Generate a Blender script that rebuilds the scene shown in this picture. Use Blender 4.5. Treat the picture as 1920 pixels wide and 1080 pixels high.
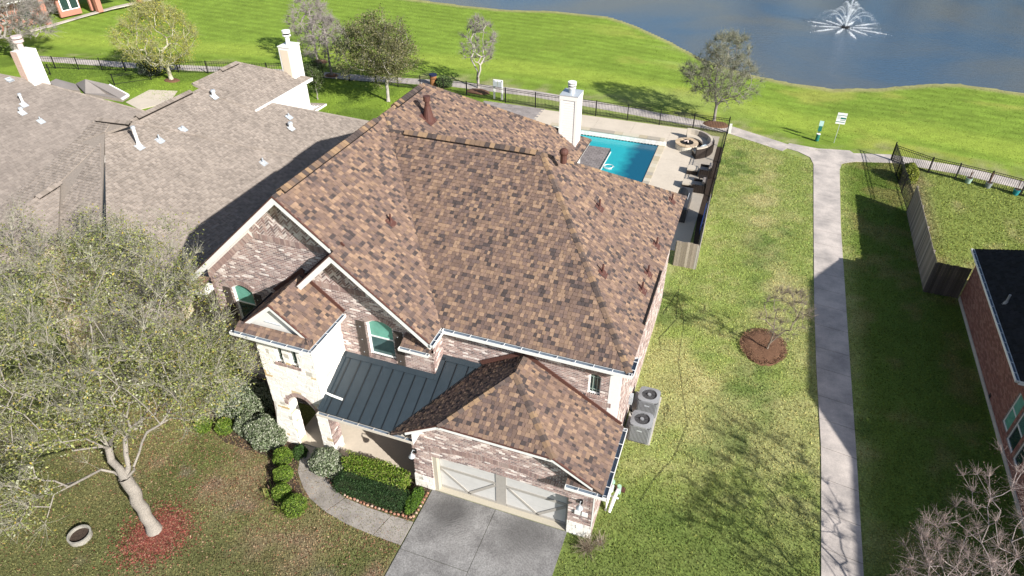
import bpy, math, random
import numpy as np
from mathutils import Vector, Matrix
random.seed(7); rng = np.random.default_rng(7)
for o in list(bpy.data.objects): bpy.data.objects.remove(o)
scene = bpy.context.scene
COL = scene.collection

# ------------------------------------------------------------------ camera
FPX = 1258.8
CAM = np.array([0.0, 0.0, 20.3])
_p, _r, _y = np.radians([36.51, -0.10, -20.07])
_fw = np.array([np.sin(_y)*np.cos(_p), np.cos(_y)*np.cos(_p), -np.sin(_p)])
_rt = np.array([np.cos(_y), -np.sin(_y), 0.0]); _up = np.cross(_rt, _fw)
_r2 = np.cos(_r)*_rt + np.sin(_r)*_up; _u2 = -np.sin(_r)*_rt + np.cos(_r)*_up
cd = bpy.data.cameras.new('camera'); cam = bpy.data.objects.new('camera', cd); COL.objects.link(cam)
cd.sensor_width = 36.0; cd.lens = FPX/1920*36.0; cd.clip_end = 3000; cd.clip_start = 0.1
cam.matrix_world = Matrix(((_r2[0], _u2[0], -_fw[0], CAM[0]), (_r2[1], _u2[1], -_fw[1], CAM[1]), (_r2[2], _u2[2], -_fw[2], CAM[2]), (0, 0, 0, 1)))
scene.camera = cam
# ------------------------------------------------------------------ light
SUN_AZ, SUN_EL = math.radians(-26), math.radians(30)
w = bpy.data.worlds.new('World'); scene.world = w; w.use_nodes = True
sky = w.node_tree.nodes.new('ShaderNodeTexSky'); sky.sky_type = 'NISHITA'; sky.sun_disc = False
sky.sun_elevation = SUN_EL; sky.sun_rotation = math.radians(90)-SUN_AZ
sky.air_density = 1.0; sky.dust_density = 1.2; sky.ozone_density = 1.0
bg = w.node_tree.nodes['Background']; bg.inputs[1].default_value = 0.075
w.node_tree.links.new(sky.outputs[0], bg.inputs[0])
sl = bpy.data.lights.new('sun', 'SUN'); sl.energy = 5.0; sl.angle = math.radians(0.5); sl.color = (1.0, 0.955, 0.89)
sun = bpy.data.objects.new('sun', sl); COL.objects.link(sun)
sd = Vector((math.cos(SUN_AZ)*math.cos(SUN_EL), math.sin(SUN_AZ)*math.cos(SUN_EL), math.sin(SUN_EL)))
sun.rotation_euler = sd.to_track_quat('Z', 'Y').to_euler(); sun.location = (20, -10, 40)
scene.view_settings.view_transform = 'Standard'; scene.view_settings.look = 'None'
scene.view_settings.exposure = 0.72; scene.view_settings.gamma = 1.0
scene.view_settings.use_curve_mapping = False

# ------------------------------------------------------------------ surveying helpers (photo direction -> place on a known plane)
def ray(px, py):
    d = _fw*FPX + _r2*(px-960) - _u2*(py-540); return d/np.linalg.norm(d)
def G(px, py, z=0.0):
    d = ray(px, py); return CAM + d*((z-CAM[2])/d[2])
def YP(px, py, y):
    d = ray(px, py); return CAM + d*((y-CAM[1])/d[1])
def PLN(px, py, n, d0):
    n = np.array(n, float); r = ray(px, py); return CAM + r*((d0-n@CAM)/(n@r))
def g2(px, py):
    q = G(px, py); return (q[0], q[1])

# ------------------------------------------------------------------ noise for ground colour
def _hash(ix, iy, seed):
    h = (ix.astype(np.int64)*374761393 + iy.astype(np.int64)*668265263 + seed*974711) & 0x7fffffff
    h = (h ^ (h >> 13))*1274126177 & 0x7fffffff
    return ((h ^ (h >> 16)) & 0xffff)/65535.0
def vn(x, y, s, seed=0):
    x = np.asarray(x, float)/s + 1000; y = np.asarray(y, float)/s + 1000
    ix, iy = np.floor(x), np.floor(y); fx, fy = x-ix, y-iy
    fx = fx*fx*(3-2*fx); fy = fy*fy*(3-2*fy)
    a = _hash(ix, iy, seed); b = _hash(ix+1, iy, seed); c = _hash(ix, iy+1, seed); d = _hash(ix+1, iy+1, seed)
    return (a*(1-fx)+b*fx)*(1-fy) + (c*(1-fx)+d*fx)*fy
def fbm(x, y, s, seed=0, o=4):
    t = 0; a = .5; n = 0
    for k in range(o): t = t + a*vn(x, y, s, seed+k*17); n += a; a *= .55; s = s/2.1
    return t/n
def sstep(a, b, x):
    t = np.clip((np.asarray(x, float)-a)/(b-a), 0, 1); return t*t*(3-2*t)

# ------------------------------------------------------------------ materials
MATS = {}
def mat(name, col=(.5, .5, .5), rough=.85, var=.15, scale=6.0, bump=0.0, bscale=None, attr=False, spec=.3, metal=0.0, col2=None, detail=4.0, big=0.0, translucent=0.0):
    if name in MATS: return MATS[name]
    m = bpy.data.materials.new(name); m.use_nodes = True; nt = m.node_tree; N = nt.nodes; L = nt.links
    b = N['Principled BSDF']; b.inputs['Roughness'].default_value = rough; b.inputs['Metallic'].default_value = metal
    b.inputs['Specular IOR Level'].default_value = spec
    tc = N.new('ShaderNodeNewGeometry')
    nz = N.new('ShaderNodeTexNoise'); nz.inputs['Scale'].default_value = scale; nz.inputs['Detail'].default_value = detail
    L.new(tc.outputs['Position'], nz.inputs['Vector'])
    if attr:
        src = N.new('ShaderNodeAttribute'); src.attribute_name = 'tone'; c0 = src.outputs['Color']
    else:
        rgb = N.new('ShaderNodeRGB'); rgb.outputs[0].default_value = (*col, 1); c0 = rgb.outputs[0]
    if col2 is not None:
        mx = N.new('ShaderNodeMix'); mx.data_type = 'RGBA'; rp = N.new('ShaderNodeValToRGB')
        rp.color_ramp.elements[0].position = .4; rp.color_ramp.elements[1].position = .6
        L.new(nz.outputs[0], rp.inputs[0]); L.new(rp.outputs[0], mx.inputs[0]); L.new(c0, mx.inputs[6]); mx.inputs[7].default_value = (*col2, 1); c0 = mx.outputs[2]
    if var > 0:
        mr = N.new('ShaderNodeMapRange'); mr.inputs[1].default_value = .25; mr.inputs[2].default_value = .75
        mr.inputs[3].default_value = 1-var; mr.inputs[4].default_value = 1+var
        n2 = N.new('ShaderNodeTexNoise'); n2.inputs['Scale'].default_value = scale*3.1; n2.inputs['Detail'].default_value = 5
        L.new(tc.outputs['Position'], n2.inputs['Vector']); L.new(n2.outputs[0], mr.inputs[0])
        vm = N.new('ShaderNodeVectorMath'); vm.operation = 'SCALE'; L.new(c0, vm.inputs[0]); L.new(mr.outputs[0], vm.inputs[3]); c0 = vm.outputs[0]
    if big > 0:
        mr = N.new('ShaderNodeMapRange'); mr.inputs[1].default_value = .3; mr.inputs[2].default_value = .7
        mr.inputs[3].default_value = 1-big; mr.inputs[4].default_value = 1+big*.6
        n2 = N.new('ShaderNodeTexNoise'); n2.inputs['Scale'].default_value = .9; n2.inputs['Detail'].default_value = 6; n2.inputs['Roughness'].default_value = .6
        L.new(tc.outputs['Position'], n2.inputs['Vector']); L.new(n2.outputs[0], mr.inputs[0])
        vm = N.new('ShaderNodeVectorMath'); vm.operation = 'SCALE'; L.new(c0, vm.inputs[0]); L.new(mr.outputs[0], vm.inputs[3]); c0 = vm.outputs[0]
    L.new(c0, b.inputs['Base Color'])
    if bump > 0:
        bz = N.new('ShaderNodeTexNoise'); bz.inputs['Scale'].default_value = bscale or scale*6; bz.inputs['Detail'].default_value = 3
        L.new(tc.outputs['Position'], bz.inputs['Vector'])
        bp = N.new('ShaderNodeBump'); bp.inputs['Strength'].default_value = bump; bp.inputs['Distance'].default_value = .02
        L.new(bz.outputs[0], bp.inputs['Height']); L.new(bp.outputs[0], b.inputs['Normal'])
    if translucent > 0:
        tr = N.new('ShaderNodeBsdfTranslucent'); L.new(c0, tr.inputs[0]); ms = N.new('ShaderNodeMixShader'); ms.inputs[0].default_value = translucent
        L.new(b.outputs[0], ms.inputs[1]); L.new(tr.outputs[0], ms.inputs[2]); L.new(ms.outputs[0], N['Material Output'].inputs[0])
    MATS[name] = m; return m
def glass(name, col, rough=.08):
    if name in MATS: return MATS[name]
    m = mat(name, col, rough, var=.25, scale=1.2, spec=.8); return m

WHITE = mat('white_paint', (.80, .80, .78), .5, var=.04)
OFFWHITE = mat('offwhite_board', (.62, .57, .50), .6, var=.06, scale=3)
SHADBROWN = mat('roof_edge_brown', (.10, .045, .035), .7, var=.2)
SHINGLE = mat('asphalt_shingle', rough=.95, attr=True, var=.16, scale=30, bump=.35, bscale=160, spec=.15)
NSHINGLE = mat('weathered_shingle', rough=.95, attr=True, var=.10, scale=2.0, bump=.3, bscale=120, spec=.15, big=.14)
UNDER = mat('roof_underlay', (.055, .042, .038), .95, var=.2)
NUNDER = mat('roof_underlay_taupe', (.25, .215, .185), .95, var=.2)
BRICK = mat('brick', rough=.9, attr=True, var=.2, scale=14, bump=.4, bscale=60, spec=.2)
MORTAR = mat('mortar', (.74, .70, .67), .95, var=.12, scale=10)
STONE = mat('limestone', rough=.9, attr=True, var=.10, scale=8, bump=.6, bscale=22, spec=.2)
STONEMORTAR = mat('stone_mortar', (.70, .66, .60), .95, var=.08)
METALROOF = mat('charcoal_metal_roof', (.030, .043, .054), .42, var=.10, scale=1.5, spec=.5)
METALSEAM = mat('charcoal_metal_seam', (.018, .022, .026), .4, var=.05, spec=.5)
GUTTERIN = mat('gutter_inside', (.17, .21, .26), .5, var=.2, scale=2)  # blue-grey of the reflected sky put into the base colour
RUST = mat('rust_paint', (.095, .042, .034), .6, var=.15)
GALV = mat('galvanised_metal', (.52, .56, .60), .4, var=.1, metal=.3)
BLACK = mat('black_metal', (.012, .012, .014), .5, var=.1)
DARK = mat('dark_slot', (.01, .008, .008), .9, var=0)
CONC = mat('concrete', (.50, .47, .43), .9, var=.10, scale=3, bump=.2, bscale=60, big=.12)
CREAM = mat('cream_concrete', (.58, .51, .42), .9, var=.05, scale=3, big=.08)
FENCEWOOD = mat('weathered_wood', attr=True, rough=.9, var=.25, scale=9, bump=.3)
PAVER = mat('grey_paver', attr=True, rough=.9, var=.12, scale=9)
STUCCO = mat('white_siding', (.78, .77, .74), .7, var=.03)
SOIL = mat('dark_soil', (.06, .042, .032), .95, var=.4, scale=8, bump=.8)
MULCH = mat('brown_mulch', (.16, .085, .05), .95, var=.45, scale=12, bump=1.0, bscale=40)
GREYPL = mat('grey_enamel', (.25, .26, .275), .5, var=.08)
LEAF = mat('leaf', attr=True, rough=.6, var=.15, scale=4, translucent=.25, spec=.25)
BARK = mat('bark', attr=True, rough=.95, var=.35, scale=12, bump=.8, bscale=45, big=.25)

# ------------------------------------------------------------------ object helpers
def empty(name, label=None, cat=None, group=None, loc=(0, 0, 0), kind=None, parent=None):
    o = bpy.data.objects.new(name, None); COL.objects.link(o); o.location = loc; o.empty_display_size = .2
    if parent: o.parent = parent
    return tag(o, label, cat, group, kind)
def tag(o, label=None, cat=None, group=None, kind=None):
    if label: o['label'] = label
    if cat: o['category'] = cat
    if group: o['group'] = group
    if kind: o['kind'] = kind
    return o
class MB:
    def __init__(s): s.v = []; s.f = []; s.c = []; s.col = (1, 1, 1)
    def face(s, pts, col=None):
        n = len(s.v); s.v += [tuple(p) for p in pts]; s.f.append(tuple(range(n, n+len(pts)))); s.c.append(col or s.col)
    def mesh(s, vs, fs, col=None):
        n = len(s.v); s.v += [tuple(p) for p in vs]
        for f in fs: s.f.append(tuple(n+i for i in f)); s.c.append(col or s.col)
    def box(s, x0, x1, y0, y1, z0, z1, col=None):
        s.mesh([(x0, y0, z0), (x1, y0, z0), (x1, y1, z0), (x0, y1, z0), (x0, y0, z1), (x1, y0, z1), (x1, y1, z1), (x0, y1, z1)],
               [(0, 3, 2, 1), (4, 5, 6, 7), (0, 1, 5, 4), (1, 2, 6, 5), (2, 3, 7, 6), (3, 0, 4, 7)], col); return s
    def prism(s, poly, vec, col=None):          # polygon (3D points) swept by vec
        n = len(poly); P = [np.array(p, float) for p in poly]; vec = np.array(vec, float)
        s.mesh(P+[p+vec for p in P], [tuple(range(n))[::-1], tuple(range(n, 2*n))]+[(i, (i+1) % n, n+(i+1) % n, n+i) for i in range(n)], col); return s
    def bar(s, a, b, wx, wz, up=(0, 0, 1), col=None):   # rectangular bar from a to b
        a = np.array(a, float); b = np.array(b, float); d = b-a; d /= np.linalg.norm(d)+1e-9
        r = np.cross(d, up)
        if np.linalg.norm(r) < 1e-4: r = np.cross(d, (1, 0, 0))
        r /= np.linalg.norm(r); u = np.cross(r, d); r = r*wx/2; u = u*wz/2
        s.mesh([a-r-u, a+r-u, a+r+u, a-r+u, b-r-u, b+r-u, b+r+u, b-r+u],
               [(0, 3, 2, 1), (4, 5, 6, 7), (0, 1, 5, 4), (1, 2, 6, 5), (2, 3, 7, 6), (3, 0, 4, 7)], col); return s
    def tube(s, pts, rad, n=6, col=None, caps=True):
        pts = [np.array(p, float) for p in pts]
        if not hasattr(rad, '__len__'): rad = [rad]*len(pts)
        vs = []
        for i, p in enumerate(pts):
            d = pts[min(i+1, len(pts)-1)]-pts[max(i-1, 0)]; d /= np.linalg.norm(d)+1e-9
            a = np.cross(d, (0, 0, 1)) if abs(d[2]) < .95 else np.cross(d, (1, 0, 0)); a /= np.linalg.norm(a); b = np.cross(d, a)
            for k in range(n):
                t = 2*math.pi*k/n; vs.append(p+rad[i]*(math.cos(t)*a+math.sin(t)*b))
        fs = [(i*n+k, i*n+(k+1) % n, (i+1)*n+(k+1) % n, (i+1)*n+k) for i in range(len(pts)-1) for k in range(n)]
        if caps: fs += [tuple(range(n))[::-1], tuple(range((len(pts)-1)*n, len(pts)*n))]
        s.mesh(vs, fs, col); return s
    def cyl(s, c, r, z0, z1, n=16, r1=None, col=None):
        return s.tube([(c[0], c[1], z0), (c[0], c[1], z1)], [r, r if r1 is None else r1], n, col)
    def ell(s, c, r, nu=12, nv=8, col=None, jit=0):
        vs = []; fs = []
        for j in range(nv+1):
            ph = math.pi*j/nv
            for i in range(nu):
                th = 2*math.pi*i/nu; k = 1+random.uniform(-jit, jit)
                vs.append((c[0]+k*r[0]*math.sin(ph)*math.cos(th), c[1]+k*r[1]*math.sin(ph)*math.sin(th), c[2]+k*r[2]*math.cos(ph)))
        for j in range(nv):
            for i in range(nu): fs.append((j*nu+i, (j+1)*nu+i, (j+1)*nu+(i+1) % nu, j*nu+(i+1) % nu))
        s.mesh(vs, fs, col); return s
    def data(s, name, m, smooth=False):
        me = bpy.data.meshes.new(name); me.from_pydata([tuple(map(float, v)) for v in s.v], [], s.f)
        at = me.attributes.new('tone', 'FLOAT_COLOR', 'FACE')
        at.data.foreach_set('color', np.array([(c[0], c[1], c[2], 1.0) for c in s.c], dtype=np.float32).ravel())
        me.materials.append(m)
        if smooth: me.polygons.foreach_set('use_smooth', [True]*len(me.polygons))
        me.update(); return me
    def build(s, name, m, parent=None, smooth=False, origin=None, **k):
        if origin is not None: s.v = [(v[0]-origin[0], v[1]-origin[1], v[2]-origin[2]) for v in s.v]
        o = bpy.data.objects.new(name, s.data(name, m, smooth)); COL.objects.link(o)
        if origin is not None: o.location = origin
        if parent: o.parent = parent
        return tag(o, **k)
def bigmesh(name, V, F4, cols, m, parent=None, **k):      # numpy quads (or tris) in one mesh
    me = bpy.data.meshes.new(name); n = F4.shape[1]
    me.vertices.add(len(V)); me.vertices.foreach_set('co', V.astype(np.float32).ravel())
    me.loops.add(F4.size); me.loops.foreach_set('vertex_index', F4.astype(np.int32).ravel())
    me.polygons.add(len(F4)); me.polygons.foreach_set('loop_start', np.arange(0, F4.size, n, dtype=np.int32))
    at = me.attributes.new('tone', 'FLOAT_COLOR', 'FACE')
    at.data.foreach_set('color', np.hstack([cols, np.ones((len(cols), 1))]).astype(np.float32).ravel())
    me.materials.append(m); me.update(calc_edges=True); me.validate()
    o = bpy.data.objects.new(name, me); COL.objects.link(o)
    if parent: o.parent = parent
    return tag(o, **k)

# ------------------------------------------------------------------ 2D clipping and tiled surfaces
def area(P): return .5*sum(P[i][0]*P[(i+1) % len(P)][1]-P[(i+1) % len(P)][0]*P[i][1] for i in range(len(P)))
def ccw(P): return P if area(P) > 0 else P[::-1]
def cut(P, a, b, keep=1):
    out = []; n = len(P)
    def sd_(p): return keep*((b[0]-a[0])*(p[1]-a[1])-(b[1]-a[1])*(p[0]-a[0]))
    for i in range(n):
        p, q = P[i], P[(i+1) % n]; dp, dq = sd_(p), sd_(q)
        if dp >= 0: out.append(p)
        if (dp > 0 > dq) or (dp < 0 < dq):
            t = dp/(dp-dq); out.append((p[0]+t*(q[0]-p[0]), p[1]+t*(q[1]-p[1])))
    return out
def clip(P, Q):
    for i in range(len(Q)):
        P = cut(P, Q[i], Q[(i+1) % len(Q)])
        if len(P) < 3: return []
    return P
def diff(P, Q):
    out = []
    for i in range(len(Q)):
        a, b = Q[i], Q[(i+1) % len(Q)]; o = cut(P, a, b, -1)
        if len(o) >= 3 and abs(area(o)) > 2e-5: out.append(o)
        P = cut(P, a, b)
        if len(P) < 3: return out
    return out
class Frame:
    def __init__(s, o, U, V): s.o = np.array(o, float); s.U = np.array(U, float); s.V = np.array(V, float); s.N = np.cross(s.U, s.V)
    def P(s, u, v, h=0): return s.o+u*s.U+v*s.V+h*s.N
    def uv(s, p): d = np.array(p, float)-s.o; return (float(d@s.U), float(d@s.V))
def roof_frame(p0, p1, p2):    # three non-collinear points of a roof plane; U level, V up the slope
    p0, p1, p2 = map(lambda q: np.array(q, float), (p0, p1, p2)); n = np.cross(p1-p0, p2-p0); n /= np.linalg.norm(n)
    if n[2] < 0: n = -n
    V = np.array([0, 0, 1.])-n*n[2]; V /= np.linalg.norm(V); U = np.cross(V, n); return Frame(p0, U, V)
def tiles_out(items, fr, name, m, parent, ind=0, stuffname=None):
    """items: (poly, hfun, tone). The `ind` that show largest are objects, the rest one mesh."""
    sc = []
    for k, (P, hf, tone) in enumerate(items):
        c = fr.P(sum(p[0] for p in P)/len(P), sum(p[1] for p in P)/len(P)); d = CAM-c; r = np.linalg.norm(d)
        sc.append(abs(area(P))*abs(d@fr.N)/r**3)
    order = set(sorted(range(len(items)), key=lambda k: -sc[k])[:ind]) if ind else set()
    cache = {}; mb = MB(); base = -.006
    for k, (P, hf, tone) in enumerate(items):
        n = len(P)
        if k in order:
            o0 = P[0]; key = (tuple((round(p[0]-o0[0], 3), round(p[1]-o0[1], 3), round(hf(p), 4)) for p in P), tone)
            if key not in cache:
                b = MB(); og = fr.P(*o0)
                b.mesh([fr.P(p[0], p[1], hf(p))-og for p in P]+[fr.P(p[0], p[1], base)-og for p in P],
                       [tuple(range(n))]+[(i, n+i, n+(i+1) % n, (i+1) % n) for i in range(n)], tone)
                cache[key] = b.data(name, m)
            ob = bpy.data.objects.new(name, cache[key]); COL.objects.link(ob); ob.location = fr.P(*o0); ob.parent = parent
        else:
            mb.mesh([fr.P(p[0], p[1], hf(p)) for p in P]+[fr.P(p[0], p[1], base) for p in P],
                    [tuple(range(n))]+[(i, n+i, n+(i+1) % n, (i+1) % n) for i in range(n)], tone)
    if mb.f: mb.build(stuffname or name, m, parent, kind='stuff')
def q3(c): return tuple(round(x, 3) for x in c)
TAB = [((.292, .198, .138), .16), ((.226, .154, .116), .25), ((.180, .124, .100), .29), ((.142, .102, .090), .18), ((.078, .063, .061), .12)]
TAB_C = [[q3(np.array(c)*k) for k in (.9, 1.0, 1.1)] for c, _ in TAB]
def tab_tone():
    x = random.random(); s = 0
    for (c, p), cs in zip(TAB, TAB_C):
        s += p
        if x < s: return random.choice(cs)
    return TAB_C[-1][0]
def n_tone(base, v=.07):
    def f():
        k = 1+random.choice((-1.3, -.6, 0, .5, 1))*v; return q3((base[0]*k, base[1]*k, base[2]*k))
    return f
def shingles(fr, polys3, parent, ind, tone=tab_tone, ex=.138, wd=(.10, .13, .16), m=None, t=.024, gap=.007, name='shingle'):
    items = []
    for poly in polys3:
        Q = ccw([fr.uv(p) for p in poly]); v0 = min(q[1] for q in Q); v1 = max(q[1] for q in Q); u0 = min(q[0] for q in Q); u1 = max(q[0] for q in Q)
        j = math.floor(v0/ex)
        while j*ex < v1:
            rnd = random.Random(int(j*7919+13)); u = math.floor(u0)-1+rnd.random()*.2; raised = False
            while u < u1:
                wv = random.choice(wd); raised = not raised or random.random() < .15
                P = [(u, j*ex), (u+wv-gap, j*ex), (u+wv-gap, (j+1)*ex), (u, (j+1)*ex)]
                C = clip(P, Q)
                if len(C) >= 3 and abs(area(C)) > 3e-4:
                    vb = j*ex; tt = t*(1.25 if raised else .62)
                    items.append((C, (lambda p, vb=vb, tt=tt: tt*(1-.82*(p[1]-vb)/ex)), tone()))
                u += wv
            j += 1
    tiles_out(items, fr, name, m or SHINGLE, parent, ind)
def slab_under(polys3, parent, m, th=.10, name='roof_deck'):
    b = MB()
    for p in polys3:
        p = [np.array(q, float) for q in p]; n = np.cross(p[1]-p[0], p[2]-p[0])
        if n[2] < 0: p = p[::-1]
        b.prism([q-np.array((0, 0, th)) for q in p], (0, 0, th-.008))
    return b.build(name, m, parent)
def caps(a, b, nl, nr, parent, tones=True, m=None, w=.12, lift=.012, ex=.19, name='ridge_cap', tonef=None):
    a = np.array(a, float); b = np.array(b, float); L = np.linalg.norm(b-a); d = (b-a)/L; mb = MB(); n = int(L/ex); ex = L/max(n, 1)
    nl = np.array(nl, float); nr = np.array(nr, float); nl /= np.linalg.norm(nl); nr /= np.linalg.norm(nr)
    l = np.cross(nl, d); r = np.cross(nr, d)
    if l@nr > 0: l = -l
    if r@nl > 0: r = -r
    cc = [(.29, .195, .12), (.25, .165, .105), (.19, .13, .09), (.125, .095, .082), (.19, .13, .095), (.07, .056, .052), (.09, .07, .064)]
    for i in range(n):
        col = (tonef() if tonef else random.choice(cc)); p = a+d*ex*i; q = a+d*ex*(i+1.12)
        for (e, nn) in ((l, nl), (r, nr)):
            h0, h1 = lift+.022, lift+.004
            P = [p+nn*h0, q+nn*h1, q+e*w+nn*h1*.9, p+e*w+nn*h0*.9]
            up = (nl+nr)/2*.008
            P[0] = p+(nl+nr)/2*(h0+.012); P[1] = q+(nl+nr)/2*(h1+.012)
            mb.face(P, col); mb.face([P[0], P[3], P[3]-nn*.04, P[0]-nn*.04], tuple(c*.8 for c in col)); mb.face([P[3], P[2], P[2]-nn*.035, P[3]-nn*.035], col)
    return mb.build(name, m or SHINGLE, parent, kind='stuff')
def ridge_vent(a, b, nl, nr, parent, tonef=None, m=None):
    a = np.array(a, float); b = np.array(b, float); d = (b-a)/np.linalg.norm(b-a); nl = np.array(nl, float)/np.linalg.norm(nl); nr = np.array(nr, float)/np.linalg.norm(nr)
    l = np.cross(nl, d); r = np.cross(nr, d)
    if l@nr > 0: l = -l
    if r@nl > 0: r = -r
    mb = MB()
    for e, nn in ((l, nl), (r, nr)):
        c = [a+e*.03+nn*.0, a+e*.175, a+e*.165+nn*.062, a+e*.03+nn*.07]
        mb.prism(c, b-a)
    o = mb.build('ridge_vent', DARK, parent)
    caps(a, b, nl, nr, parent, w=.155, lift=.10, m=m, tonef=tonef)
    return o
def gutter(a, b, out, parent, wdt=.13, dep=.10, m=None, name='gutter', hang=.6):
    a = np.array(a, float); b = np.array(b, float); out = np.array(out, float); z = np.array([0, 0, 1.]); d = (b-a)/np.linalg.norm(b-a)
    mb = MB(); O = a; t = .012
    mb.prism([O+z*.01-z*dep, O+out*wdt+z*.01-z*dep, O+out*wdt+z*.01-z*(dep-t), O+z*.01-z*(dep-t)], b-a)
    mb.prism([O+out*wdt-z*dep, O+out*(wdt+.018)-z*dep, O+out*(wdt+.022)+z*.012, O+out*(wdt+.002)+z*.012], b-a)
    mb.prism([O-z*dep, O+out*.01-z*dep, O+out*.01+z*.0, O+z*.0], b-a)
    for q in (a, b-d*t): mb.prism([q-z*dep, q+out*(wdt+.015)-z*dep, q+out*(wdt+.015)+z*.008, q+z*.008], d*t)
    L = np.linalg.norm(b-a); k = hang*.7
    while k < L:
        q = a+d*k; mb.bar(q+z*.006, q+out*wdt+z*.012, .022, .01); k += hang
    g = mb.build(name, m or WHITE, parent)
    mi = MB(); mi.face([a+out*.014-z*(dep-.035), b+out*.014-z*(dep-.035), b+out*(wdt-.005)-z*(dep-.035), a+out*(wdt-.005)-z*(dep-.035)]); mi.prism([a+out*.012-z*(dep-.03), a+out*.02-z*(dep-.03), a+out*.02-z*.004, a+out*.012-z*.004], b-a); mi.build('gutter_bed', GUTTERIN, g)
    return g

# =================================================================== THE MAIN HOUSE
house = empty('brick_house', 'two storey brick house with brown patterned shingle roof, beside the curved front walk', 'house', loc=(-7, 15, 0))
house_loc = np.array([-7, 15, 0.])
def par(o):  # parts are built in world space: keep them in place under the Empty
    o.matrix_parent_inverse = Matrix.Translation(-Vector(o.parent.location)); return o
def fix(root):
    for o in root.children:
        o.matrix_parent_inverse = Matrix.Translation(-root.matrix_basis.translation)
ZE = 5.8
zF = lambda y: ZE+.66*(y-15.5)
zS1 = lambda x: ZE+.833*(-8.2-x)
XR = -13.4; ZR = zS1(XR); YV = 15.5+(ZR-ZE)/.66; YR1 = 21.48; ZR1 = zF(YR1)
mS2 = (ZR-ZE)/(-7.3-XR); XW = XR+(ZR-ZR1)/mS2
E_ = (-6.65, YR1, ZR1); W_ = (XW, YR1, ZR1); Vt = (XR, YV, ZR); FR = (-1.78, 15.5, ZE); RR = (-1.78, 27.45, ZE); VB = (-8.2, 15.5, ZE)
A1 = (XR, 14.85, ZR); RB = (XR, 25.6, ZR); WE1 = (-7.3, 27.45, ZE); WE2 = (-7.3, 31.9, ZE); LE = (-18.1, 14.85, ZR-.9*(XR+18.1)*1); LB = (-18.1, 31.9, LE[2]); 
A2 = (-11.47, 14.6, zS1(-11.47)); G2L = (-13.1, 14.6, zS1(-11.47)-1.0*1.63)
roof = slab_under([[VB, FR, E_, W_], [VB, W_, Vt], [A1, (-8.2, 14.85, ZE), VB, Vt], [A2, (-8.2, 14.6, ZE), (-8.2, 14.86, ZE), (A2[0], 14.86, A2[2])], [FR, RR, E_],
                   [RR, WE1, W_, E_], [WE1, WE2, RB, Vt, W_], [WE2, LB, RB], [A1, RB, LB, LE], [A2, (A2[0], 15.4, A2[2]), (G2L[0], 15.4, G2L[2]), G2L]], house, UNDER, .12, 'roof')
fF = roof_frame(VB, FR, E_); fS = roof_frame((-8.2, 14.6, ZE), VB, A1); fR = roof_frame(FR, RR, E_); fB = roof_frame(RR, WE1, E_); f2 = roof_frame(WE1, WE2, RB); fH = roof_frame(WE2, LB, RB)
fG2 = roof_frame(G2L, (G2L[0], 15.4, G2L[2]), A2)
shingles(fF, [[VB, FR, E_, W_], [VB, W_, Vt]], roof, 70)
shingles(fS, [[A1, (-8.2, 14.85, ZE), VB, Vt], [(A2[0], 14.6, A2[2]), (-8.2, 14.6, ZE), (-8.2, 14.85, ZE), (A2[0], 14.85, A2[2])]], roof, 20)
shingles(fR, [[FR, RR, E_]], roof, 10)
shingles(f2, [[WE1, WE2, RB, Vt, W_]], roof, 0)
shingles(fB, [[RR, WE1, W_, E_]], roof, 0)
shingles(fG2, [[A2, (A2[0], 15.3, A2[2]), (G2L[0], 15.3, G2L[2]), G2L]], roof, 0)
fLL = roof_frame(LE, LB, A1); nLL = fLL.N
caps(FR, E_, fF.N, fR.N, roof); caps(RR, E_, fR.N, fB.N, roof)
caps(Vt, W_, fF.N, f2.N, roof); caps(WE2, RB, f2.N, fH.N, roof)
caps((XR, 14.85, ZR), (XR, 15.3, ZR), fS.N, nLL, roof)
ridge_vent((XR, 15.3, ZR), (XR, 21.3, ZR), nLL, fS.N, roof); ridge_vent((XR, 22.9, ZR), (XR, 25.3, ZR), nLL, f2.N, roof)
caps((XR, 21.3, ZR), (XR, 22.9, ZR), nLL, f2.N, roof); caps((XR, 25.2, ZR), (XR, 25.6, ZR), nLL, f2.N, roof)
ridge_vent((-12.2, YR1, ZR1), (-6.9, YR1, ZR1), fF.N, fB.N, roof); caps((XW, YR1, ZR1), (-12.1, YR1, ZR1), fF.N, fB.N, roof); caps((-6.95, YR1, ZR1), E_, fF.N, fB.N, roof)
# short shingled vent strip above the front end of the right eave
mb = MB(); mb.bar((-1.83, 17.9, 5.87), (-1.83, 21.2, 5.87), .10, .05); mb.build('eave_strip', DARK, house)

def fbox(mb, fr, u0, u1, v0, v1, h0, h1, col=None):
    mb.prism([fr.P(u0, v0, h0), fr.P(u1, v0, h0), fr.P(u1, v1, h0), fr.P(u0, v1, h0)], fr.N*(h1-h0), col)
def polys_minus(P, ops):
    out = [ccw(P)]
    for o in ops:
        nx = []
        for q in out:
            c = clip(q, ccw(o))
            if len(c) >= 3 and abs(area(c)) > 1e-5: nx += diff(q, ccw(o))
            else: nx.append(q)
        out = nx
    return out
def wall_mesh(fr, P, ops, parent, m, th=.2, name='wall', convex=None):
    mb = MB()
    for C in (convex or [P]):
        for q in polys_minus(C, ops): mb.prism([fr.P(*p) for p in q], -fr.N*th)
    return mb.build(name, m, parent)
BT = [q3(c) for c in ((.37, .262, .235), (.31, .220, .200), (.265, .19, .178), (.43, .33, .295), (.37, .29, .265), (.21, .16, .152))]
BW = [q3(c) for c in ((.72, .66, .62), (.62, .54, .50), (.54, .44, .40))]
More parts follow.
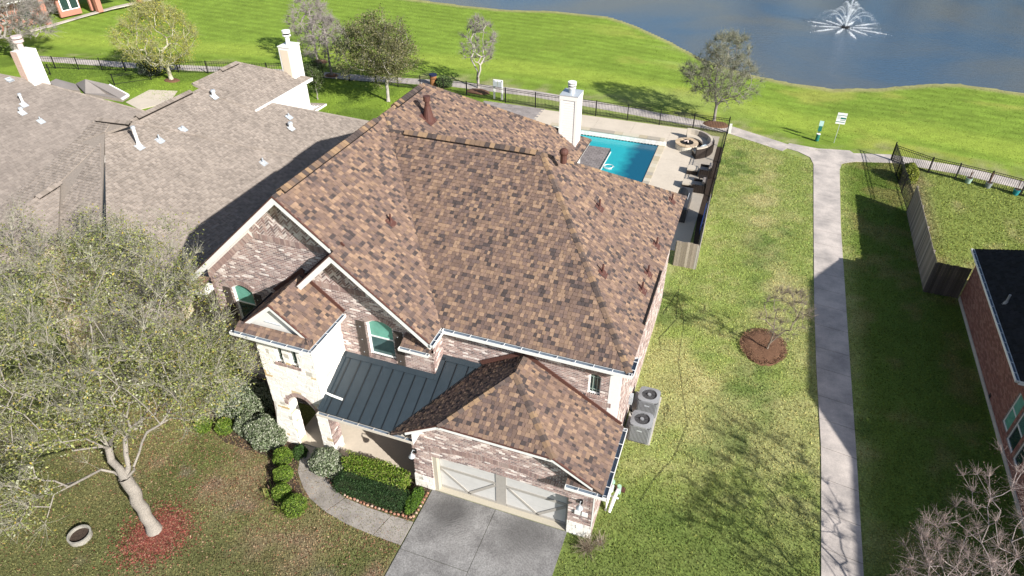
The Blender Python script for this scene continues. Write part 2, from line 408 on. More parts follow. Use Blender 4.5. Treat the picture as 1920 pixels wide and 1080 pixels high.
def brick_tone(u, v, seed, wh=.16):
    n = float(vn(u, v*1.3, .5, seed)); p = wh*.6+(.34 if n > .80 else .16 if n > .66 else 0)
    return random.choice(BW) if random.random() < p else random.choice(BT)
def tile_rect(items, C, Qs, ops, tone, h=.012):
    for Q in Qs:
        c = clip(C, Q)
        if len(c) < 3 or abs(area(c)) < 2e-4: continue
        for q in polys_minus(c, ops):
            if abs(area(q)) > 2e-4: items.append((q, (lambda p, h=h: h), tone))
def brick_field(fr, convex, ops, parent, ind, seed=0, wh=.16, bl=.186, bh=.053, items=None, out=True, name='brick'):
    items = items if items is not None else []
    convex = [ccw(c) for c in convex]; us = [p[0] for c in convex for p in c]; vs = [p[1] for c in convex for p in c]
    j = math.floor(min(vs)/.075)
    while j*.075 < max(vs):
        u = math.floor(min(us)/.208)*.208+(j % 2)*.104-.208
        while u < max(us):
            c = [(u, j*.075), (u+bl, j*.075), (u+bl, j*.075+bh), (u, j*.075+bh)]
            tile_rect(items, c, convex, ops, brick_tone(u, j*.075, seed, wh)); u += .208
        j += 1
    if out: tiles_out(items, fr, name, BRICK, parent, ind)
    return items
def soldier(items, a, b, dep, convex, ops, seed=0, side=1, pitch=.074):
    a = np.array(a, float); b = np.array(b, float); d = b-a; L = np.linalg.norm(d); d /= L; n = np.array([-d[1], d[0]])*side
    k = 0
    while (k+1)*pitch < L:
        p = a+d*k*pitch; q = p+d*.060
        c = ccw([tuple(p), tuple(q), tuple(q+n*dep), tuple(p+n*dep)]); tile_rect(items, c, convex, ops, random.choice(BT[:5]), .022); k += 1
def herring(items, org, convex, ops, seed=0, w=.072, k=3):
    us = [p[0] for c in convex for p in c]; vs = [p[1] for c in convex for p in c]; R = int(max(max(us)-min(us), max(vs)-min(vs))*1.6/w)+4
    s = math.sqrt(.5); g = .008
    def rot(x, y): return (org[0]+(x-y)*s*w, org[1]+(x+y)*s*w)
    for y in range(-R, R):
        for x in range(-R, R):
            if (x-y) % (2*k) == 0: r = (x, y, x+k, y+1)
            elif (x-y) % (2*k) == 2*k-1: r = (x, y, x+1, y+k)
            else: continue
            e = g/w; c = [rot(r[0]+e, r[1]+e), rot(r[2]-e, r[1]+e), rot(r[2]-e, r[3]-e), rot(r[0]+e, r[3]-e)]
            if max(p[0] for p in c) < min(us) or min(p[0] for p in c) > max(us) or max(p[1] for p in c) < min(vs) or min(p[1] for p in c) > max(vs): continue
            tile_rect(items, ccw(c), convex, ops, brick_tone(c[0][0], c[0][1], seed, .3))
def arch_poly(u0, u1, v0, v1, rise, n=8):
    P = [(u0, v0), (u1, v0)]
    for i in range(n+1):
        t = i/n; P.append((u1+(u0-u1)*t, v1+rise*(1-(2*t-1)**2)))
    return P
def arch_bricks(items, u0, u1, v1, rise, dep, convex, ops, seed, pitch=.072):
    cu = (u0+u1)/2; hw = (u1-u0)/2; Rr = (hw*hw+rise*rise)/(2*rise) if rise > .01 else 50; cv = v1+rise-Rr; a0 = math.asin(min(1, hw/Rr)); n = max(4, int(2*a0*Rr/pitch))
    for i in range(n):
        t0 = -a0+2*a0*i/n; t1 = t0+2*a0/n*.86
        c = [(cu+Rr*math.sin(t0), cv+Rr*math.cos(t0)), (cu+Rr*math.sin(t1), cv+Rr*math.cos(t1)), (cu+(Rr+dep)*math.sin(t1), cv+(Rr+dep)*math.cos(t1)), (cu+(Rr+dep)*math.sin(t0), cv+(Rr+dep)*math.cos(t0))]
        tile_rect(items, ccw(c), convex, ops, random.choice(BT[:5]), .024)
def arch_zone(u0, u1, v1, rise, dep):
    return arch_poly(u0-.05, u1+.05, v1-.02, v1+dep, rise)
GLT = glass('teal_window_glass', (.13, .36, .28)); GLD = glass('dark_window_glass', (.02, .045, .045), .05); BLIND = mat('window_blind', (.16, .36, .30), .7, var=.03)
SHUT = mat('dark_wood_shutter', (.075, .06, .052), .8, var=.35, scale=14, bump=.4)
def window(fr, u0, u1, v0, v1, rise, parent, recess=.09, mid=True, bars=0, label=None, lower=GLD, upper=GLT, sill=True):
    O = arch_poly(u0, u1, v0, v1, rise); f = .045; I = arch_poly(u0+f, u1-f, v0+f, v1-f*.3, max(rise-.02, 0))
    mb = MB(); n = len(O)
    vs = [fr.P(p[0], p[1], -recess+.03) for p in O]+[fr.P(p[0], p[1], -recess+.03) for p in I]+[fr.P(p[0], p[1], -recess) for p in I]+[fr.P(p[0], p[1], -.19) for p in O]
    fs = []
    for i in range(n):
        j = (i+1) % n; fs += [(i, j, n+j, n+i), (n+i, n+j, 2*n+j, 2*n+i), (3*n+i, 3*n+j, j, i)]
    mb.mesh(vs, fs); vm = (v0+v1+rise)/2
    if mid: fbox(mb, fr, u0+f, u1-f, vm-.025, vm+.025, -recess, -recess+.028)
    o = mb.build('window', WHITE, parent); 
    if label: o['label'] = label
    h = -recess-.002 if False else -recess+.004
    if mid:
        a = MB(); a.face([fr.P(p[0], p[1], h) for p in clip(I, [(u0, vm), (u1, vm), (u1, v1+1), (u0, v1+1)])]); a.build('upper_pane', upper, o)
        a = MB(); a.face([fr.P(p[0], p[1], h) for p in clip(I, [(u0, v0), (u1, v0), (u1, vm), (u0, vm)])]); a.build('lower_pane', lower, o)
        a = MB(); v = vm+.04
        while v < v1+rise*.5: fbox(a, fr, u0+f+.02, u1-f-.02, v, v+.012, h, h+.003); v += .045
        a.build('blind_slats', BLIND, o)
    else:
        a = MB(); a.face([fr.P(p[0], p[1], h) for p in I]); a.build('pane', lower, o)
        if bars:
            a = MB()
            for k in range(1, bars+1):
                uu = u0+(u1-u0)*k/(bars+1); fbox(a, fr, uu-.012, uu+.012, v0+f, v1+rise-.05, h+.002, h+.02)
            for vv in (v0+.14*(v1-v0)+.05, v1-.08): fbox(a, fr, u0+f, u1-f, vv-.01, vv+.01, h+.003, h+.018)
            a.build('muntins', mat('muntin_green_grey', (.30, .38, .33), .6), o)
    return o
def brick_sill(fr, u0, u1, v, parent):
    s = MB(); u = u0
    while u < u1: fbox(s, fr, u, min(u+.062, u1), v-.11, v, -.05, .06, random.choice(BT)); u += .074
    s.build('window_sill', BRICK, parent)
def shutter(fr, u0, u1, v0, v1, parent):
    b = MB(); fbox(b, fr, u0, u1, v0, v1, .012, .03); o = b.build('shutter', SHUT, parent)
    n = 3; wv = (u1-u0)/n; cache = None
    for k in range(n):
        b = MB(); fbox(b, fr, u0+k*wv+.004, u0+(k+1)*wv-.004, v0, v1, .03, .045); b.build('plank', SHUT, o)
    for t in (.14, .5, .86):
        vv = v0+(v1-v0)*t; b = MB(); fbox(b, fr, u0-.01, u1+.01, vv-.04, vv+.04, .045, .065); b.build('batten', SHUT, o)
        b = MB(); fbox(b, fr, (u0+u1)/2-.015, (u0+u1)/2+.015, vv-.015, vv+.015, .065, .08); b.build('stud', GALV, o)
    return o

FX = lambda y: Frame((0, y, 0), (1, 0, 0), (0, 0, 1))    # wall facing the street; u = x, v = z (normal is -Y)
# ---- W1, the tall left gable wall
f1 = FX(15.3); w1 = [[(-17.6, 0), (-9.5, 0), (-9.5, 5.0), (-11.5, zS1(-11.5)-.15), (XR, ZR-.16), (-17.6, LE[2]+.25)]]
win1 = arch_poly(-16.68, -15.78, 3.95, 5.45, .22); low1 = arch_poly(-16.2, -14.9, .9, 2.4, .02)
z1 = 8.0; band1 = [[(-18, z1), (-11, z1), (-11, z1+.24), (-18, z1+.24)]]
ml = (ZR-LE[2])/(XR-LE[0]); tl = np.array([1, ml])/math.hypot(1, ml)
tb = [(-17.6, 5.98-.22), (-15.0, 5.98-.22+2.6*ml), (-15.0+.17, 5.98-.22+2.6*ml-.18), (-17.6+.17, 5.98-.22-.18)]
wall1 = wall_mesh(f1, None, [win1, low1], house, MORTAR, .15, convex=w1)
it = []
cvx = [ccw(w1[0])]
upper = [c for c in [clip(cvx[0], [(-15.1, z1+.24), (-9, z1+.24), (-9, 12), (-15.1, 12)])] if c]
az1 = arch_zone(-16.68, -15.78, 5.45, .22, .21)
soldier(it, (-17.62, 5.70), (-15.02, 5.70+2.6*ml), .22, cvx, [], 1, 1); soldier(it, (-15.0, z1+.02), (-11.6, z1+.02), .205, cvx, [], 1, 1)
rk = [(-17.7, 5.66), (-15.0, 5.66+2.66*ml), (-15.0, 12), (-17.7, 12)]
brick_field(f1, cvx, [win1, low1, az1, rk, [(-15.0, z1), (-9, z1), (-9, 12), (-15.0, 12)]], wall1, 0, 1, items=it, out=False)
herring(it, (-13.4, 8.3), upper, [], 2)
arch_bricks(it, -16.70, -15.76, 5.47, .22, .2, cvx, [], 3)
tiles_out(it, f1, 'brick', BRICK, wall1, 40)
window(f1, -16.68, -15.78, 3.95, 5.45, .22, house, label='arched upper window in the left gable'); brick_sill(f1, -16.75, -15.7, 3.95, house)
shutter(f1, -17.08, -16.76, 3.85, 5.45, house); shutter(f1, -15.7, -15.4, 3.85, 5.45, house)
window(f1, -16.2, -14.9, .9, 2.4, .02, house, recess=.12, mid=False, label='dark ground floor window left of the stone tower')
# ---- W2, the second gable wall
f2w = FX(15.1); w2 = [[(-13.0, 0), (-8.37, 0), (-8.37, 5.72), (A2[0], A2[2]-.17), (-13.0, 6.9)]]
cv2 = [ccw(w2[0])]
win2 = arch_poly(-10.87, -9.88, 4.15, 5.56, .2); door2 = arch_poly(-13.5+.55, -12.1, .1, 2.3, .02)
wall2 = wall_mesh(f2w, None, [win2], house, MORTAR, .15, convex=w2)
z2 = 6.72; it = []
soldier(it, (-13.0, z2), (-10.65, z2), .205, cv2, [], 5, 1); a = (-10.6, z2+.06); soldier(it, a, (-8.42, a[1]-.833*2.18), .21, cv2, [], 6, 1)
az2 = arch_zone(-10.87, -9.88, 5.56, .2, .21)
arch_bricks(it, -10.89, -9.86, 5.58, .2, .2, cv2, [], 7)
brick_field(f2w, cv2, [win2, az2, [(-13.1, z2-.01), (-10.6, z2-.01), (-10.6, 9), (-13.1, 9)], [(-10.6, z2), (-8.3, z2-.833*2.3), (-8.3, 9), (-10.6, 9)]], wall2, 0, 8, items=it, out=False)
herring(it, (-11.4, 7.2), [c for c in [clip(cv2[0], [(-13, z2+.215), (-10.0, z2+.215), (-10.0, 9), (-13, 9)])] if c], [[(-10.7, z2+.25), (-8.3, z2+.25-.833*2.4), (-8.3, 9), (-8.6, 9)]], 9)
tiles_out(it, f2w, 'brick', BRICK, wall2, 70)
window(f2w, -10.87, -9.88, 4.15, 5.56, .2, house, lower=glass('grey_teal_glass', (.07, .13, .13)), label='arched upper window above the metal porch roof'); brick_sill(f2w, -10.95, -9.8, 4.15, house)
shutter(f2w, -11.27, -10.95, 3.98, 5.60, house); shutter(f2w, -9.82, -9.5, 3.98, 5.52, house)
# return from W2 back to W3
fRt = Frame((-8.37, 15.1, 0), (0, 1, 0), (0, 0, 1)); wall3r = wall_mesh(fRt, [(0, 0), (.7, 0), (.7, 5.68), (0, 5.68)], [], house, MORTAR, .15)
brick_field(fRt, [[(.0, 3.6), (.7, 3.6), (.7, 5.66), (0, 5.66)]], [], wall3r, 10, 11)
# ---- W3, the long upper wall under the main eave
f3w = FX(15.8); w3 = [[(-8.37, 0), (-2.08, 0), (-2.08, 5.68), (-8.37, 5.68)]]; cv3 = [ccw(w3[0])]
win3 = arch_poly(-3.10, -2.68, 4.18, 4.98, .12)
wall3 = wall_mesh(f3w, None, [win3], house, MORTAR, .15, convex=w3); it = []
arch_bricks(it, -3.12, -2.66, 4.99, .12, .2, cv3, [], 12)
soldier(it, (-3.6, 3.75), (-2.25, 3.75), .2, cv3, [], 13, 1)
brick_field(f3w, [[(-8.37, 2.3), (-2.08, 2.3), (-2.08, 5.66), (-8.37, 5.66)]], [win3, arch_zone(-3.1, -2.68, 4.98, .12, .2), [(-3.6, 3.74), (-2.25, 3.74), (-2.25, 3.96), (-3.6, 3.96)]], wall3, 0, 14, items=it, out=False)
tiles_out(it, f3w, 'brick', BRICK, wall3, 60)
window(f3w, -3.10, -2.68, 4.18, 4.98, .12, house, mid=False, bars=2, recess=.1, label='small arched window at the right end of the upper wall'); brick_sill(f3w, -3.15, -2.63, 4.18, house)
# right side wall, back and left walls, corner board
fR_ = Frame((-2.08, 15.8, 0), (0, 1, 0), (0, 0, 1)); wr = wall_mesh(fR_, [(0, 0), (11.3, 0), (11.3, 5.7), (0, 5.7)], [], house, MORTAR, .15)
brick_field(fR_, [[(.18, 0.05), (11.3, .05), (11.3, 5.66), (.18, 5.66)]], [], wr, 0, 15, wh=.5)
mb = MB(); mb.box(-2.40, -2.06, 15.785, 15.79, 2.5, 5.68); mb.box(-2.07, -2.055, 15.79, 16.0, 2.5, 5.68); mb.build('corner_board', WHITE, house)
mb = MB(); mb.box(-17.6, -17.45, 15.3, 31.5, 0, 5.9); mb.box(-17.5, -7.7, 31.35, 31.5, 0, 5.7); mb.box(-7.85, -7.7, 27.0, 31.4, 0, 5.68); mb.box(-7.8, -2.1, 26.95, 27.1, 0, 5.7); mb.build('rear_wall', WHITE, house)
# soffit boards close the eaves
mb = MB(); mb.box(-8.2, -1.84, 15.5, 15.8, 5.60, 5.64); mb.box(-2.08, -1.84, 15.8, 27.4, 5.60, 5.64); mb.box(-7.7, -7.36, 27.4, 31.8, 5.60, 5.64); mb.build('soffit', WHITE, house)
mb = MB(); mb.box(-1.835, -1.80, 15.52, 27.43, 5.60, 5.79); mb.box(-8.2, -1.8, 15.505, 15.53, 5.60, 5.78); mb.box(-7.37, -7.33, 27.5, 31.88, 5.6, 5.79); mb.box(-8.22, -8.19, 14.62, 15.5, 5.6, 5.78); mb.box(-7.3, -1.8, 27.40, 27.43, 5.6, 5.79); mb.build('fascia', WHITE, house)
gutter((-8.12, 15.49, 5.79), (-1.66, 15.49, 5.79), (0, -1, 0), house, .14, .11); gutter((-1.79, 15.36, 5.79), (-1.79, 16.25, 5.79), (1, 0, 0), house, .14, .11, hang=.4)
gutter((-8.19, 14.55, 5.78), (-8.19, 15.36, 5.78), (1, 0, 0), house, .12, .1, hang=.4)
# rakes: white boards with a brown drip edge
def rake(a, b, parent, y0, dep=.2, th=.10, m=None):
    a = np.array(a, float); b = np.array(b, float); z = np.array([0, 0, 1.])
    mb = MB(); mb.prism([(a[0], y0, a[2]-.03), (b[0], y0, b[2]-.03), (b[0], y0, b[2]-.03-dep), (a[0], y0, a[2]-.03-dep)], (0, th, 0)); mb.build('rake_board', m or WHITE, parent)
    mb = MB(); mb.prism([(a[0], y0-.012, a[2]+.02), (b[0], y0-.012, b[2]+.02), (b[0], y0-.012, b[2]-.03), (a[0], y0-.012, a[2]-.03)], (0, .06, 0)); mb.build('drip_edge', SHADBROWN, parent)
rake(LE, A1, house, 14.84, .26); rake(A1, (-11.6, 0, zS1(-11.6)), house, 14.84, .22)
rake(G2L, A2, house, 14.59, .26); rake(A2, (-8.2, 0, ZE), house, 14.59, .22)
# boxed rake soffits
mb = MB()
mb.prism([(LE[0], 14.93, LE[2]-.16), (XR, 14.93, ZR-.16), (XR, 14.93, ZR-.2), (LE[0], 14.93, LE[2]-.2)], (0, .37, 0))
mb.prism([(XR, 14.93, ZR-.16), (-11.6, 14.93, zS1(-11.6)-.16), (-11.6, 14.93, zS1(-11.6)-.2), (XR, 14.93, ZR-.2)], (0, .37, 0))
mb.prism([(A2[0], 14.68, A2[2]-.16), (-8.2, 14.68, ZE-.16), (-8.2, 14.68, ZE-.2), (A2[0], 14.68, A2[2]-.2)], (0, .42, 0)); mb.build('rake_soffit', WHITE, house)
# dark flashing where the second gable roof meets the first wall
mb = MB(); mb.bar((A2[0]+.1, 15.28, A2[2]+.06), (G2L[0], 15.28, G2L[2]+.02), .03, .16); mb.build('flashing', SHADBROWN, house)
# cornice returns: small shingled shelves at the rake ends
def cornice(x0, x1, y0, y1, z, parent):
    c = [(x0, y0, z), (x1, y0, z), (x1, y1, z+.26), (x0, y1, z+.26)]
    fr = roof_frame(*[c[i] for i in (0, 1, 2)]); o = slab_under([c], parent, UNDER, .08, 'cornice_return'); shingles(fr, [c], o, 0)
    mb = MB(); mb.prism([(x0, y0+.01, z-.03), (x0, y1, z-.03), (x0, y1, z+.24)], (-.02, 0, 0)); mb.build('cornice_end', WHITE, parent)
    gutter((x0-.02, y0, z), (x1, y0, z), (0, -1, 0), parent, .11, .09)
cornice(-18.45, -17.62, 14.75, 15.28, 5.45, house); cornice(-9.35, -8.25, 14.63, 15.08, 5.32, house)
mb = MB(); mb.box(-18.4, -17.6, 14.9, 15.3, 5.15, 5.42); mb.build('cornice_box', WHITE, house)

# ---- STONE TOWER
SW = [q3(c) for c in ((.84, .81, .76), (.80, .77, .72), (.86, .83, .78), (.76, .74, .70))]; ST = [q3(c) for c in ((.55, .41, .22), (.62, .50, .32), (.52, .49, .43))]
def stones(fr, convex, ops, parent, ind, seed=0, p_tan=.11, hs=(.09, .13, .17, .21)):
    items = []; r = random.Random(seed); convex = [ccw(c) for c in convex]; us = [p[0] for c in convex for p in c]; vs = [p[1] for c in convex for p in c]; v = min(vs)
    while v < max(vs):
        h = r.choice(hs); u = min(us)-r.random()*.3
        while u < max(us):
            wd = r.choice((.14, .2, .26, .33, .4)); split = h > .16 and r.random() < .45
            for (va, vb) in ([(v, v+h*.5), (v+h*.5, v+h)] if split else [(v, v+h)]):
                j = lambda: r.uniform(-.007, .007)
                c = [(u+.008+j(), va+.006+j()), (u+wd-.008+j(), va+.006+j()), (u+wd-.008+j(), vb-.006+j()), (u+.008+j(), vb-.006+j())]
                tile_rect(items, c, convex, ops, r.choice(ST) if (r.random() < p_tan and not split) else r.choice(SW), .015+r.random()*.022)
            u += wd
        v += h
    tiles_out(items, fr, 'stone', STONE, parent, ind)
fT = FX(13.4)
tw = [[(-14.28, 2.2), (-12.0, 2.2), (-12.0, 5.62), (-14.28, 5.62)], [(-14.62, 0), (-13.62, 0), (-13.62, 2.2), (-14.28, 2.2), (-14.34, 1.64), (-14.46, .77)], [(-12.45, 0), (-12.0, 0), (-12.0, 2.2), (-12.45, 2.2)]]
archT = arch_poly(-13.62, -12.45, -.1, 2.25, .55, 12); wl = [(-13.56, 4.38), (-13.26, 4.38), (-13.26, 5.2), (-13.56, 5.2)]; wr_ = [(-13.02, 4.38), (-12.68, 4.38), (-12.68, 5.2), (-13.02, 5.2)]
tower = wall_mesh(fT, None, [archT, wl, wr_], house, STONEMORTAR, .4, 'stone_tower', convex=tw)
tower['label'] = 'white limestone entry tower with arched opening'
azT = arch_poly(-13.75, -12.32, 2.2, 2.42, .6, 12)
stones(fT, tw, [archT, azT, wl, wr_], tower, 150, 3)
it = []; arch_bricks(it, -13.62, -12.45, 2.25, .55, .2, [ccw(tw[0])], [archT], 21, .068); tiles_out(it, fT, 'arch_brick', BRICK, tower, 0)
for (a, b) in ((-13.56, -13.26), (-13.02, -12.68)):
    window(fT, a, b, 4.38, 5.2, 0, house, recess=.12, mid=False, bars=2, label='narrow window in the stone tower'); brick_sill(fT, a-.08, b+.08, 4.38, house)
fTR = Frame((-12.0, 13.4, 0), (0, 1, 0), (0, 0, 1)); tr = wall_mesh(fTR, [(0, 2.6), (1.7, 3.2), (1.7, 5.62), (0, 5.62)], [], house, STONEMORTAR, .15, 'tower_side_wall')
stones(fTR, [[(0, 2.6), (1.7, 3.2), (1.7, 5.6), (0, 5.6)]], [], tr, 20, 9, .05)
pc = wall_mesh(fTR, [(.0, 0), (.55, 0), (.55, 2.75), (0, 2.7)], [], house, MORTAR, .42, 'porch_column'); brick_field(fTR, [[(.02, .62), (.55, .62), (.55, 2.7), (.02, 2.7)]], [], pc, 0, 22, wh=.05); stones(fTR, [[(0, 0), (.55, 0), (.55, .6), (0, .6)]], [], pc, 8, 10)
fTI = Frame((-13.62, 13.4, 0), (0, 1, 0), (0, 0, 1)); pl = wall_mesh(fTI, [(0, 0), (.42, 0), (.42, 2.3), (0, 2.3)], [], house, STONEMORTAR, .02, 'arch_reveal'); stones(fTI, [[(0, 0), (.42, 0), (.42, 2.28), (0, 2.28)]], [], pl, 14, 11, .2)
mb = MB()
pts = [(-14.28, 13.4, 5.6), (-14.28, 13.4, 2.3), (-14.35, 13.4, 1.64), (-14.47, 13.4, .77), (-14.63, 13.4, 0)]
for a, b in zip(pts[:-1], pts[1:]): mb.prism([(a[0]-.03, 13.42, a[2]), (a[0]+.03, 13.42, a[2]), (b[0]+.03, 13.42, b[2]), (b[0]-.03, 13.42, b[2])], (0, .35, 0))
mb.col = (.25, .11, .08); mb.c = [(.25, .11, .08)]*len(mb.c); mb.build('brick_trim', BRICK, house)
mb = MB(); mb.box(-14.28, -14.1, 13.8, 15.2, 2.7, 5.6); mb.box(-14.28, -12.02, 13.8, 15.1, 2.85, 2.93); mb.build('tower_core', STUCCO, house)
# tower roof
TZ = 5.8; TX0, TX1, TXM = -14.65, -11.72, -13.19; TRZ = TZ+.84*(TX1-TXM)
tR = [(TX1, 13.0, TZ), (TX1, 15.08, TZ), (TXM, 15.08, TRZ), (TXM, 13.28, TRZ), (TX1-.13, 13.28, TZ+.11), (TX1-.25, 13.0, TZ+.02)]
tRr = [(TX1, 13.28, TZ), (TX1, 15.08, TZ), (TXM, 15.08, TRZ), (TXM, 13.28, TRZ)]; tL = [(TX0, 15.28, TZ), (TX0, 13.28, TZ), (TXM, 13.28, TRZ), (TXM, 15.28, TRZ)]
tS = [(TX0, 13.0, TZ), (TX1, 13.0, TZ), (TX1-.02, 13.3, TZ+.2), (TX0+.02, 13.3, TZ+.2)]; tC = [(TX1, 13.0, TZ), (TX1, 13.28, TZ), (TX1-.3, 13.28, TZ+.24)]
trf = slab_under([tRr, tL, tS, tC], house, UNDER, .1, 'tower_roof'); shingles(roof_frame(*tRr[:3]), [tRr, tC], trf, 45); shingles(roof_frame(*tL[:3]), [tL], trf, 0); shingles(roof_frame(*tS[:3]), [tS], trf, 10)
rake((TX0+.15, 0, TZ+.13), (TXM, 0, TRZ), house, 13.27, .17, .06); rake((TXM, 0, TRZ), (TX1-.15, 0, TZ+.13), house, 13.27, .17, .06)
mb = MB(); mb.prism([(TX0+.3, 13.45, TZ+.05), (TX1-.3, 13.45, TZ+.05), (TXM, 13.45, TRZ-.1)], (0, .05, 0)); mb.build('gable_panel', STUCCO, house)
mb = MB(); mb.bar((TXM-.5, 13.44, TZ+.32), (TXM+.15, 13.44, TZ+.3), .03, .02); mb.build('gable_trim', GALV, house)
gutter((TX0-.1, 12.99, TZ-.0), (TX1+.12, 12.99, TZ-.0), (0, -1, 0), house, .12, .1); gutter((TX1+.0, 12.88, TZ-.0), (TX1+.0, 15.0, TZ-.0), (1, 0, 0), house, .12, .1); gutter((TX0-.0, 15.2, TZ), (TX0-.0, 12.9, TZ), (-1, 0, 0), house, .11, .1, m=METALSEAM)
mb = MB(); mb.bar((TXM+.05, 15.06, TRZ+.1), (TX1+.05, 15.06, TZ+.06), .03, .16); mb.bar((TX0, 15.26, TZ+.1), (TXM, 15.26, TRZ+.1), .03, .16); mb.build('step_flashing', SHADBROWN, house)
mb = MB(); mb.box(TX0+.05, TX1-.03, 13.02, 13.4, 5.62, 5.66); mb.box(-12.0, TX1-.03, 13.4, 15.05, 5.62, 5.66); mb.box(TX0+.05, -14.28, 13.4, 15.2, 5.62, 5.66); mb.box(-14.5, -11.85, 13.38, 13.3+.09, 5.35, 5.62) ; mb.build('tower_soffit', WHITE, house)
mb = MB(); mb.tube([(-11.78, 13.15, 5.7), (-11.93, 13.45, 5.45), (-11.93, 13.5, 3.35), (-11.7, 13.5, 3.28), (-11.25, 13.5, 3.22)], .045, 6); mb.build('downspout', WHITE, house)

# ---- GARAGE ROOF
GX0, GX1, GXM, GZ, GRZ = -8.9, -1.76, -5.33, 3.03, 5.2
gs = (GRZ-GZ)/(GX1-GXM); zg = lambda x: GRZ-gs*abs(x-GXM); JZ = 4.02; JX0 = GXM-(GRZ-JZ)/gs; JX1 = GXM+(GRZ-JZ)/gs
RP = (GXM, 14.85, GRZ); RW = (GXM, 15.78, GRZ)
zM = lambda y: 2.9+.49*(y-13.0)
def valley_x(y): return GXM-(GRZ-zM(y))/gs
gR = [(GX1, 12.88, GZ), (GX1, 15.78, GZ), RW, RP, (JX1, 12.9, JZ)]; gF = [(JX0, 12.9, JZ), (JX1, 12.9, JZ), RP]; gL = [(JX0, 12.9, JZ), RP, RW, (valley_x(15.78), 15.78, zM(15.78)), (valley_x(12.9), 12.9, zM(12.9))]
groof = slab_under([gR, gF, gL], house, UNDER, .1, 'garage_roof'); fgR = roof_frame(*gR[:3]); fgF = roof_frame(*gF); fgL = roof_frame(gL[0], gL[3], gL[1])
shingles(fgR, [gR], groof, 55); shingles(fgF, [gF], groof, 50); shingles(fgL, [gL], groof, 0)
caps((JX1, 12.9, JZ), RP, fgF.N, fgR.N, groof); caps((JX0, 12.9, JZ), RP, fgF.N, fgL.N, groof); caps(RP, RW, fgL.N, fgR.N, groof)
mb = MB(); mb.bar((GXM, 15.76, GRZ+.10), (GX1-.1, 15.76, GZ+.12), .03, .17); mb.bar((GXM, 15.76, GRZ+.10), (valley_x(15.76)-.02, 15.76, zM(15.76)+.12), .03, .17); mb.build('step_flashing', SHADBROWN, house)
mb = MB(); mb.prism([(valley_x(12.95), 12.9, zM(12.9)+.02), (valley_x(15.78), 15.78, zM(15.78)+.02), (valley_x(15.78)+.1, 15.78, zM(15.78)+.08), (valley_x(12.95)+.1, 12.9, zM(12.9)+.08)], (0, 0, .02)); mb.build('valley_flashing', METALSEAM, house)
rake((-8.5, 0, zg(-8.5)), (JX0, 0, JZ), house, 12.88, .13, .04); rake((JX0, 0, JZ), (JX1, 0, JZ), house, 12.88, .12, .04); rake((JX1, 0, JZ), (-2.1, 0, zg(-2.1)), house, 12.88, .13, .04)
mb = MB(); mb.prism([(-8.5, 12.92, zg(-8.5)-.14), (JX0, 12.92, JZ-.14), (JX1, 12.92, JZ-.14), (-2.1, 12.92, zg(-2.1)-.14), (-2.1, 12.92, zg(-2.1)-.17), (JX1, 12.92, JZ-.17), (JX0, 12.92, JZ-.17), (-8.5, 12.92, zg(-8.5)-.17)], (0, .36, 0)); mb.build('rake_soffit', WHITE, house)
gutter((GX1-.01, 12.8, GZ-.01), (GX1-.01, 15.75, GZ-.01), (1, 0, 0), house, .14, .11); gutter((-2.95, 12.9, GZ-.02), (GX1+.13, 12.9, GZ-.02), (0, -1, 0), house, .12, .1)
c = [(-2.95, 12.9, GZ-.01), (GX1, 12.9, GZ-.01), (GX1, 13.28, GZ+.14), (-2.95, 13.28, GZ+.14)]; co = slab_under([c], house, UNDER, .06, 'cornice_return'); shingles(roof_frame(*c[:3]), [c], co, 0)
# garage walls
fGw = FX(13.28); gw = [[(-8.55, 0), (-2.08, 0), (-2.08, zg(-2.08)-.12), (JX1+.05, JZ-.12), (JX0-.05, JZ-.12), (-8.55, zg(-8.55)-.12)]]; cg = [ccw(gw[0])]
dop = arch_poly(-7.82, -2.9, -.1, 1.86, .10, 10); azg = arch_poly(-8.0, -2.75, 1.84, 2.08, .35, 14)
gwall = wall_mesh(fGw, None, [dop], house, MORTAR, .3, 'garage_wall', convex=gw); it = []
arch_bricks(it, -8.0, -2.72, 2.10, .37, .2, cg, [], 31, .074)
brick_field(fGw, cg, [dop, [(-8.6, -1), (-7.8, -1), (-7.8, .68), (-8.6, .68)], [(-2.95, -1), (-2.0, -1), (-2.0, .68), (-2.95, .68)]]+[ccw([(-8.0+i*.5285, 2.10+.37*(1-(2*i/10-1)**2)), (-8.0+(i+1)*.5285, 2.10+.37*(1-(2*(i+1)/10-1)**2)), (-8.0+(i+1)*.5285, 2.31+.37*(1-(2*(i+1)/10-1)**2)), (-8.0+i*.5285, 2.31+.37*(1-(2*i/10-1)**2))]) for i in range(10)], gwall, 0, 32, wh=.22, items=it, out=False)
tiles_out(it, fGw, 'brick', BRICK, gwall, 120)
stones(fGw, [[(-8.57, 0), (-7.82, 0), (-7.82, .68), (-8.57, .68)], [(-2.9, 0), (-2.06, 0), (-2.06, .68), (-2.9, .68)]], [], gwall, 30, 33, .06, (.17, .21))
fGR = Frame((-2.08, 13.28, 0), (0, 1, 0), (0, 0, 1)); gr_ = wall_mesh(fGR, [(0, 0), (2.5, 0), (2.5, 2.95), (0, 2.95)], [], house, MORTAR, .2); brick_field(fGR, [[(0, .05), (2.5, .05), (2.5, 2.9), (0, 2.9)]], [], gr_, 0, 34, wh=.4)
fGL = Frame((-8.55, 15.8, 0), (0, -1, 0), (0, 0, 1)); gl_ = wall_mesh(fGL, [(0, 0), (2.52, 0), (2.52, 2.95), (0, 4.1)], [], house, MORTAR, .2); brick_field(fGL, [[(0, .05), (2.5, .05), (2.5, 2.8), (0, 4)]], [], gl_, 0, 35, wh=.1)
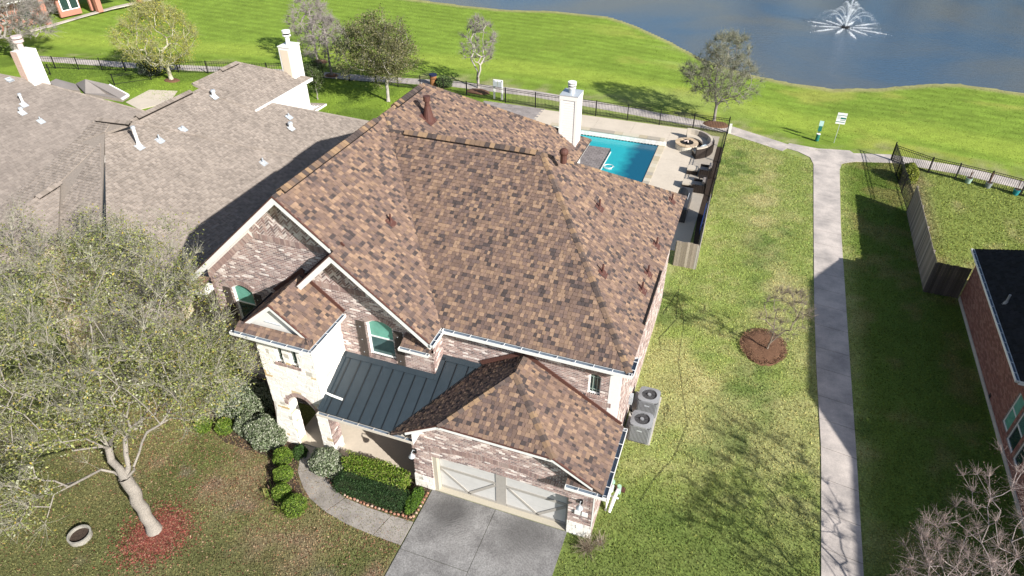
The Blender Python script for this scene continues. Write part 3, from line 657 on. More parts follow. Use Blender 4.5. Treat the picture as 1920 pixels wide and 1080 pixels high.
mb = MB(); mb.box(-2.09, -2.045, 13.262, 13.27, 0.7, 3.0); mb.build('corner_trim', WHITE, house)
# garage door
DOORW = mat('garage_door_white', (.56, .555, .54), .55, var=.05, scale=1.5, big=.06); DOORG = mat('garage_door_batten', (.36, .34, .31), .7, var=.08, scale=4); JAMB = mat('beige_jamb', (.46, .42, .34), .7, var=.06)
fD = FX(13.52); mb = MB(); fbox(mb, fD, -7.9, -2.85, 0.01, 2.1, -.05, 0); gd = mb.build('garage_door', DOORW, house)
def dbar(u0, v0, u1, v1, wd=.10):
    a = fD.P(u0, v0, .012); b = fD.P(u1, v1, .012); mb = MB(); mb.bar(a, b, wd, .026, up=(0, 1, 0)) if False else None
    d = np.array([u1-u0, v1-v0]); d /= np.linalg.norm(d); n = np.array([-d[1], d[0]])*wd/2
    mb = MB(); mb.prism([fD.P(u0-n[0], v0-n[1], .002), fD.P(u1-n[0], v1-n[1], .002), fD.P(u1+n[0], v1+n[1], .002), fD.P(u0+n[0], v0+n[1], .002)], fD.N*.022); mb.build('door_batten', DOORG, gd)
for (a, b) in ((-7.7, -5.55), (-5.15, -3.0)):
    dbar(a, 1.13, b, 1.13, .11); dbar(a+.05, 1.06, (a+b)/2+.05, .12, .09); dbar((a+b)/2+.05, .12, b-.02, 1.02, .12); dbar(a, .07, b, .07, .13)
dbar(-5.35, .02, -5.35, 2.0, .38); dbar(-2.95, .02, -2.95, 1.95, .12)
mb = MB(); mb.box(-7.86, -7.66, 13.30, 13.5, 0, 1.95); mb.build('door_jamb', JAMB, house); mb = MB(); mb.box(-2.93, -2.88, 13.30, 13.5, 0, 1.95); mb.build('door_jamb', JAMB, house)
for v in (.55, 1.03, 1.5):
    mb = MB(); fbox(mb, fD, -7.7, -2.95, v-.006, v+.006, -.001, .0015); mb.build('panel_seam', mat('door_seam', (.45, .45, .43), .7, var=0), gd)
# lamps and number plaque by the garage door
def wall_lamp(x, z, label):
    L0 = empty('wall_lamp', label, 'lamp', 'lamps beside the garage door', (x, 13.24, z))
    mb = MB(); mb.box(x-.05, x+.05, 13.20, 13.262, z-.09, z+.09); mb.build('back_plate', BLACK, L0)
    mb = MB(); mb.tube([(x, 13.21, z+.05), (x, 13.10, z+.20), (x, 13.0, z+.16)], .014, 6); mb.build('arm', GALV, L0)
    mb = MB(); mb.cyl((x, 13.0), .03, z+.10, z+.17, 10, .02); mb.cyl((x, 13.0), .12, z-.02, z+.11, 14, .035); mb.build('lamp_shade', GALV, L0)
    fix(L0)
wall_lamp(-8.42, 1.95, 'barn wall lamp on the brick between the porch and the garage door'); wall_lamp(-2.47, 1.9, 'barn wall lamp above the white plaque right of the garage door')
mb = MB(); mb.box(-2.66, -2.46, 13.21, 13.25, 1.20, 1.38); mb.box(-2.42, -2.22, 13.21, 13.25, 1.20, 1.38); mb.build('house_plaque', WHITE, None, label='pair of small white plaques on the brick pillar right of the garage door', cat='plaque')
# ---- METAL PORCH ROOF
mrp = [[(-11.98, 13.0, zM(13)), (valley_x(13.0)+.3, 13.0, zM(13)), (valley_x(15.1)+.3, 15.08, zM(15.08)), (-11.98, 15.08, zM(15.08))], [(-8.36, 15.08, zM(15.08)), (valley_x(15.1)+.3, 15.08, zM(15.08)), (valley_x(15.78)+.3, 15.78, zM(15.78)), (-8.36, 15.78, zM(15.78))]]
mroof = slab_under(mrp, house, METALSEAM, .10, 'metal_roof'); fm = roof_frame(mrp[0][0], mrp[0][1], mrp[0][2]); Qs = [ccw([fm.uv(p) for p in q]) for q in mrp]
u = -.10; k = 0
while u < 5.6:
    for Q in Qs:
        c = clip([(u, -1), (u+.436, -1), (u+.436, 5), (u, 5)], Q)
        if len(c) >= 3: mb = MB(); mb.prism([fm.P(p[0], p[1], .001) for p in c], fm.N*.006); mb.build('roof_panel', METALROOF, mroof)
        c = clip([(u-.011, -1), (u+.011, -1), (u+.011, 5), (u-.011, 5)], Q)
        if len(c) >= 3: mb = MB(); mb.prism([fm.P(p[0], p[1], .005) for p in c], fm.N*.035); mb.build('standing_seam', METALSEAM, mroof)
    u += .436
for (x0, x1, y0, y1) in ((-11.98, -8.37, 14.90, 15.085), (-8.36, -6.9, 15.6, 15.785), (-8.365, -8.2, 14.90, 15.7), (-11.99, -11.84, 13.05, 15.08)):
    c = [fm.P(*fm.uv((x, y, zM(y))), .044) for x, y in ((x0, y0), (x1, y0), (x1, y1), (x0, y1))]; mb = MB(); mb.prism(c, fm.N*.012); mb.build('roof_flashing', METALROOF, mroof)
gutter((-11.95, 12.98, zM(13)-.01), (-8.22, 12.98, zM(13)-.01), (0, -1, 0), house, .11, .1, m=OFFWHITE)
mb = MB(); mb.box(-12.0, -8.56, 13.05, 13.16, 2.55, 2.82); mb.box(-12.0, -8.56, 13.16, 15.0, 2.60, 2.64); mb.build('porch_beam', OFFWHITE, house)
mb = MB(); mb.box(-8.24, -8.20, 12.86, 13.27, 2.8, 3.25); mb.build('end_board', WHITE, house)
mb = MB(); mb.box(-13.9, -8.56, 13.45, 15.1, 0.0, .10); mb.build('porch_floor', CREAM, house)
mb = MB(); mb.box(-13.2, -12.2, 15.03, 15.08, .1, 2.2); mb.build('front_door', mat('dark_door', (.05, .03, .02), .5), house)
# ---- roof pipes
def on_roof(px, py, pt, n):
    n = np.array(n); return PLN(px, py, n, n@np.array(pt, float))
def pipe(px, py, fr, h=.42, r=.035, label='', grp='rust red plumbing vents on the brown roof', m=None, fl=None, ang=0):
    p = on_roof(px, py, fr.o, fr.N); L0 = empty('vent_pipe', label, 'vent pipe', grp, tuple(p))
    mb = MB(); c = fr.uv(p); s = .17; mb.prism([fr.P(c[0]-s, c[1]-s*1.1, .016), fr.P(c[0]+s, c[1]-s*1.1, .016), fr.P(c[0]+s, c[1]+s*1.1, .016), fr.P(c[0]-s, c[1]+s*1.1, .016)], fr.N*.01); mb.build('base_flashing', fl or m or RUST, L0)
    mb = MB(); mb.tube([p, p+np.array([0, 0, .10])], [r*2.2, r*1.2], 10); mb.build('collar', fl or m or RUST, L0)
    mb = MB(); mb.cyl(p, r, p[2]-.05, p[2]+h, 10); mb.build('pipe', m or RUST, L0); fix(L0); return p
pipe(733, 417, fS, .34, label='short rust red vent pipe alone on the left roof slope')
for q, t in zip(((1124, 390), (1130, 512), (1260, 377), (1231, 460), (1215, 513), (1204, 544)), ('near the top of the right slope beside the hip', 'midway down the right slope beside the hip', 'at the far corner of the right slope', 'on the right slope, farthest of the three near the eave', 'on the right slope, middle of the three near the eave', 'on the right slope, nearest of the three near the eave')):
    pipe(*q, fR, .36, label='rust red vent pipe '+t)
p = on_roof(803, 222, f2.o, f2.N); L0 = empty('vent_pipe', 'tall thick rust red flue with square flashing near the rear ridge', 'flue', loc=tuple(p))
mb = MB(); c = f2.uv(p); s = .32; mb.prism([f2.P(c[0]-s, c[1]-s, .016), f2.P(c[0]+s, c[1]-s, .016), f2.P(c[0]+s, c[1]+s, .016), f2.P(c[0]-s, c[1]+s, .016)], f2.N*.012); mb.build('base_flashing', RUST, L0)
mb = MB(); mb.tube([p-np.array([0, 0, .1]), p+np.array([0, 0, .55])], [.26, .12], 14); mb.build('storm_collar', RUST, L0)
mb = MB(); mb.cyl(p, .10, p[2], p[2]+.8, 14); mb.cyl(p, .15, p[2]+.75, p[2]+.95, 14); mb.build('flue', RUST, L0); fix(L0)
p = on_roof(787, 222, f2.o, f2.N)
p = on_roof(1057, 293, fB.o, fB.N); L0 = empty('turbine_vent', 'round rust brown turtle vent behind the top of the right hip', 'roof vent', loc=tuple(p))
mb = MB(); mb.ell(p+np.array([0, 0, .16]), (.17, .17, .15), 12, 8); mb.build('cap', SHADBROWN, L0); mb = MB(); mb.cyl(p, .12, p[2]-.25, p[2]+.12, 10); mb.build('collar', SHADBROWN, L0); fix(L0)
# ---- white chimney
chx0, chx1, chy0, chy1 = -8.55, -7.68, 30.2, 31.1
ch = empty('chimney', loc=(chx0, chy0, 5), parent=None); ch.parent = house
mb = MB(); mb.box(chx0, chx1, chy0, chy1, 0, 8.55); mb.build('chimney_chase', STUCCO, ch)
for k in range(20):
    z = 6.0+k*.125; mb = MB(); mb.prism([(chx0+.1, chy0-.02, z), (chx1-.12, chy0-.02, z), (chx1-.12, chy0-.006, z+.12), (chx0+.1, chy0-.006, z+.12)], (0, .012, 0)) ; mb.build('siding_board', STUCCO, ch)
mb = MB(); mb.box(chx0-.012, chx0+.1, chy0-.035, chy0+.05, 5.6, 8.56); mb.box(chx1-.12, chx1+.012, chy0-.035, chy0+.1, 5.6, 8.56); mb.box(chx0-.02, chx1+.02, chy0-.04, chy1+.02, 8.4, 8.6); mb.build('corner_trim', STUCCO, ch)
mb = MB(); mb.box(chx0-.03, chx1+.03, chy0-.05, chy1+.03, 8.6, 8.64); mb.cyl(((chx0+chx1)/2, 30.65), .16, 8.64, 8.85, 16); mb.build('chimney_cap', GALV, ch)
cx = ((chx0+chx1)/2, 30.65)
mb = MB(); mb.cyl(cx, .19, 8.85, 8.93, 16); mb.cyl(cx, .13, 8.93, 9.0, 12); mb.cyl(cx, .21, 9.0, 9.05, 16); mb.cyl(cx, .21, 9.1, 9.16, 16); mb.build('flue_cap', WHITE, ch)
mb = MB(); mb.cyl(cx, .17, 8.93, 9.12, 16); mb.build('flue_slots', DARK, ch)
ch.matrix_parent_inverse = Matrix.Identity(4)
for o in ch.children: o.matrix_parent_inverse = Matrix.Translation(-Vector((chx0, chy0, 5)))
fix(house)

# =================================================================== GROUND, WATER, PATHS
PN = np.array([g2(*q) for q in ((75, 105), (250, 118), (400, 125), (570, 132), (700, 143), (850, 152), (1000, 170), (1200, 205), (1375, 238), (1450, 262), (1520, 285), (1670, 290), (1800, 312), (1920, 340))])
PN = np.vstack([[(-90, 42.0)], PN, [(24, 47.2), (40, 44)]]); PN = PN[np.argsort(PN[:, 0])]
SH = np.array([G(*q, -1.0)[:2] for q in ((815, 3), (935, 17), (1040, 20), (1140, 30), (1200, 50), (1260, 78), (1310, 105), (1400, 138), (1470, 152), (1560, 165), (1650, 165), (1740, 156), (1800, 156), (1860, 165), (1920, 175))])
SH = np.vstack([[(-95, 98), (-70, 88), (-54, 82)], SH, [(30, 67), (45, 62), (80, 60)]]); SH = SH[np.argsort(SH[:, 0])]
def yp(x): return np.interp(x, PN[:, 0], PN[:, 1])
def ys(x): return np.interp(x, SH[:, 0], SH[:, 1])+.35*(vn(x, x*0, 1.7, 5)-.5)
def terr(x, y):
    x = np.asarray(x, float); y = np.asarray(y, float); a = yp(x)+2.5; b = ys(x)
    t = np.clip((y-a)/(b-a), 0, 1); h = -1.0*(t*t*(3-2*t)*.55+t*.45) - .9*np.clip((y-b)/3, 0, 1)
    far = sstep(150, 156, y); return h*(1-far)
def lin(c): c = np.array(c, float)/255; return np.where(c <= .04045, c/12.92, ((c+.055)/1.055)**2.4)
def mixc(a, b, t): t = np.asarray(t)[..., None]; return a*(1-t)+b*t
XN = lambda y: np.interp(y, [6, 15, 20, 28, 38, 47], [6.55, 6.55, 6.55, 6.5, 6.45, 6.6])
XL = lambda y: np.interp(y, [6, 15, 20, 25, 30, 38, 46], [5.22, 5.25, 5.28, 5.1, 5.0, 4.95, 4.92])
def tint(x, y):
    x = np.asarray(x, float); y = np.asarray(y, float)
    n1 = fbm(x, y, 5, 1); n2 = fbm(x, y, 1.2, 2); n3 = fbm(x, y, .35, 3, 3); n4 = fbm(x, y, 2.4, 4)
    straw = np.array([.40, .375, .175]); oliv = np.array([.245, .305, .082]); dark = np.array([.115, .180, .045]); brt = np.array([.32, .39, .075]); deep = np.array([.20, .295, .042])
    c = mixc(np.broadcast_to(oliv, x.shape+(3,)), straw, sstep(.42, .70, n2*.6+n1*.4)*.62)
    c = mixc(c, dark, sstep(.60, .72, n4)*.75); c = mixc(c, straw*1.05, sstep(.5, .8, n3)*.45)
    c = mixc(c, straw*1.03, np.clip(np.exp(-((x-2.0)/.9)**2-((y-39)/5)**2)*1.1*sstep(.3, .6, n2)+np.exp(-((x-1.0)/1.2)**2-((y-23)/4)**2)*.8*sstep(.3, .6, n2)+.9*np.exp(-((x-3.5)/1.5)**2-((y-30)/2.5)**2)*sstep(.35, .6, n2), 0, .85))
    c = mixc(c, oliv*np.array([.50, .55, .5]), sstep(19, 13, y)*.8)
    # lawn towards the pond
    f = deep*(.72+.30*n4[..., None]+.25*n2[..., None]+.10*np.sin((y+.12*x)*4.2)[..., None]); d = (y-yp(x)); sh = ys(x)-y
    f = mixc(f, brt*np.array([.95, 1, .8]), sstep(2.5, 4.5, d)*sstep(9, 6, d)*.75); f = mixc(f, brt*np.array([1.05, .92, 1]), sstep(.52, .72, n1)*sstep(-25, -8, x)*.75)
    f = mixc(f, np.array([.30, .36, .10]), sstep(.5, .7, fbm(x*.35, y, 6, 8))*sstep(-24, -14, x)*sstep(4, -6, x)*.7)
    f = mixc(f, np.array([.12, .18, .03]), sstep(2.6, .5, d)*.6*sstep(.35, .6, n2)); f = mixc(f, np.array([.36, .33, .18]), sstep(3, .2, d)*sstep(.5, .75, n2)*.7)
    f = mixc(f, np.array([.34, .31, .15]), sstep(1.7, .5, sh)*.85)
    c = mixc(c, f, sstep(-.2, .3, d))
    # right hand garden and shaded verge are plain green
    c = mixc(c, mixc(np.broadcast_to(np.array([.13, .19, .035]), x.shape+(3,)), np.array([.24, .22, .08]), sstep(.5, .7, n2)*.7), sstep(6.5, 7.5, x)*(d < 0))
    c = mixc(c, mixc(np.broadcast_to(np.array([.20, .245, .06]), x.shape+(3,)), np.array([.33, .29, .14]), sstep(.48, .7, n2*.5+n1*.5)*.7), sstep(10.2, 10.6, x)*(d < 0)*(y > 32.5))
    # neighbours' back gardens
    c = mixc(c, mixc(np.broadcast_to(np.array([.20, .29, .04]), x.shape+(3,)), np.array([.13, .20, .03]), sstep(.45, .65, n4)), sstep(-17, -20, x)*sstep(30, 34, y)*(d < 0))
    # littered front lawn under the big tree
    lit = mixc(np.broadcast_to(np.array([.18, .175, .075]), x.shape+(3,)), np.array([.245, .175, .125]), sstep(.48, .70, n2*.5+n4*.5)*.9); lit = mixc(lit, np.array([.115, .135, .045]), sstep(.46, .62, fbm(x, y, 1.9, 12))*.85)
    lit = mixc(lit, np.array([.24, .19, .16]), sstep(.66, .76, fbm(x, y, 1.1, 14))*.6); lit = mixc(lit, np.array([.135, .135, .058]), sstep(10.2, 8.2, y+.15*(x+12))*.6)
    c = mixc(c, lit, sstep(-7.3, -7.9, x)*sstep(15.5, 14, y))
    bare = np.exp(-(((x-8.5-(y-44)*.0)/1.6)**2+((y-44)/3)**2)); c = mixc(c, np.array([.30, .24, .17]), np.clip(sstep(10.2, 10.8, x)*sstep(12.2, 10.9, x)*sstep(36, 40, y)*(y < 47.5)*.6, 0, 1))
    return np.clip(c, .01, .6)
def axis(a, b, st, lo, hi):
    core = np.arange(a, b+st/2, st); o1 = a-np.geomspace(st*2, a-lo, 22)[::-1]; o2 = b+np.geomspace(st*2, hi-b, 22); return np.concatenate([o1, core, o2])
gx = axis(-92, 40, .4, -900, 900); gy = axis(0, 96, .4, -600, 1500)
XX, YY = np.meshgrid(gx, gy); ZZ = terr(XX, YY); nxg, nyg = len(gx), len(gy)
Vg = np.stack([XX, YY, ZZ], -1).reshape(-1, 3); I = np.arange(nxg*nyg).reshape(nyg, nxg)
Fg = np.stack([I[:-1, :-1], I[:-1, 1:], I[1:, 1:], I[1:, :-1]], -1).reshape(-1, 4)
me = bpy.data.meshes.new('lawn'); me.vertices.add(len(Vg)); me.vertices.foreach_set('co', Vg.astype(np.float32).ravel()); me.loops.add(Fg.size); me.loops.foreach_set('vertex_index', Fg.astype(np.int32).ravel())
me.polygons.add(len(Fg)); me.polygons.foreach_set('loop_start', np.arange(0, Fg.size, 4, dtype=np.int32)); me.polygons.foreach_set('use_smooth', np.ones(len(Fg), bool))
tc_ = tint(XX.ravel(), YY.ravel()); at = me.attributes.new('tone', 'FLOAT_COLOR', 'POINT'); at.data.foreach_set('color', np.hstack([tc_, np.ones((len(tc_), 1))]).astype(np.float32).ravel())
GRASS = mat('lawn_grass', rough=.95, attr=True, var=.5, scale=4.5, bump=1.0, bscale=26, spec=.1, big=.20)
me.materials.append(GRASS); me.update(calc_edges=True)
ground = bpy.data.objects.new('lawn', me); COL.objects.link(ground); tag(ground, 'lawn sloping down to the pond', kind='structure')
# grass tufts, real blades, all over the near lawns
def inside(x, y):
    ok = np.ones(len(x), bool)
    ok &= ~((x > XL(y)-.03) & (x < XN(y)+.03) & (y < 47.5)); ok &= ~((x > -18) & (x < -2.0) & (y > 13.2) & (y < 31.9)); ok &= ~((x > -8) & (x < -2.8) & (y < 14))
    ok &= ~((x > -20.3) & (x < -1.1) & (y > 31) & (y < 49)); ok &= ~((x > 11.6) & (y < 32.6)); ok &= ~((x < -20.5) & (y < 40) & (y > 14)); ok &= ~((np.hypot((x-2.85)/1.0, (y-25.4)/1.25) < 1)); ok &= ~((x < -17.5) & (y > 13.5) & (y < 40))
    ok &= ~((np.abs(y-(yp(x)-.65)) < .8)); ok &= y < ys(x)-.5; return ok
def tufts(n, x0, x1, y0, y1, hgt, seed, wd=.018):
    r = np.random.default_rng(seed); x = r.uniform(x0, x1, n); y = r.uniform(y0, y1, n); k = inside(x, y); x, y = x[k], y[k]; n = len(x)
    th = r.uniform(0, 2*np.pi, n); ln = r.uniform(.3, 1.4, n)*hgt; ln2 = r.uniform(0, 2*np.pi, n); z = terr(x, y); w_ = wd*r.uniform(.6, 1.6, n)
    a = np.stack([x-np.cos(th)*w_, y-np.sin(th)*w_, z-.004], -1); b = np.stack([x+np.cos(th)*w_, y+np.sin(th)*w_, z-.004], -1)
    c = np.stack([x+np.cos(ln2)*ln*.8, y+np.sin(ln2)*ln*.8, z+ln], -1); V = np.stack([a, b, c], 1).reshape(-1, 3)
    col = tint(x, y)*r.uniform(.55, 1.75, (n, 1)); col[:, 0] *= r.uniform(.9, 1.2, n); return V, np.clip(col, .01, .75)
VS = []; CS = []
for a in ((90000, -22, -8, 5, 14.5, .05, 1, .018), (230000, -2.9, 11.7, 5, 48.3, .05, 2, .021), (40000, 10.3, 26, 32, 48, .06, 3, .03), (60000, -70, 30, 50, 82, .045, 4, .035), (30000, -60, -18, 34, 50, .07, 5, .04)):
    V, c = tufts(*a); c = np.clip(c, *((.0, .7) if a[6] < 4 else (.06, .36))) if a[6] < 4 else tint(V[::3, 0], V[::3, 1])*np.random.default_rng(9).uniform(.85, 1.2, (len(c), 1)); VS.append(V); CS.append(c)
V = np.vstack(VS); C_ = np.vstack(CS); F = np.arange(len(V)).reshape(-1, 3)
bigmesh('grass', V, F, C_, mat('grass_blade', rough=.8, attr=True, var=.1, scale=2, translucent=.2, spec=.1), None, kind='stuff', label='short lawn grass blades')
# fallen leaves on the front lawn
def litter(name, n, fx, cols, size, label, z0=.01, **k):
    r = np.random.default_rng(n); P = fx(r, n); n = len(P); th = r.uniform(0, 6.28, n); s = size*r.uniform(.5, 1.3, n); t2 = r.uniform(-.5, .5, (n, 2))
    u = np.stack([np.cos(th), np.sin(th), t2[:, 0]], -1)*s[:, None]; v = np.stack([-np.sin(th), np.cos(th), t2[:, 1]], -1)*s[:, None]*.55
    z = terr(P[:, 0], P[:, 1])+z0+r.uniform(0, .02, n); c = np.stack([P[:, 0], P[:, 1], z], -1)
    V = np.stack([c-u, c-v, c+u, c+v], 1).reshape(-1, 3); cc = np.array(cols)[r.integers(0, len(cols), n)]*r.uniform(.7, 1.3, (n, 1))
    return bigmesh(name, V, np.arange(len(V)).reshape(-1, 4), cc, LEAF, None, kind='stuff', label=label, **k)
def fx(r, n):
    x = r.uniform(-22, -8, n); y = r.uniform(5.5, 14.5, n); k = r.uniform(0, 1, n) < .25+sstep(8.8, 11, y)*.8; k &= ~((x > -14) & (y > 13)); return np.stack([x, y], -1)[k]
litter('fallen_leaves', 17000, fx, [(.34, .20, .12), (.28, .14, .08), (.42, .30, .19), (.22, .12, .08)], .035, 'brown fallen leaves scattered over the front lawn')
# pond
wm = bpy.data.materials.new('pond_water'); wm.use_nodes = True; nt = wm.node_tree; b = nt.nodes['Principled BSDF']; b.inputs['Base Color'].default_value = (.070, .100, .135, 1); b.inputs['Roughness'].default_value = .18; b.inputs['IOR'].default_value = 1.4; b.inputs['Specular IOR Level'].default_value = .75
tcn = nt.nodes.new('ShaderNodeNewGeometry'); mp = nt.nodes.new('ShaderNodeMapping'); mp.inputs['Scale'].default_value = (1.0, 2.2, 1); mp.inputs['Rotation'].default_value = (0, 0, .35); nt.links.new(tcn.outputs['Position'], mp.inputs[0])
nz = nt.nodes.new('ShaderNodeTexNoise'); nz.inputs['Scale'].default_value = 2.2; nz.inputs['Detail'].default_value = 6; nz.inputs['Roughness'].default_value = .6; nt.links.new(mp.outputs[0], nz.inputs['Vector'])
bp = nt.nodes.new('ShaderNodeBump'); bp.inputs['Strength'].default_value = .5; bp.inputs['Distance'].default_value = .10; nt.links.new(nz.outputs[0], bp.inputs['Height']); nt.links.new(bp.outputs[0], b.inputs['Normal'])
nb_ = nt.nodes.new('ShaderNodeTexNoise'); nb_.inputs['Scale'].default_value = .045; nb_.inputs['Detail'].default_value = 5; nb_.inputs['Distortion'].default_value = .6; nt.links.new(tcn.outputs['Position'], nb_.inputs['Vector'])
rb_ = nt.nodes.new('ShaderNodeValToRGB'); rb_.color_ramp.elements[0].position = .40; rb_.color_ramp.elements[0].color = (.055, .105, .17, 1); rb_.color_ramp.elements[1].position = .62; rb_.color_ramp.elements[1].color = (.115, .125, .125, 1); nt.links.new(nb_.outputs[0], rb_.inputs[0]); nt.links.new(rb_.outputs[0], b.inputs['Base Color'])
mb = MB(); mb.face([(-130, 55, -1.0), (130, 55, -1.0), (130, 153, -1.0), (-130, 153, -1.0)]); mb.build('pond_water', wm, None, kind='structure', label='calm blue grey pond')
# concrete walks made of single slabs
def slab(poly, parent, top=.03, m=CONC, name='slab', gap=.008):
    P = ccw([tuple(p) for p in poly]); cx, cy = sum(p[0] for p in P)/len(P), sum(p[1] for p in P)/len(P)
    P = [(p[0]+(cx-p[0])*gap/max(.1, math.hypot(cx-p[0], cy-p[1])), p[1]+(cy-p[1])*gap/max(.1, math.hypot(cx-p[0], cy-p[1]))) for p in P]
    mb = MB(); mb.prism([(p[0], p[1], -.05) for p in P], (0, 0, .05+top)); return mb.build(name, m, parent)
def walk_mat(name, col, dark, s1, amt, scuffs=()):
    m = bpy.data.materials.new(name); m.use_nodes = True; nt = m.node_tree; L = nt.links; b = nt.nodes['Principled BSDF']; b.inputs['Roughness'].default_value = .9; b.inputs['Specular IOR Level'].default_value = .2
    g = nt.nodes.new('ShaderNodeNewGeometry'); c = None
    n1 = nt.nodes.new('ShaderNodeTexNoise'); n1.inputs['Scale'].default_value = s1; n1.inputs['Detail'].default_value = 7; n1.inputs['Roughness'].default_value = .62; L.new(g.outputs['Position'], n1.inputs['Vector'])
    r = nt.nodes.new('ShaderNodeValToRGB'); r.color_ramp.elements[0].position = .36; r.color_ramp.elements[1].position = .62; r.color_ramp.elements[0].color = (*dark, 1); r.color_ramp.elements[1].color = (*col, 1); L.new(n1.outputs[0], r.inputs[0])
    n2 = nt.nodes.new('ShaderNodeTexNoise'); n2.inputs['Scale'].default_value = 22; n2.inputs['Detail'].default_value = 6; L.new(g.outputs['Position'], n2.inputs['Vector'])
    mr = nt.nodes.new('ShaderNodeMapRange'); mr.inputs[1].default_value = .3; mr.inputs[2].default_value = .7; mr.inputs[3].default_value = 1-amt; mr.inputs[4].default_value = 1+amt; L.new(n2.outputs[0], mr.inputs[0])
    vm = nt.nodes.new('ShaderNodeVectorMath'); vm.operation = 'SCALE'; L.new(r.outputs[0], vm.inputs[0]); L.new(mr.outputs[0], vm.inputs[3]); out = vm.outputs[0]
    for (cx, cy, rr, ang, tgt, k) in scuffs:      # tyre scuffs and worn patches in the concrete
        ds = nt.nodes.new('ShaderNodeVectorMath'); ds.operation = 'DISTANCE'; L.new(g.outputs['Position'], ds.inputs[0]); ds.inputs[1].default_value = (cx, cy, .03)
        m1 = nt.nodes.new('ShaderNodeMapRange'); m1.inputs[1].default_value = rr; m1.inputs[2].default_value = rr*.3; L.new(ds.outputs['Value'], m1.inputs[0])
        mp_ = nt.nodes.new('ShaderNodeMapping'); mp_.inputs['Rotation'].default_value = (0, 0, ang); L.new(g.outputs['Position'], mp_.inputs[0]); wv = nt.nodes.new('ShaderNodeTexWave'); wv.inputs['Scale'].default_value = 3.4; wv.inputs['Distortion'].default_value = 7; wv.inputs['Detail'].default_value = 4; wv.inputs['Detail Scale'].default_value = 2.2; L.new(mp_.outputs[0], wv.inputs['Vector'])
        m2 = nt.nodes.new('ShaderNodeMath'); m2.operation = 'MULTIPLY'; L.new(m1.outputs[0], m2.inputs[0]); 
        if k > 0: L.new(wv.outputs['Fac'], m2.inputs[1])
        else: L.new(n1.outputs[0], m2.inputs[1])
        m3 = nt.nodes.new('ShaderNodeMath'); m3.operation = 'MULTIPLY'; L.new(m2.outputs[0], m3.inputs[0]); m3.inputs[1].default_value = abs(k)
        mx = nt.nodes.new('ShaderNodeMix'); mx.data_type = 'RGBA'; L.new(m3.outputs[0], mx.inputs[0]); L.new(out, mx.inputs[6]); mx.inputs[7].default_value = (*tgt, 1); out = mx.outputs[2]
    L.new(out, b.inputs['Base Color'])
    bp = nt.nodes.new('ShaderNodeBump'); bp.inputs['Strength'].default_value = .25; bp.inputs['Distance'].default_value = .01; L.new(n2.outputs[0], bp.inputs['Height']); L.new(bp.outputs[0], b.inputs['Normal'])
    return m
PATHM = walk_mat('path_concrete', (.56, .50, .455), (.34, .31, .29), .75, .10); DRIVEM = walk_mat('driveway_concrete', (.27, .265, .26), (.165, .16, .158), 1.3, .30, ((-6.9, 12.6, 1.1, 0, (.06, .058, .058), -1.45), (-4.2, 12.7, 1.3, 0, (.08, .078, .078), -1.2), (-6.2, 11.9, .95, .9, (.38, .37, .36), .34), (-3.9, 11.7, 1.0, 2.1, (.36, .35, .34), .24))); WALKM = walk_mat('front_walk_concrete', (.36, .33, .30), (.22, .20, .185), .9, .12)
path = empty('path', 'straight concrete path beside the house', kind='structure')
yj = [4.0, 5.7, 7.2, 8.7, 10.2, 11.7, 13.2, 14.2, 15.69, 17.18, 18.69, 20.24, 21.76, 23.12, 24.91, 26.33, 28.03, 29.69, 31.1, 32.6, 34.1, 35.6, 37.1, 38.6, 40.1, 41.6, 43.1, 44.6, 46.0]
for a, b_ in zip(yj[:-1], yj[1:]): slab([(XL(a), a-.1), (XN(a), a-.28), (XN(b_), b_-.28), (XL(b_), b_-.1)], path, .03, PATHM, gap=.014)
slab([(4.92, 45.9), (6.6, 45.72), (6.75, 46.6), (7.3, 47.05), (8.2, 47.6), (7.3, 49.0), (5.2, 48.6), (3.3, 48.85), (2.9, 48.0), (3.9, 47.6), (4.7, 46.9)], path, .031, PATHM)
cross = empty('lakeside_path', 'long concrete path along the fence tops and the pond lawn', kind='structure')
def offs(pts, w_):
    pts = np.array(pts); d = np.gradient(pts, axis=0); d /= np.linalg.norm(d, axis=1)[:, None]; n = np.stack([d[:, 1], -d[:, 0]], -1); return pts, pts+n*w_
seg = []
for i in range(len(PN)-1):
    L = np.linalg.norm(PN[i+1]-PN[i]); n = max(1, int(round(L/1.55)))
    for k in range(n): seg.append(PN[i]+(PN[i+1]-PN[i])*k/n)
seg = np.array([s for s in seg if s[0] > -66]); A_, B_ = offs(seg, 1.35)
for i in range(len(seg)-1):
    if 2.6 < seg[i][0] < 6.3: continue
    slab([A_[i], A_[i+1], B_[i+1], B_[i]], cross, .022, PATHM, gap=.016)
far = empty('far_path', 'narrow pale path crossing the far lawn by the brick house', kind='structure')
fp = [G(*q) for q in ((60, 55), (110, 42), (160, 27), (215, 12), (270, 0), (330, -14))]
for a, b_ in zip(fp[:-1], fp[1:]): slab([(a[0], a[1]), (b_[0], b_[1]), (b_[0]+.6, b_[1]-1.1), (a[0]+.6, a[1]-1.1)], far, .03, PATHM)
drive = empty('driveway', 'stained dark concrete driveway in front of the garage', kind='structure')
for (x0, x1) in ((-7.92, -5.47), (-5.47, -2.86)):
    slab([(x0, 10.75), (x1, 10.75), (x1, 13.26), (x0, 13.26)] if x0 < -6 else [(x0, 10.3), (x1, 10.3), (x1, 13.26), (x0, 13.26)], drive, .03, DRIVEM, gap=.014)
    slab([(x0, 5), (x1, 5), (x1, 10.75 if x0 < -6 else 10.3), (x0, 10.75 if x0 < -6 else 10.3)], drive, .03, DRIVEM, gap=.014)
slab([(-7.82, 13.28), (-2.9, 13.28), (-2.9, 13.6), (-7.82, 13.6)], drive, .034, JAMB)
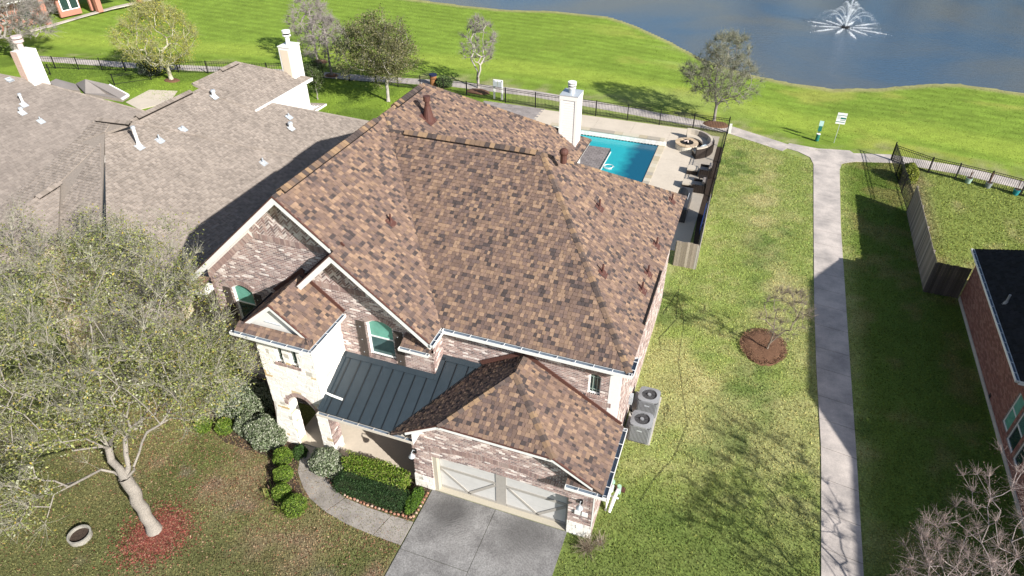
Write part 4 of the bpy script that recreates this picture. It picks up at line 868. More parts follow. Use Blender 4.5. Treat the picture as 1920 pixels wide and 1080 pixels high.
fw_ = empty('front_walk', 'curved concrete walk from the driveway to the arched entry', kind='structure')
wo = [(-13.6, 13.5), (-13.35, 13.0), (-12.95, 12.25), (-12.4, 11.75), (-11.89, 11.41), (-11.05, 11.13), (-10.06, 10.94), (-9.02, 10.88), (-7.95, 10.86)]; wi = [(-12.4, 13.5), (-12.35, 13.15), (-12.15, 12.75), (-11.75, 12.35), (-11.35, 12.1), (-10.7, 11.87), (-9.7, 11.8), (-8.8, 11.8), (-7.95, 11.82)]
for grp_ in ((0, 1, 2), (2, 3, 4, 5), (5, 6, 7), (7, 8)):
    slab([wo[i] for i in grp_]+[wi[i] for i in grp_[::-1]], fw_, .03, WALKM, gap=.018)
# planting beds
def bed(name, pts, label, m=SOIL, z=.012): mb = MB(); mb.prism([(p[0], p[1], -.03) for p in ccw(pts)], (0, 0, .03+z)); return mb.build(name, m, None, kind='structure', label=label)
bed('soil_bed', [(-12.2, 13.45), (-12.1, 12.75), (-11.6, 12.33), (-10.7, 11.9), (-9.7, 11.84), (-8.8, 11.84), (-8.05, 11.86), (-7.98, 13.25), (-8.55, 13.3)], 'planting bed between the front walk and the porch')
bed('soil_bed', [(-17.9, 14.9), (-18.2, 13.2), (-16.5, 12.5), (-14.4, 12.5), (-13.9, 11.6), (-12.9, 10.7), (-12.0, 10.65), (-11.9, 11.3), (-12.45, 11.7), (-13.0, 12.25), (-13.4, 13.0), (-13.7, 13.5), (-14.6, 14.9)], 'planting bed left of the front walk')
# edging stones on the inner side of the walk
edg = empty('garden_edging', 'row of small reddish stones edging the hedge bed beside the walk', 'edging')
pp = [(-12.2, 12.75), (-11.75, 12.33), (-11.3, 12.1), (-10.7, 11.9), (-9.7, 11.84), (-8.8, 11.84), (-8.05, 11.9), (-8.0, 12.5), (-7.99, 13.1)]
for a, b_ in zip(pp[:-1], pp[1:]):
    L = math.dist(a, b_); n = int(L/.135)
    for k in range(n):
        t = (k+.5)/n; x = a[0]+(b_[0]-a[0])*t+random.uniform(-.02, .02); y = a[1]+(b_[1]-a[1])*t+random.uniform(-.02, .02)+.03
        mb = MB(); mb.ell((x, y, .05), (.065*random.uniform(.7, 1.1), .05*random.uniform(.7, 1.1), .05), 6, 4, col=random.choice([(.36, .19, .13), (.42, .26, .18), (.28, .13, .09), (.45, .34, .27)]), jit=.12); mb.build('edging_stone', STONE, edg)

# =================================================================== NEIGHBOUR HOUSES
NC = (.285, .245, .213); NT = n_tone(NC, .12); NT2 = n_tone((.24, .208, .185), .08)
nh = empty('taupe_roof_house', 'house with broad pale taupe shingle roof directly left of the brick house', 'house', loc=(-27, 22, 0))
n8 = np.array([.667, 0, 1.]); d8 = 2.9-.667*20.6
P8 = lambda px, py: tuple(PLN(px, py, n8, d8))
e8 = lambda x, y, dz=0: (x, y, 2.9+.667*(-20.6-x)+dz)
xr8 = -27.7; zr8 = e8(xr8, 0)[2]
Fp = [e8(xr8, 21.0), e8(-24.4, 16.9), e8(-20.6, 12.4), e8(-20.6, 29.7), e8(xr8, 22.5)]
Mp = [e8(xr8, 22.5, -.06), e8(-20.6, 29.7, -.06), e8(-20.6, 36.2, -.06), e8(-26.7, 28.5, -.06), e8(xr8, 27.3, -.06)]
K_e = P8(507, 190); K_b = P8(582, 145); K_r = P8(438, 107)
Kp = [(K_e[0], K_e[1]-1.4, K_e[2]), (K_e[0], K_b[1], K_e[2]), (xr8-.3, 30.9, e8(xr8-.3, 0)[2]), (xr8-.3, 27.2, e8(xr8-.3, 0)[2]), (-26.9, 27.6, e8(-26.9, 0)[2])]
# planes turned to the street, left of the main slope
f_a = np.array(e8(xr8, 21.0)); f_b = np.array(e8(-24.7, 17.0)); f_c = f_a+np.array((-3, 0, 0)); nf = np.cross(f_b-f_a, f_c-f_a); nf /= np.linalg.norm(nf); nf = nf*np.sign(nf[2])
PF = lambda px, py: tuple(PLN(px, py, nf, nf@f_a))
S1p = [tuple(f_a), PF(180, 276), PF(113, 342), PF(110, 440), PF(190, 500), tuple(e8(-24.7, 17.0))]
S2p = [PF(253, 228), tuple(f_a), PF(180, 276), PF(113, 342), PF(40, 395), PF(0, 430), PF(-40, 425), PF(0, 385), PF(62, 332), PF(110, 290), PF(137, 265), PF(180, 222)]
nn10 = np.array([.55, 0.05, 1.]); q10 = np.array(PF(113, 342))+np.array([0, 0, .25]); P10 = lambda px, py: tuple(PLN(px, py, nn10, nn10@q10))
S3p = [P10(113, 340), P10(48, 384), P10(-30, 430), P10(-30, 540), P10(50, 494), P10(108, 446)]
roofn = slab_under([Fp, Mp, Kp, S1p, S3p], nh, NUNDER, .12, 'roof')
slab_under([S2p[:4]+S2p[4:]], nh, NUNDER, .12, 'roof')
for P_, kk in ((Fp, 1), (Mp, 1), (Kp, 1), (S1p, 1), (S3p, 1)):
    fr = roof_frame(P_[0], P_[1], P_[2]) if P_ is not S1p else roof_frame(f_a, f_b, f_c); shingles(fr, [P_], roofn, 0, NT, m=NSHINGLE, t=.032, wd=(.13, .17, .21))
fr = roof_frame(f_a, f_b, f_c)
shingles(fr, [[S2p[0], S2p[1], S2p[2], S2p[10], S2p[11]], [S2p[2], S2p[3], S2p[8], S2p[9], S2p[10]], [S2p[3], S2p[4], S2p[7], S2p[8]], [S2p[4], S2p[5], S2p[6], S2p[7]]], roofn, 0, NT, m=NSHINGLE, t=.032, wd=(.13, .17, .21))
capt = lambda: random.choice([(.27, .23, .20), (.235, .20, .17), (.30, .255, .22)])
nL = np.array([-.667, 0, 1.]); nB = np.array([0, .667, 1.])
kw = dict(m=NSHINGLE, tonef=capt)
ridge_vent(e8(xr8, 22.9), e8(xr8, 26.6), nL, n8, roofn, **kw); caps(e8(xr8, 21), e8(xr8, 22.9), nL, n8, roofn, **kw); caps(e8(xr8, 22.5, .02), e8(-20.6, 29.7, .02), n8, nB, roofn, w=.09, **kw)
k0, k1 = (xr8-.3, 27.2, e8(xr8-.3, 0)[2]), (xr8-.3, 30.9, e8(xr8-.3, 0)[2]); caps(k0, k1, nL, n8, roofn, **kw)
ridge_vent((xr8-.3, 29.4, k0[2]), (xr8-.3, 30.8, k0[2]), nL, n8, roofn, **kw); caps(k1, Kp[1], n8, nB, roofn, w=.1, **kw)
ridge_vent(tuple(np.array(PF(184, 224))), tuple(np.array(PF(246, 231))), nf, nB, roofn, **kw); caps(P10(113, 341), P10(48, 384), nL, nn10, roofn, **kw); ridge_vent(P10(106, 347), P10(68, 371), nL, nn10, roofn, **kw)
mb = MB(); mb.box(K_e[0]-.6, K_e[0]-.35, K_e[1]-1.6, K_b[1]-.3, 2.5, K_e[2]-.12); mb.build('upper_side_wall', STUCCO, nh)
mb = MB(); mb.bar((K_e[0]+.03, K_e[1]-1.4, K_e[2]-.07), (K_e[0]+.03, K_b[1]+.05, K_e[2]-.07), .06, .17); mb.build('fascia', WHITE, nh)
mb = MB(); mb.box(-34, -21.2, 20.5, 33.5, 0, 3.0); mb.box(-26, -21.2, 15.0, 21.0, 0, 3.0); mb.box(-31.5, -25.5, 18.0, 22.0, 0, 3.6); mb.box(K_e[0]-5, K_e[0]-.6, 28, 33, 3, 5.8); mb.build('wall', mat('tan_stucco', (.45, .38, .28), .9, var=.1), nh)
b0 = np.array(P10(50, 494)); b1 = np.array(P10(108, 446)); c_ = [tuple(b0+np.array((.0, .35, -.15))), tuple(b1+np.array((-.3, .0, -.12)))]
cs_ = (b0+b1)/2; mb = MB(); mb.prism([b0+np.array((-.25, .1, -.2)), b1+np.array((-.25, -.1, -.2)), (b1[0]-.25, b1[1]-.1, 0), (b0[0]-.25, b0[1]+.1, 0)], (-.2, 0, 0)); mb.prism([b1+np.array((-.25, -.1, -.2)), b1+np.array((2.2, .6, -1.2)), (b1[0]+2.2, b1[1]+.6, 0), (b1[0]-.25, b1[1]-.1, 0)], (0, .2, 0)); mb.build('cream_gable_wall', mat('cream_stone', (.62, .54, .38), .9, var=.25, scale=2.5, bump=.8, bscale=9), nh)
pr = P8(594, 192); c = [(pr[0]-.5, pr[1]-1.6, 3.4), (pr[0]+.4, pr[1]-1.6, 3.1), (pr[0]+.4, pr[1]+.2, 3.1), (pr[0]-.5, pr[1]+.2, 3.4)]
c = [tuple(G(581, 193, 3.2)), tuple(G(612, 194, 3.0)), tuple(G(584, 211, 3.0)), tuple(G(560, 211, 3.2))]; o = slab_under([c], nh, WHITE, .14, 'small_eave'); shingles(roof_frame(*c[:3]), [c], o, 0, NT, m=NSHINGLE)
# chimney of that house: base on the upper slope
cb = P8(545, 140); X0, X1, Y0, Y1 = cb[0]-.15, cb[0]+.72, cb[1]-.25, cb[1]+.65
q = P8(553, 150); X1 = q[0]-.02; X0 = X1-.78; Y0 = q[1]+.05; Y1 = Y0+1.0
zt = YP(552, 92, Y0)[2]; nch = empty('chimney', parent=nh, loc=(X0, Y0, 5))
mb = MB(); mb.box(X0, X1, Y0, Y1, 4, zt); mb.build('chimney_chase', STUCCO, nch)
mb = MB(); mb.box(X0+.1, X1-.14, Y0-.012, Y0, 5, zt-.15); mb.build('siding_panel', mat('cream_siding', (.70, .60, .47), .8, var=.03), nch)
mb = MB(); mb.box(X0-.03, X1+.03, Y0-.03, Y1+.03, zt, zt+.05); mb.cyl(((X0+X1)/2, (Y0+Y1)/2), .13, zt+.05, zt+.55, 12); mb.cyl(((X0+X1)/2, (Y0+Y1)/2), .24, zt+.55, zt+.62, 14); mb.cyl(((X0+X1)/2, (Y0+Y1)/2), .24, zt+.72, zt+.86, 14); mb.build('chimney_cap', WHITE, nch)
mb = MB(); mb.cyl(((X0+X1)/2, (Y0+Y1)/2), .19, zt+.6, zt+.74, 12); mb.build('flue_slots', DARK, nch); fix(nch)
fr8 = roof_frame(*Fp[:3])
def npipe(px, py, h, r, label, fr=fr8, hood=False, bent=False):
    p = on_roof(px, py, fr.o, fr.N); L0 = empty('roof_vent', label, 'roof vent', 'pale metal vents on the neighbouring roofs', tuple(p)); c = fr.uv(p); s = .18
    mb = MB(); mb.prism([fr.P(c[0]-s, c[1]-s, .022), fr.P(c[0]+s, c[1]-s, .022), fr.P(c[0]+s, c[1]+s, .022), fr.P(c[0]-s, c[1]+s, .022)], fr.N*.012); mb.build('base_flashing', GALV, L0)
    mb = MB(); mb.tube([p, p+np.array([0, 0, h*.3]), p+np.array([0, 0, h])], [r*1.9, r, r], 9); mb.build('pipe', GALV if not hood else WHITE, L0)
    if hood: mb = MB(); mb.cyl(p, r*1.5, p[2]+h, p[2]+h+.1, 10, r*1.2); mb.build('cap', GALV, L0)
    fix(L0)
for a in ((262, 276, .95, .075, 'tall white vent pipe on the front part of the taupe roof', fr8, True), (300, 264, .32, .035, 'short vent right of the tall white pipe on the taupe roof', fr8), (343, 243, .2, .04, 'small vent just behind the diagonal crease of the taupe roof', fr8),
          (402, 182, .3, .09, 'hooded vent high on the taupe roof below the upper ridge', fr8, True), (542, 220, .25, .035, 'thin vent on the taupe roof below the white side wall', fr8), (546, 241, .28, .1, 'hooded vent nearest the white side wall on the taupe roof', fr8, True), (494, 306, .3, .04, 'lone thin vent low on the taupe roof near the shadow edge', fr8)): npipe(*a)
# second neighbour, far left
nh2 = empty('grey_roof_house', 'house with greyer shingle roof at the left edge, behind the taupe roof', 'house', loc=(-38, 24, 0))
n9 = np.array([.667, 0, 1.]); d9 = 2.9-.667*36.0; P9 = lambda px, py: tuple(PLN(px, py, n9, d9))
R2 = [P9(-60, 128), P9(0, 138), P9(57, 149), P9(285, 212), P9(240, 240), P9(180, 300), P9(110, 360), P9(-60, 440)]
r2o = slab_under([R2], nh2, NUNDER, .12, 'roof'); shingles(roof_frame(R2[0], R2[3], R2[6]), [R2], r2o, 0, NT2, m=NSHINGLE, t=.016, wd=(.2, .28, .36), ex=.17)
caps(R2[2], R2[3], n9, nB, r2o, w=.1, **kw)
mb = MB(); mb.box(-46, -36.8, 18, 31, 0, 2.8); mb.build('wall', MORTAR, nh2)
q = np.array(G(95, 152, 3.6)); c1 = [tuple(G(92, 155, 3.5)), tuple(G(105, 148, 3.6)), tuple(G(142, 158, 3.3)), tuple(G(150, 170, 3.2)), tuple(G(110, 166, 3.3))]; c2 = [tuple(G(142, 157, 3.3)), tuple(G(160, 149, 3.8)), tuple(G(205, 159, 3.3)), tuple(G(241, 178, 2.7)), tuple(G(228, 186, 2.7)), tuple(G(160, 175, 3.1))]
for c in (c1, c2):
    o = slab_under([c], nh2, NUNDER, .2, 'porch_roof'); mb = MB(); cc = [np.array(p) for p in c]; mb.prism([p for p in cc], (0, 0, .02)); mb.build('shingle_course', mat('grey_roof_plain', (.235, .212, .20), .95, var=.1, big=.1), o)
mb = MB(); a, b_ = np.array(G(241, 178, 2.7)), np.array(G(228, 186, 2.7)); mb.bar(a, b_, .12, .14); mb.bar(np.array(G(205, 159, 3.3)), a, .08, .12); mb.build('gutter', WHITE, nh2)
q = P9(45, 149); zt = YP(30, 97, q[1]+.2)[2]; X1 = q[0]+.55; X0 = X1-.85; Y0 = q[1]+.1; Y1 = Y0+1.0; c2h = empty('chimney', parent=nh2, loc=(X0, Y0, 5))
mb = MB(); mb.box(X0, X1, Y0, Y1, 3, zt); mb.build('chimney_chase', STUCCO, c2h); mb = MB(); mb.box(X0-.01, X0+.5, Y0-.012, Y0-.001, 4, zt); mb.build('brick_face', mat('pale_brick', (.55, .40, .33), .9, var=.2), c2h)
mb = MB(); mb.cyl(((X0+X1)/2-.1, (Y0+Y1)/2), .17, zt, zt+.5, 12); mb.cyl(((X0+X1)/2-.1, (Y0+Y1)/2), .3, zt+.45, zt+.6, 12); mb.cyl(((X0+X1)/2-.1, (Y0+Y1)/2), .3, zt+.68, zt+.8, 12); mb.build('chimney_cap', mat('pink_cap', (.6, .5, .47), .7), c2h); fix(c2h)
fr9 = roof_frame(R2[0], R2[3], R2[6])
npipe(45, 197, .6, .07, 'upright vent pipe high on the grey roof', fr9, True); npipe(42, 212, .25, .09, 'squat hooded vent below the upright pipe on the grey roof', fr9, True); npipe(77, 228, .3, .04, 'dark based thin vent lowest on the grey roof', fr9); npipe(18, 150, .1, .13, 'low square vent near the ridge of the grey roof', fr9)
fix(nh); fix(nh2)
# right neighbour
rh = empty('black_roof_house', 'house with red brick side wall and black roof at the right edge', 'house', loc=(15, 25, 0))
BLK = n_tone((.016, .016, .018), .2); xe, ze_, ye, mm = 11.25, 3.15, 31.95, .79
r1 = [(xe, 22.7, ze_), (xe, ye, ze_), (xe+7, ye-7, ze_+7*mm), (xe+7, 22.7, ze_+7*mm)]; r3 = [(xe+.55, 4, ze_), (xe+.55, 16.5, ze_), (xe+7, 16.5, ze_+6.45*.70), (xe+7, 4, ze_+6.45*.70)]; r3b = [(xe+.55, 16.5, ze_), (xe+.55, 22.7, ze_), (xe+7, 22.7, ze_+7*mm), (xe+7, 16.5, ze_+7*mm)]; rb = [(xe, ye, ze_), (xe+14, ye, ze_), (xe+7, ye-7, ze_+7*mm)]
rbk = [(xe+14, ye, ze_), (xe+14, 16.5, ze_), (xe+7, 16.5, ze_+7*mm), (xe+7, ye-7, ze_+7*mm)]; rbk2 = [(xe+14, 16.5, ze_), (xe+14, 4, ze_), (xe+7, 4, ze_+6.45*.70), (xe+7, 16.5, ze_+6.45*.70)]
ro = slab_under([r1, r3, r3b, rb, rbk, rbk2], rh, UNDER, .1, 'roof'); BSH = mat('black_shingle', rough=.95, attr=True, var=.25, scale=3, bump=.3, bscale=120)
shingles(roof_frame(*r1[:3]), [r1], ro, 0, BLK, m=BSH, wd=(.2, .3)); shingles(roof_frame(*rb), [rb], ro, 0, BLK, m=BSH, wd=(.3, .4)); shingles(roof_frame(*r3[:3]), [r3], ro, 0, BLK, m=BSH, wd=(.3, .4)); shingles(roof_frame(*r3b[:3]), [r3b], ro, 0, BLK, m=BSH, wd=(.3, .4))

frr = Frame((11.75, 32.4, 0), (0, -1, 0), (0, 0, 1)); RT = [q3(c) for c in ((.30, .15, .12), (.26, .125, .10), (.34, .18, .145), (.22, .11, .09))]
wins = [(9.05, 9.75, .6, 2.2), (9.92, 10.75, .52, 2.2), (10.95, 11.6, .55, 2.2)]
wops = [[(a, c), (b, c), (b, d), (a, d)] for a, b, c, d in wins]
rw = wall_mesh(frr, None, wops, rh, mat('grey_mortar', (.36, .30, .27), .95), .2, 'brick_wall', [[(0, 0), (27, 0), (27, 3.0), (0, 3.0)]])
items = []; cvx = [[(0, .22), (20, .22), (20, 3.0), (0, 3.0)]]; v = .22; jj = 0
while v < 3.0:
    u = (jj % 2)*.104-.1
    while u < 19: tile_rect(items, [(u, v), (u+.195, v), (u+.195, v+.062), (u, v+.062)], cvx, wops, random.choice(RT), .01); u += .208
    v += .075; jj += 1
tiles_out(items, frr, 'brick', BRICK, rw, 0)
for k, (a, b_, c, d) in enumerate(wins): window(frr, a, b_, c, d, 0, rh, recess=.07, label='%s of the ground floor windows in the red side wall' % ('farthest', 'middle and largest', 'nearest')[k], upper=GLD if k else GLT, lower=GLD if k else GLT)
mb = MB(); fbox(mb, frr, 0, 20, 0, .2, 0, .03); mb.build('foundation', CONC, rh)
mb = MB(); mb.box(xe-.02, xe+.02, 22.7, ye, ze_-.17, ze_-.01); mb.box(xe-.02, xe+.55, 22.68, 22.72, ze_-.17, ze_); mb.build('fascia', WHITE, rh)
gutter((xe-.02, ye, ze_-.01), (xe-.02, 22.7, ze_-.01), (-1, 0, 0), rh, .10, .1); mb = MB(); mb.box(xe, 11.75, 22.7, ye, ze_-.16, ze_-.12); mb.build('soffit', WHITE, rh)
mb = MB(); p = frr.P(7.35, .32, 0); mb.box(p[0]-.03, p[0], p[1]-.09, p[1]+.09, p[2]-.08, p[2]+.08); mb.build('wall_vent', BLACK, rh)
f1r = roof_frame(*r1[:3]); fix(rh)
for (px, py) in ((1886, 568),):
    p = on_roof(px, py, f1r.o, f1r.N); L0 = empty('vent_pipe', 'thin grey vent pipe on the black roof', 'vent pipe', loc=tuple(p)); mb = MB(); mb.cyl(p, .045, p[2], p[2]+.42, 9); mb.build('pipe', GREYPL, L0); mb = MB(); mb.cyl(p, .12, p[2]-.08, p[2]+.1, 9, .05); mb.build('collar', GREYPL, L0); fix(L0)
# far brick house at the top left
fh = empty('far_brick_house', 'red brick house with grey roof and white windows at the top left', 'house', loc=(-78, 60, 0))
a = G(78, 42); b_ = G(226, 8); d = (b_-a)/np.linalg.norm(b_-a); nrm = np.array([d[1], -d[0], 0]); z3 = np.array([0, 0, 1.]); ff = Frame(a-d*14, d, z3); LW = float(np.linalg.norm(b_-a))
RB_ = mat('far_red_brick', (.42, .19, .14), .9, var=.15)
mb = MB()
for (u0, u1) in ((0, 15), (16.2, 18.6), (20.2, 14+LW*.62)): mb.prism([ff.P(u0, 0), ff.P(u1, 0), ff.P(u1, 2.9), ff.P(u0, 2.9)], -ff.N*.3)
mb.prism([ff.P(0, 0, -6), ff.P(14+LW, 0, -6), ff.P(14+LW, 2.9, -6), ff.P(0, 2.9, -6)], -ff.N*.3); mb.build('wall', RB_, fh)
for u in (14.1, 20.0, 25.0, 29.0): mb = MB(); fbox(mb, ff, u-.28, u+.28, 0, 2.7, .9, 1.45); mb.build('porch_pillar', RB_, fh)
for u in (12.8, 17.0, 18.0): 
    mb = MB(); fbox(mb, ff, u-.5, u+.5, .6, 2.3, .0, .05); o = mb.build('window', WHITE, fh); mb = MB(); fbox(mb, ff, u-.4, u+.4, .7, 2.2, .05, .06); mb.build('pane', GLD, o)
mb = MB(); fbox(mb, ff, -4, 14+LW, 2.75, 2.95, -6, 1.7); mb.build('fascia', WHITE, fh)
mb = MB(); mb.prism([ff.P(-4, 2.95, 1.8), ff.P(14+LW, 2.95, 1.8), ff.P(14+LW-4, 6.2, -5), ff.P(-4, 6.2, -5)], (0, 0, .1)); mb.build('roof', mat('grey_roof_plain', (.24, .215, .20), .95, var=.1, big=.1), fh)
fix(fh)

# =================================================================== POOL TERRACE
deck = empty('pool_deck', 'cream concrete terrace around the pool', kind='structure')
px0, px1, py0, py1 = -13.2, -5.42, 36.4, 45.25
for (x0, x1, y0, y1) in ((-20, -15.3, 48.0, 48.95), (-5.0, -3.0, 36, 38.2), (-5.0, -3.0, 38.2, 40.7), (-5.0, -3.0, 40.7, 43.2), (-5.0, -3.0, 43.2, 45.6), (-5.0, -3.0, 45.6, 48.9), (-3.0, -1.5, 36, 38.2), (-3.0, -1.5, 38.2, 40.7), (-3, -1.5, 40.7, 43.2), (-3, -1.5, 43.2, 45.6), (-3, -1.5, 45.6, 48.3),
                         (-7.8, -5.0, 45.95, 48.9), (-10.6, -7.8, 45.95, 48.9), (-13.4, -10.6, 45.95, 48.9), (-16, -13.4, 45.95, 48.9), (-5.0, -1.5, 32, 36), (-2.07, -1.2, 30.75, 32), (-17, -13.2, 36, 45.9)): slab([(x0, y0), (x1, y0), (x1, y1), (x0, y1)], deck, .03, CREAM)
pool = empty('swimming_pool', 'rectangular turquoise swimming pool behind the house', 'pool', loc=(-9, 41, 0))
# the ground sheet is below the basin, so the basin stands as a shallow tray with a real rim
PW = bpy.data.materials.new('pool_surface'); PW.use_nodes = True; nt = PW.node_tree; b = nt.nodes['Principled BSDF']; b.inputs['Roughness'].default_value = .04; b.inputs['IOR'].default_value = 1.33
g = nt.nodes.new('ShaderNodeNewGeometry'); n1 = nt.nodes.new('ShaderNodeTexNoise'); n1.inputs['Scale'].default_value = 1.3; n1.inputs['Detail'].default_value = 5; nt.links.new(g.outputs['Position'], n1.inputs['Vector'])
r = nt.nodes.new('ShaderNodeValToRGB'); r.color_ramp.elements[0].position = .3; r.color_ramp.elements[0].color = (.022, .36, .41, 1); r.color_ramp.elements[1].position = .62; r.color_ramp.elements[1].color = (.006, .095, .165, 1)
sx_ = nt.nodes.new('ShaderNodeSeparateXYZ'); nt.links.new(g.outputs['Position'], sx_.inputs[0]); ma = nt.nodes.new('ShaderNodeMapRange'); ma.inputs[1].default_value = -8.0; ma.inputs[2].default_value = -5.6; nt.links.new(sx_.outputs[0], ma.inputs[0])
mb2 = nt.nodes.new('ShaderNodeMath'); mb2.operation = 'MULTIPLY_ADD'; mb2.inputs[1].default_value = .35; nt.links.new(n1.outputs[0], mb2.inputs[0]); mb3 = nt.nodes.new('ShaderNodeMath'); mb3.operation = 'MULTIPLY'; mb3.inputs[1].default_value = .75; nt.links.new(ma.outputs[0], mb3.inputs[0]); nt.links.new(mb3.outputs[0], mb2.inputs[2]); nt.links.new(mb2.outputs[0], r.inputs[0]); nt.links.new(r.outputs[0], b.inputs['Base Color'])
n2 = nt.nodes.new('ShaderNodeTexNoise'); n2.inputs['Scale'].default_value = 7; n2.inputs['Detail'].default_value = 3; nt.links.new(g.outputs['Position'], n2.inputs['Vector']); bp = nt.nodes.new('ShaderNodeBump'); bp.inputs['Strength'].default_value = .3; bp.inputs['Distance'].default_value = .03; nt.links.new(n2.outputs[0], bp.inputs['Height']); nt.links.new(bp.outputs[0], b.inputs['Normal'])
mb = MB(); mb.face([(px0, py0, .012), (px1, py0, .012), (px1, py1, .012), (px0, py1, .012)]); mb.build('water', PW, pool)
CT = [(.44, .38, .27), (.50, .44, .33), (.38, .34, .28), (.55, .50, .40)]
y = py0
while y < py1+.3:
    mb = MB(); L = random.choice((.45, .6, .75)); mb.box(px1, px1+.44, y+.01, min(y+L, py1+.5)-.01, -.02, .055, random.choice(CT)); mb.build('coping_stone', STONE, pool); y += L
mb = MB(); mb.box(px0-.3, px1+.3, py1, py1+.35, 0, .42); mb.build('raised_wall', STONEMORTAR, pool)
x = px0-.3
while x < px1+.3:
    wv = random.choice((.18, .25, .32))
    for (za, zb) in ((.06, .2), (.2, .40)): mb = MB(); mb.box(x+.006, x+wv-.006, py1-.02, py1, za+.006, zb-.006, random.choice(SW)); mb.build('wall_stone', STONE, pool)
    x += wv
x = px0-.3
while x < px1+.2:
    L = random.choice((.6, .9, 1.2)); mb = MB(); mb.box(x+.008, min(x+L, px1+.35)-.008, py1-.05, py1+.42, .42, .47, random.choice(CT+[(.42, .25, .14)])); mb.build('coping_stone', STONE, pool); x += L
for k in range(34):
    x = px0+.02+k*.232; mb = MB(); mb.box(x, x+.14, py1-.03, py1-.001, .012, .07); mb.build('waterline_tile', BLACK, pool)
q = [g2(1088, 276), g2(1147, 284), g2(1128, 319), g2(1075, 312)]
sx0, sx1, sy0, sy1 = -12.2, g2(1147, 284)[0]-.05, g2(1128, 319)[1]-3.5, g2(1147, 284)[1]-.2
mb = MB(); mb.box(sx0, sx1, sy0, sy1, 0, .30); mb.build('raised_spa_wall', BLACK, pool); mb = MB(); mb.box(sx1, sx1+.04, sy0, sy1+.03, 0.0, .06); mb.build('white_trim', WHITE, pool)
y = sy0; j = 0; mbp = MB()
while y < sy1-.1:
    x = sx0+(j % 2)*.16
    while x < sx1-.1: k_ = random.uniform(.8, 1.15); mbp.box(x+.008, min(x+.32, sx1)-.008, y+.008, y+.20, .30, .325, (.22*k_, .195*k_, .19*k_)); x += .33
    y += .21; j += 1
mbp.build('spa_paver', PAVER, pool, kind='stuff')
cq = G(1141, 313, .03); mb = MB()
for k in range(2): mb.tube([(cq[0]+.35*math.cos(t)*(1-.2*k), cq[1]+.35*math.sin(t)*(1-.2*k), .05+.03*k) for t in np.linspace(.3+k, 5.6+k, 16)], .02, 5)
mb.build('cleaner_hose', WHITE, None, label='white loop of cleaner hose floating in the pool beside the grey paver ledge', cat='hose')
fix(pool)
# grey paver patio, behind the rear wing
mbp = MB(); y = 44.6; j = 0
while y < 48.9:
    x = -20.3+(j % 2)*.2
    while x < -15.35: k_ = random.uniform(.8, 1.15); mbp.box(x+.01, x+.39, y+.01, y+.25, -.02, .045, (.30*k_, .27*k_, .26*k_)); x += .4
    y += .26; j += 1
mbp.build('paver_patio', PAVER, None, kind='structure', label='grey paver patio')
slab([(-26.5, 29), (-20.9, 29), (-20.9, 29.1), (-26.5, 29.1)], deck, .02, CREAM)
bed('patio', [G(236, 192)[:2], G(280, 169)[:2], G(333, 171)[:2], G(318, 192)[:2], G(262, 206)[:2]], 'cream garden patio behind the taupe roof', CREAM, .03)
# fire pit
c = G(1287, 268, .40); fc = (c[0]+.02, c[1]); fpit = empty('fire_pit', 'round cream fire pit with tan rim and dark lava rocks', 'fire pit', loc=(fc[0], fc[1], 0))
mb = MB(); mb.cyl(fc, .74, .02, .42, 28); mb.build('fire_bowl', mat('cream_plaster', (.66, .60, .50), .85, var=.06), fpit)
for k in range(12):
    t0, t1 = 2*math.pi*k/12+.02, 2*math.pi*(k+1)/12-.02; r0, r1 = .47, .80; mb = MB(); P = [(fc[0]+rr*math.cos(t), fc[1]+rr*math.sin(t), .42) for rr, t in ((r0, t0), (r1, t0), (r1, (t0+t1)/2), (r1, t1), (r0, t1), (r0, (t0+t1)/2))]; mb.prism(P, (0, 0, .05), random.choice([(.50, .38, .25), (.55, .43, .30), (.46, .36, .26)])); mb.build('rim_stone', STONE, fpit)
mb = MB(); mb.cyl(fc, .47, .40, .43, 24); mb.build('burner_pan', BLACK, fpit)
for k in range(26):
    t = random.uniform(0, 6.28); rr = .42*math.sqrt(random.random()); white = k < 9; rr = rr*.4 if white else rr; mb = MB(); x_, y_ = fc[0]+rr*math.cos(t)-(.03 if white else 0), fc[1]+rr*math.sin(t); mb.ell((x_, y_, .47+(.04 if white else 0)), (.055, .05, .05), 6, 4, col=(.62, .52, .47) if white else (.03, .028, .03), jit=.2); mb.build('lava_rock', STONE, fpit)
fix(fpit)
# curved sofa round the pit
WICK = mat('dark_wicker', (.035, .026, .022), .7, var=.3, scale=30, bump=.4); CUSH = mat('beige_cushion', (.52, .46, .38), .9, var=.06, scale=5); CUSH2 = mat('taupe_cushion', (.36, .31, .27), .9, var=.06, scale=5)
sofa = empty('curved_sofa', 'curved dark wicker sofa with beige cushions wrapping around the fire pit', 'sofa', loc=(fc[0]+1, fc[1], 0))
def arcseg(t0, t1, r0, r1, z0, z1, n=5, lean=0):
    mb = MB(); ts = np.linspace(t0, t1, n); vs = []
    for t in ts:
        for rr, z in ((r0, z0), (r1, z0), (r1+lean, z1), (r0+lean, z1)): vs.append((fc[0]+rr*math.cos(t), fc[1]+rr*math.sin(t), z))
    fs = [(4*i+k, 4*i+(k+1) % 4, 4*(i+1)+(k+1) % 4, 4*(i+1)+k) for i in range(n-1) for k in range(4)]+[(0, 3, 2, 1), (4*n-4, 4*n-3, 4*n-2, 4*n-1)]; mb.mesh(vs, fs); return mb
T0, T1 = math.radians(-62), math.radians(98)
arcseg(T0, T1, 1.12, 1.78, .03, .30, 16).build('frame', WICK, sofa); arcseg(T0, T1, 1.74, 1.86, .03, .70, 16).build('back_frame', WICK, sofa)
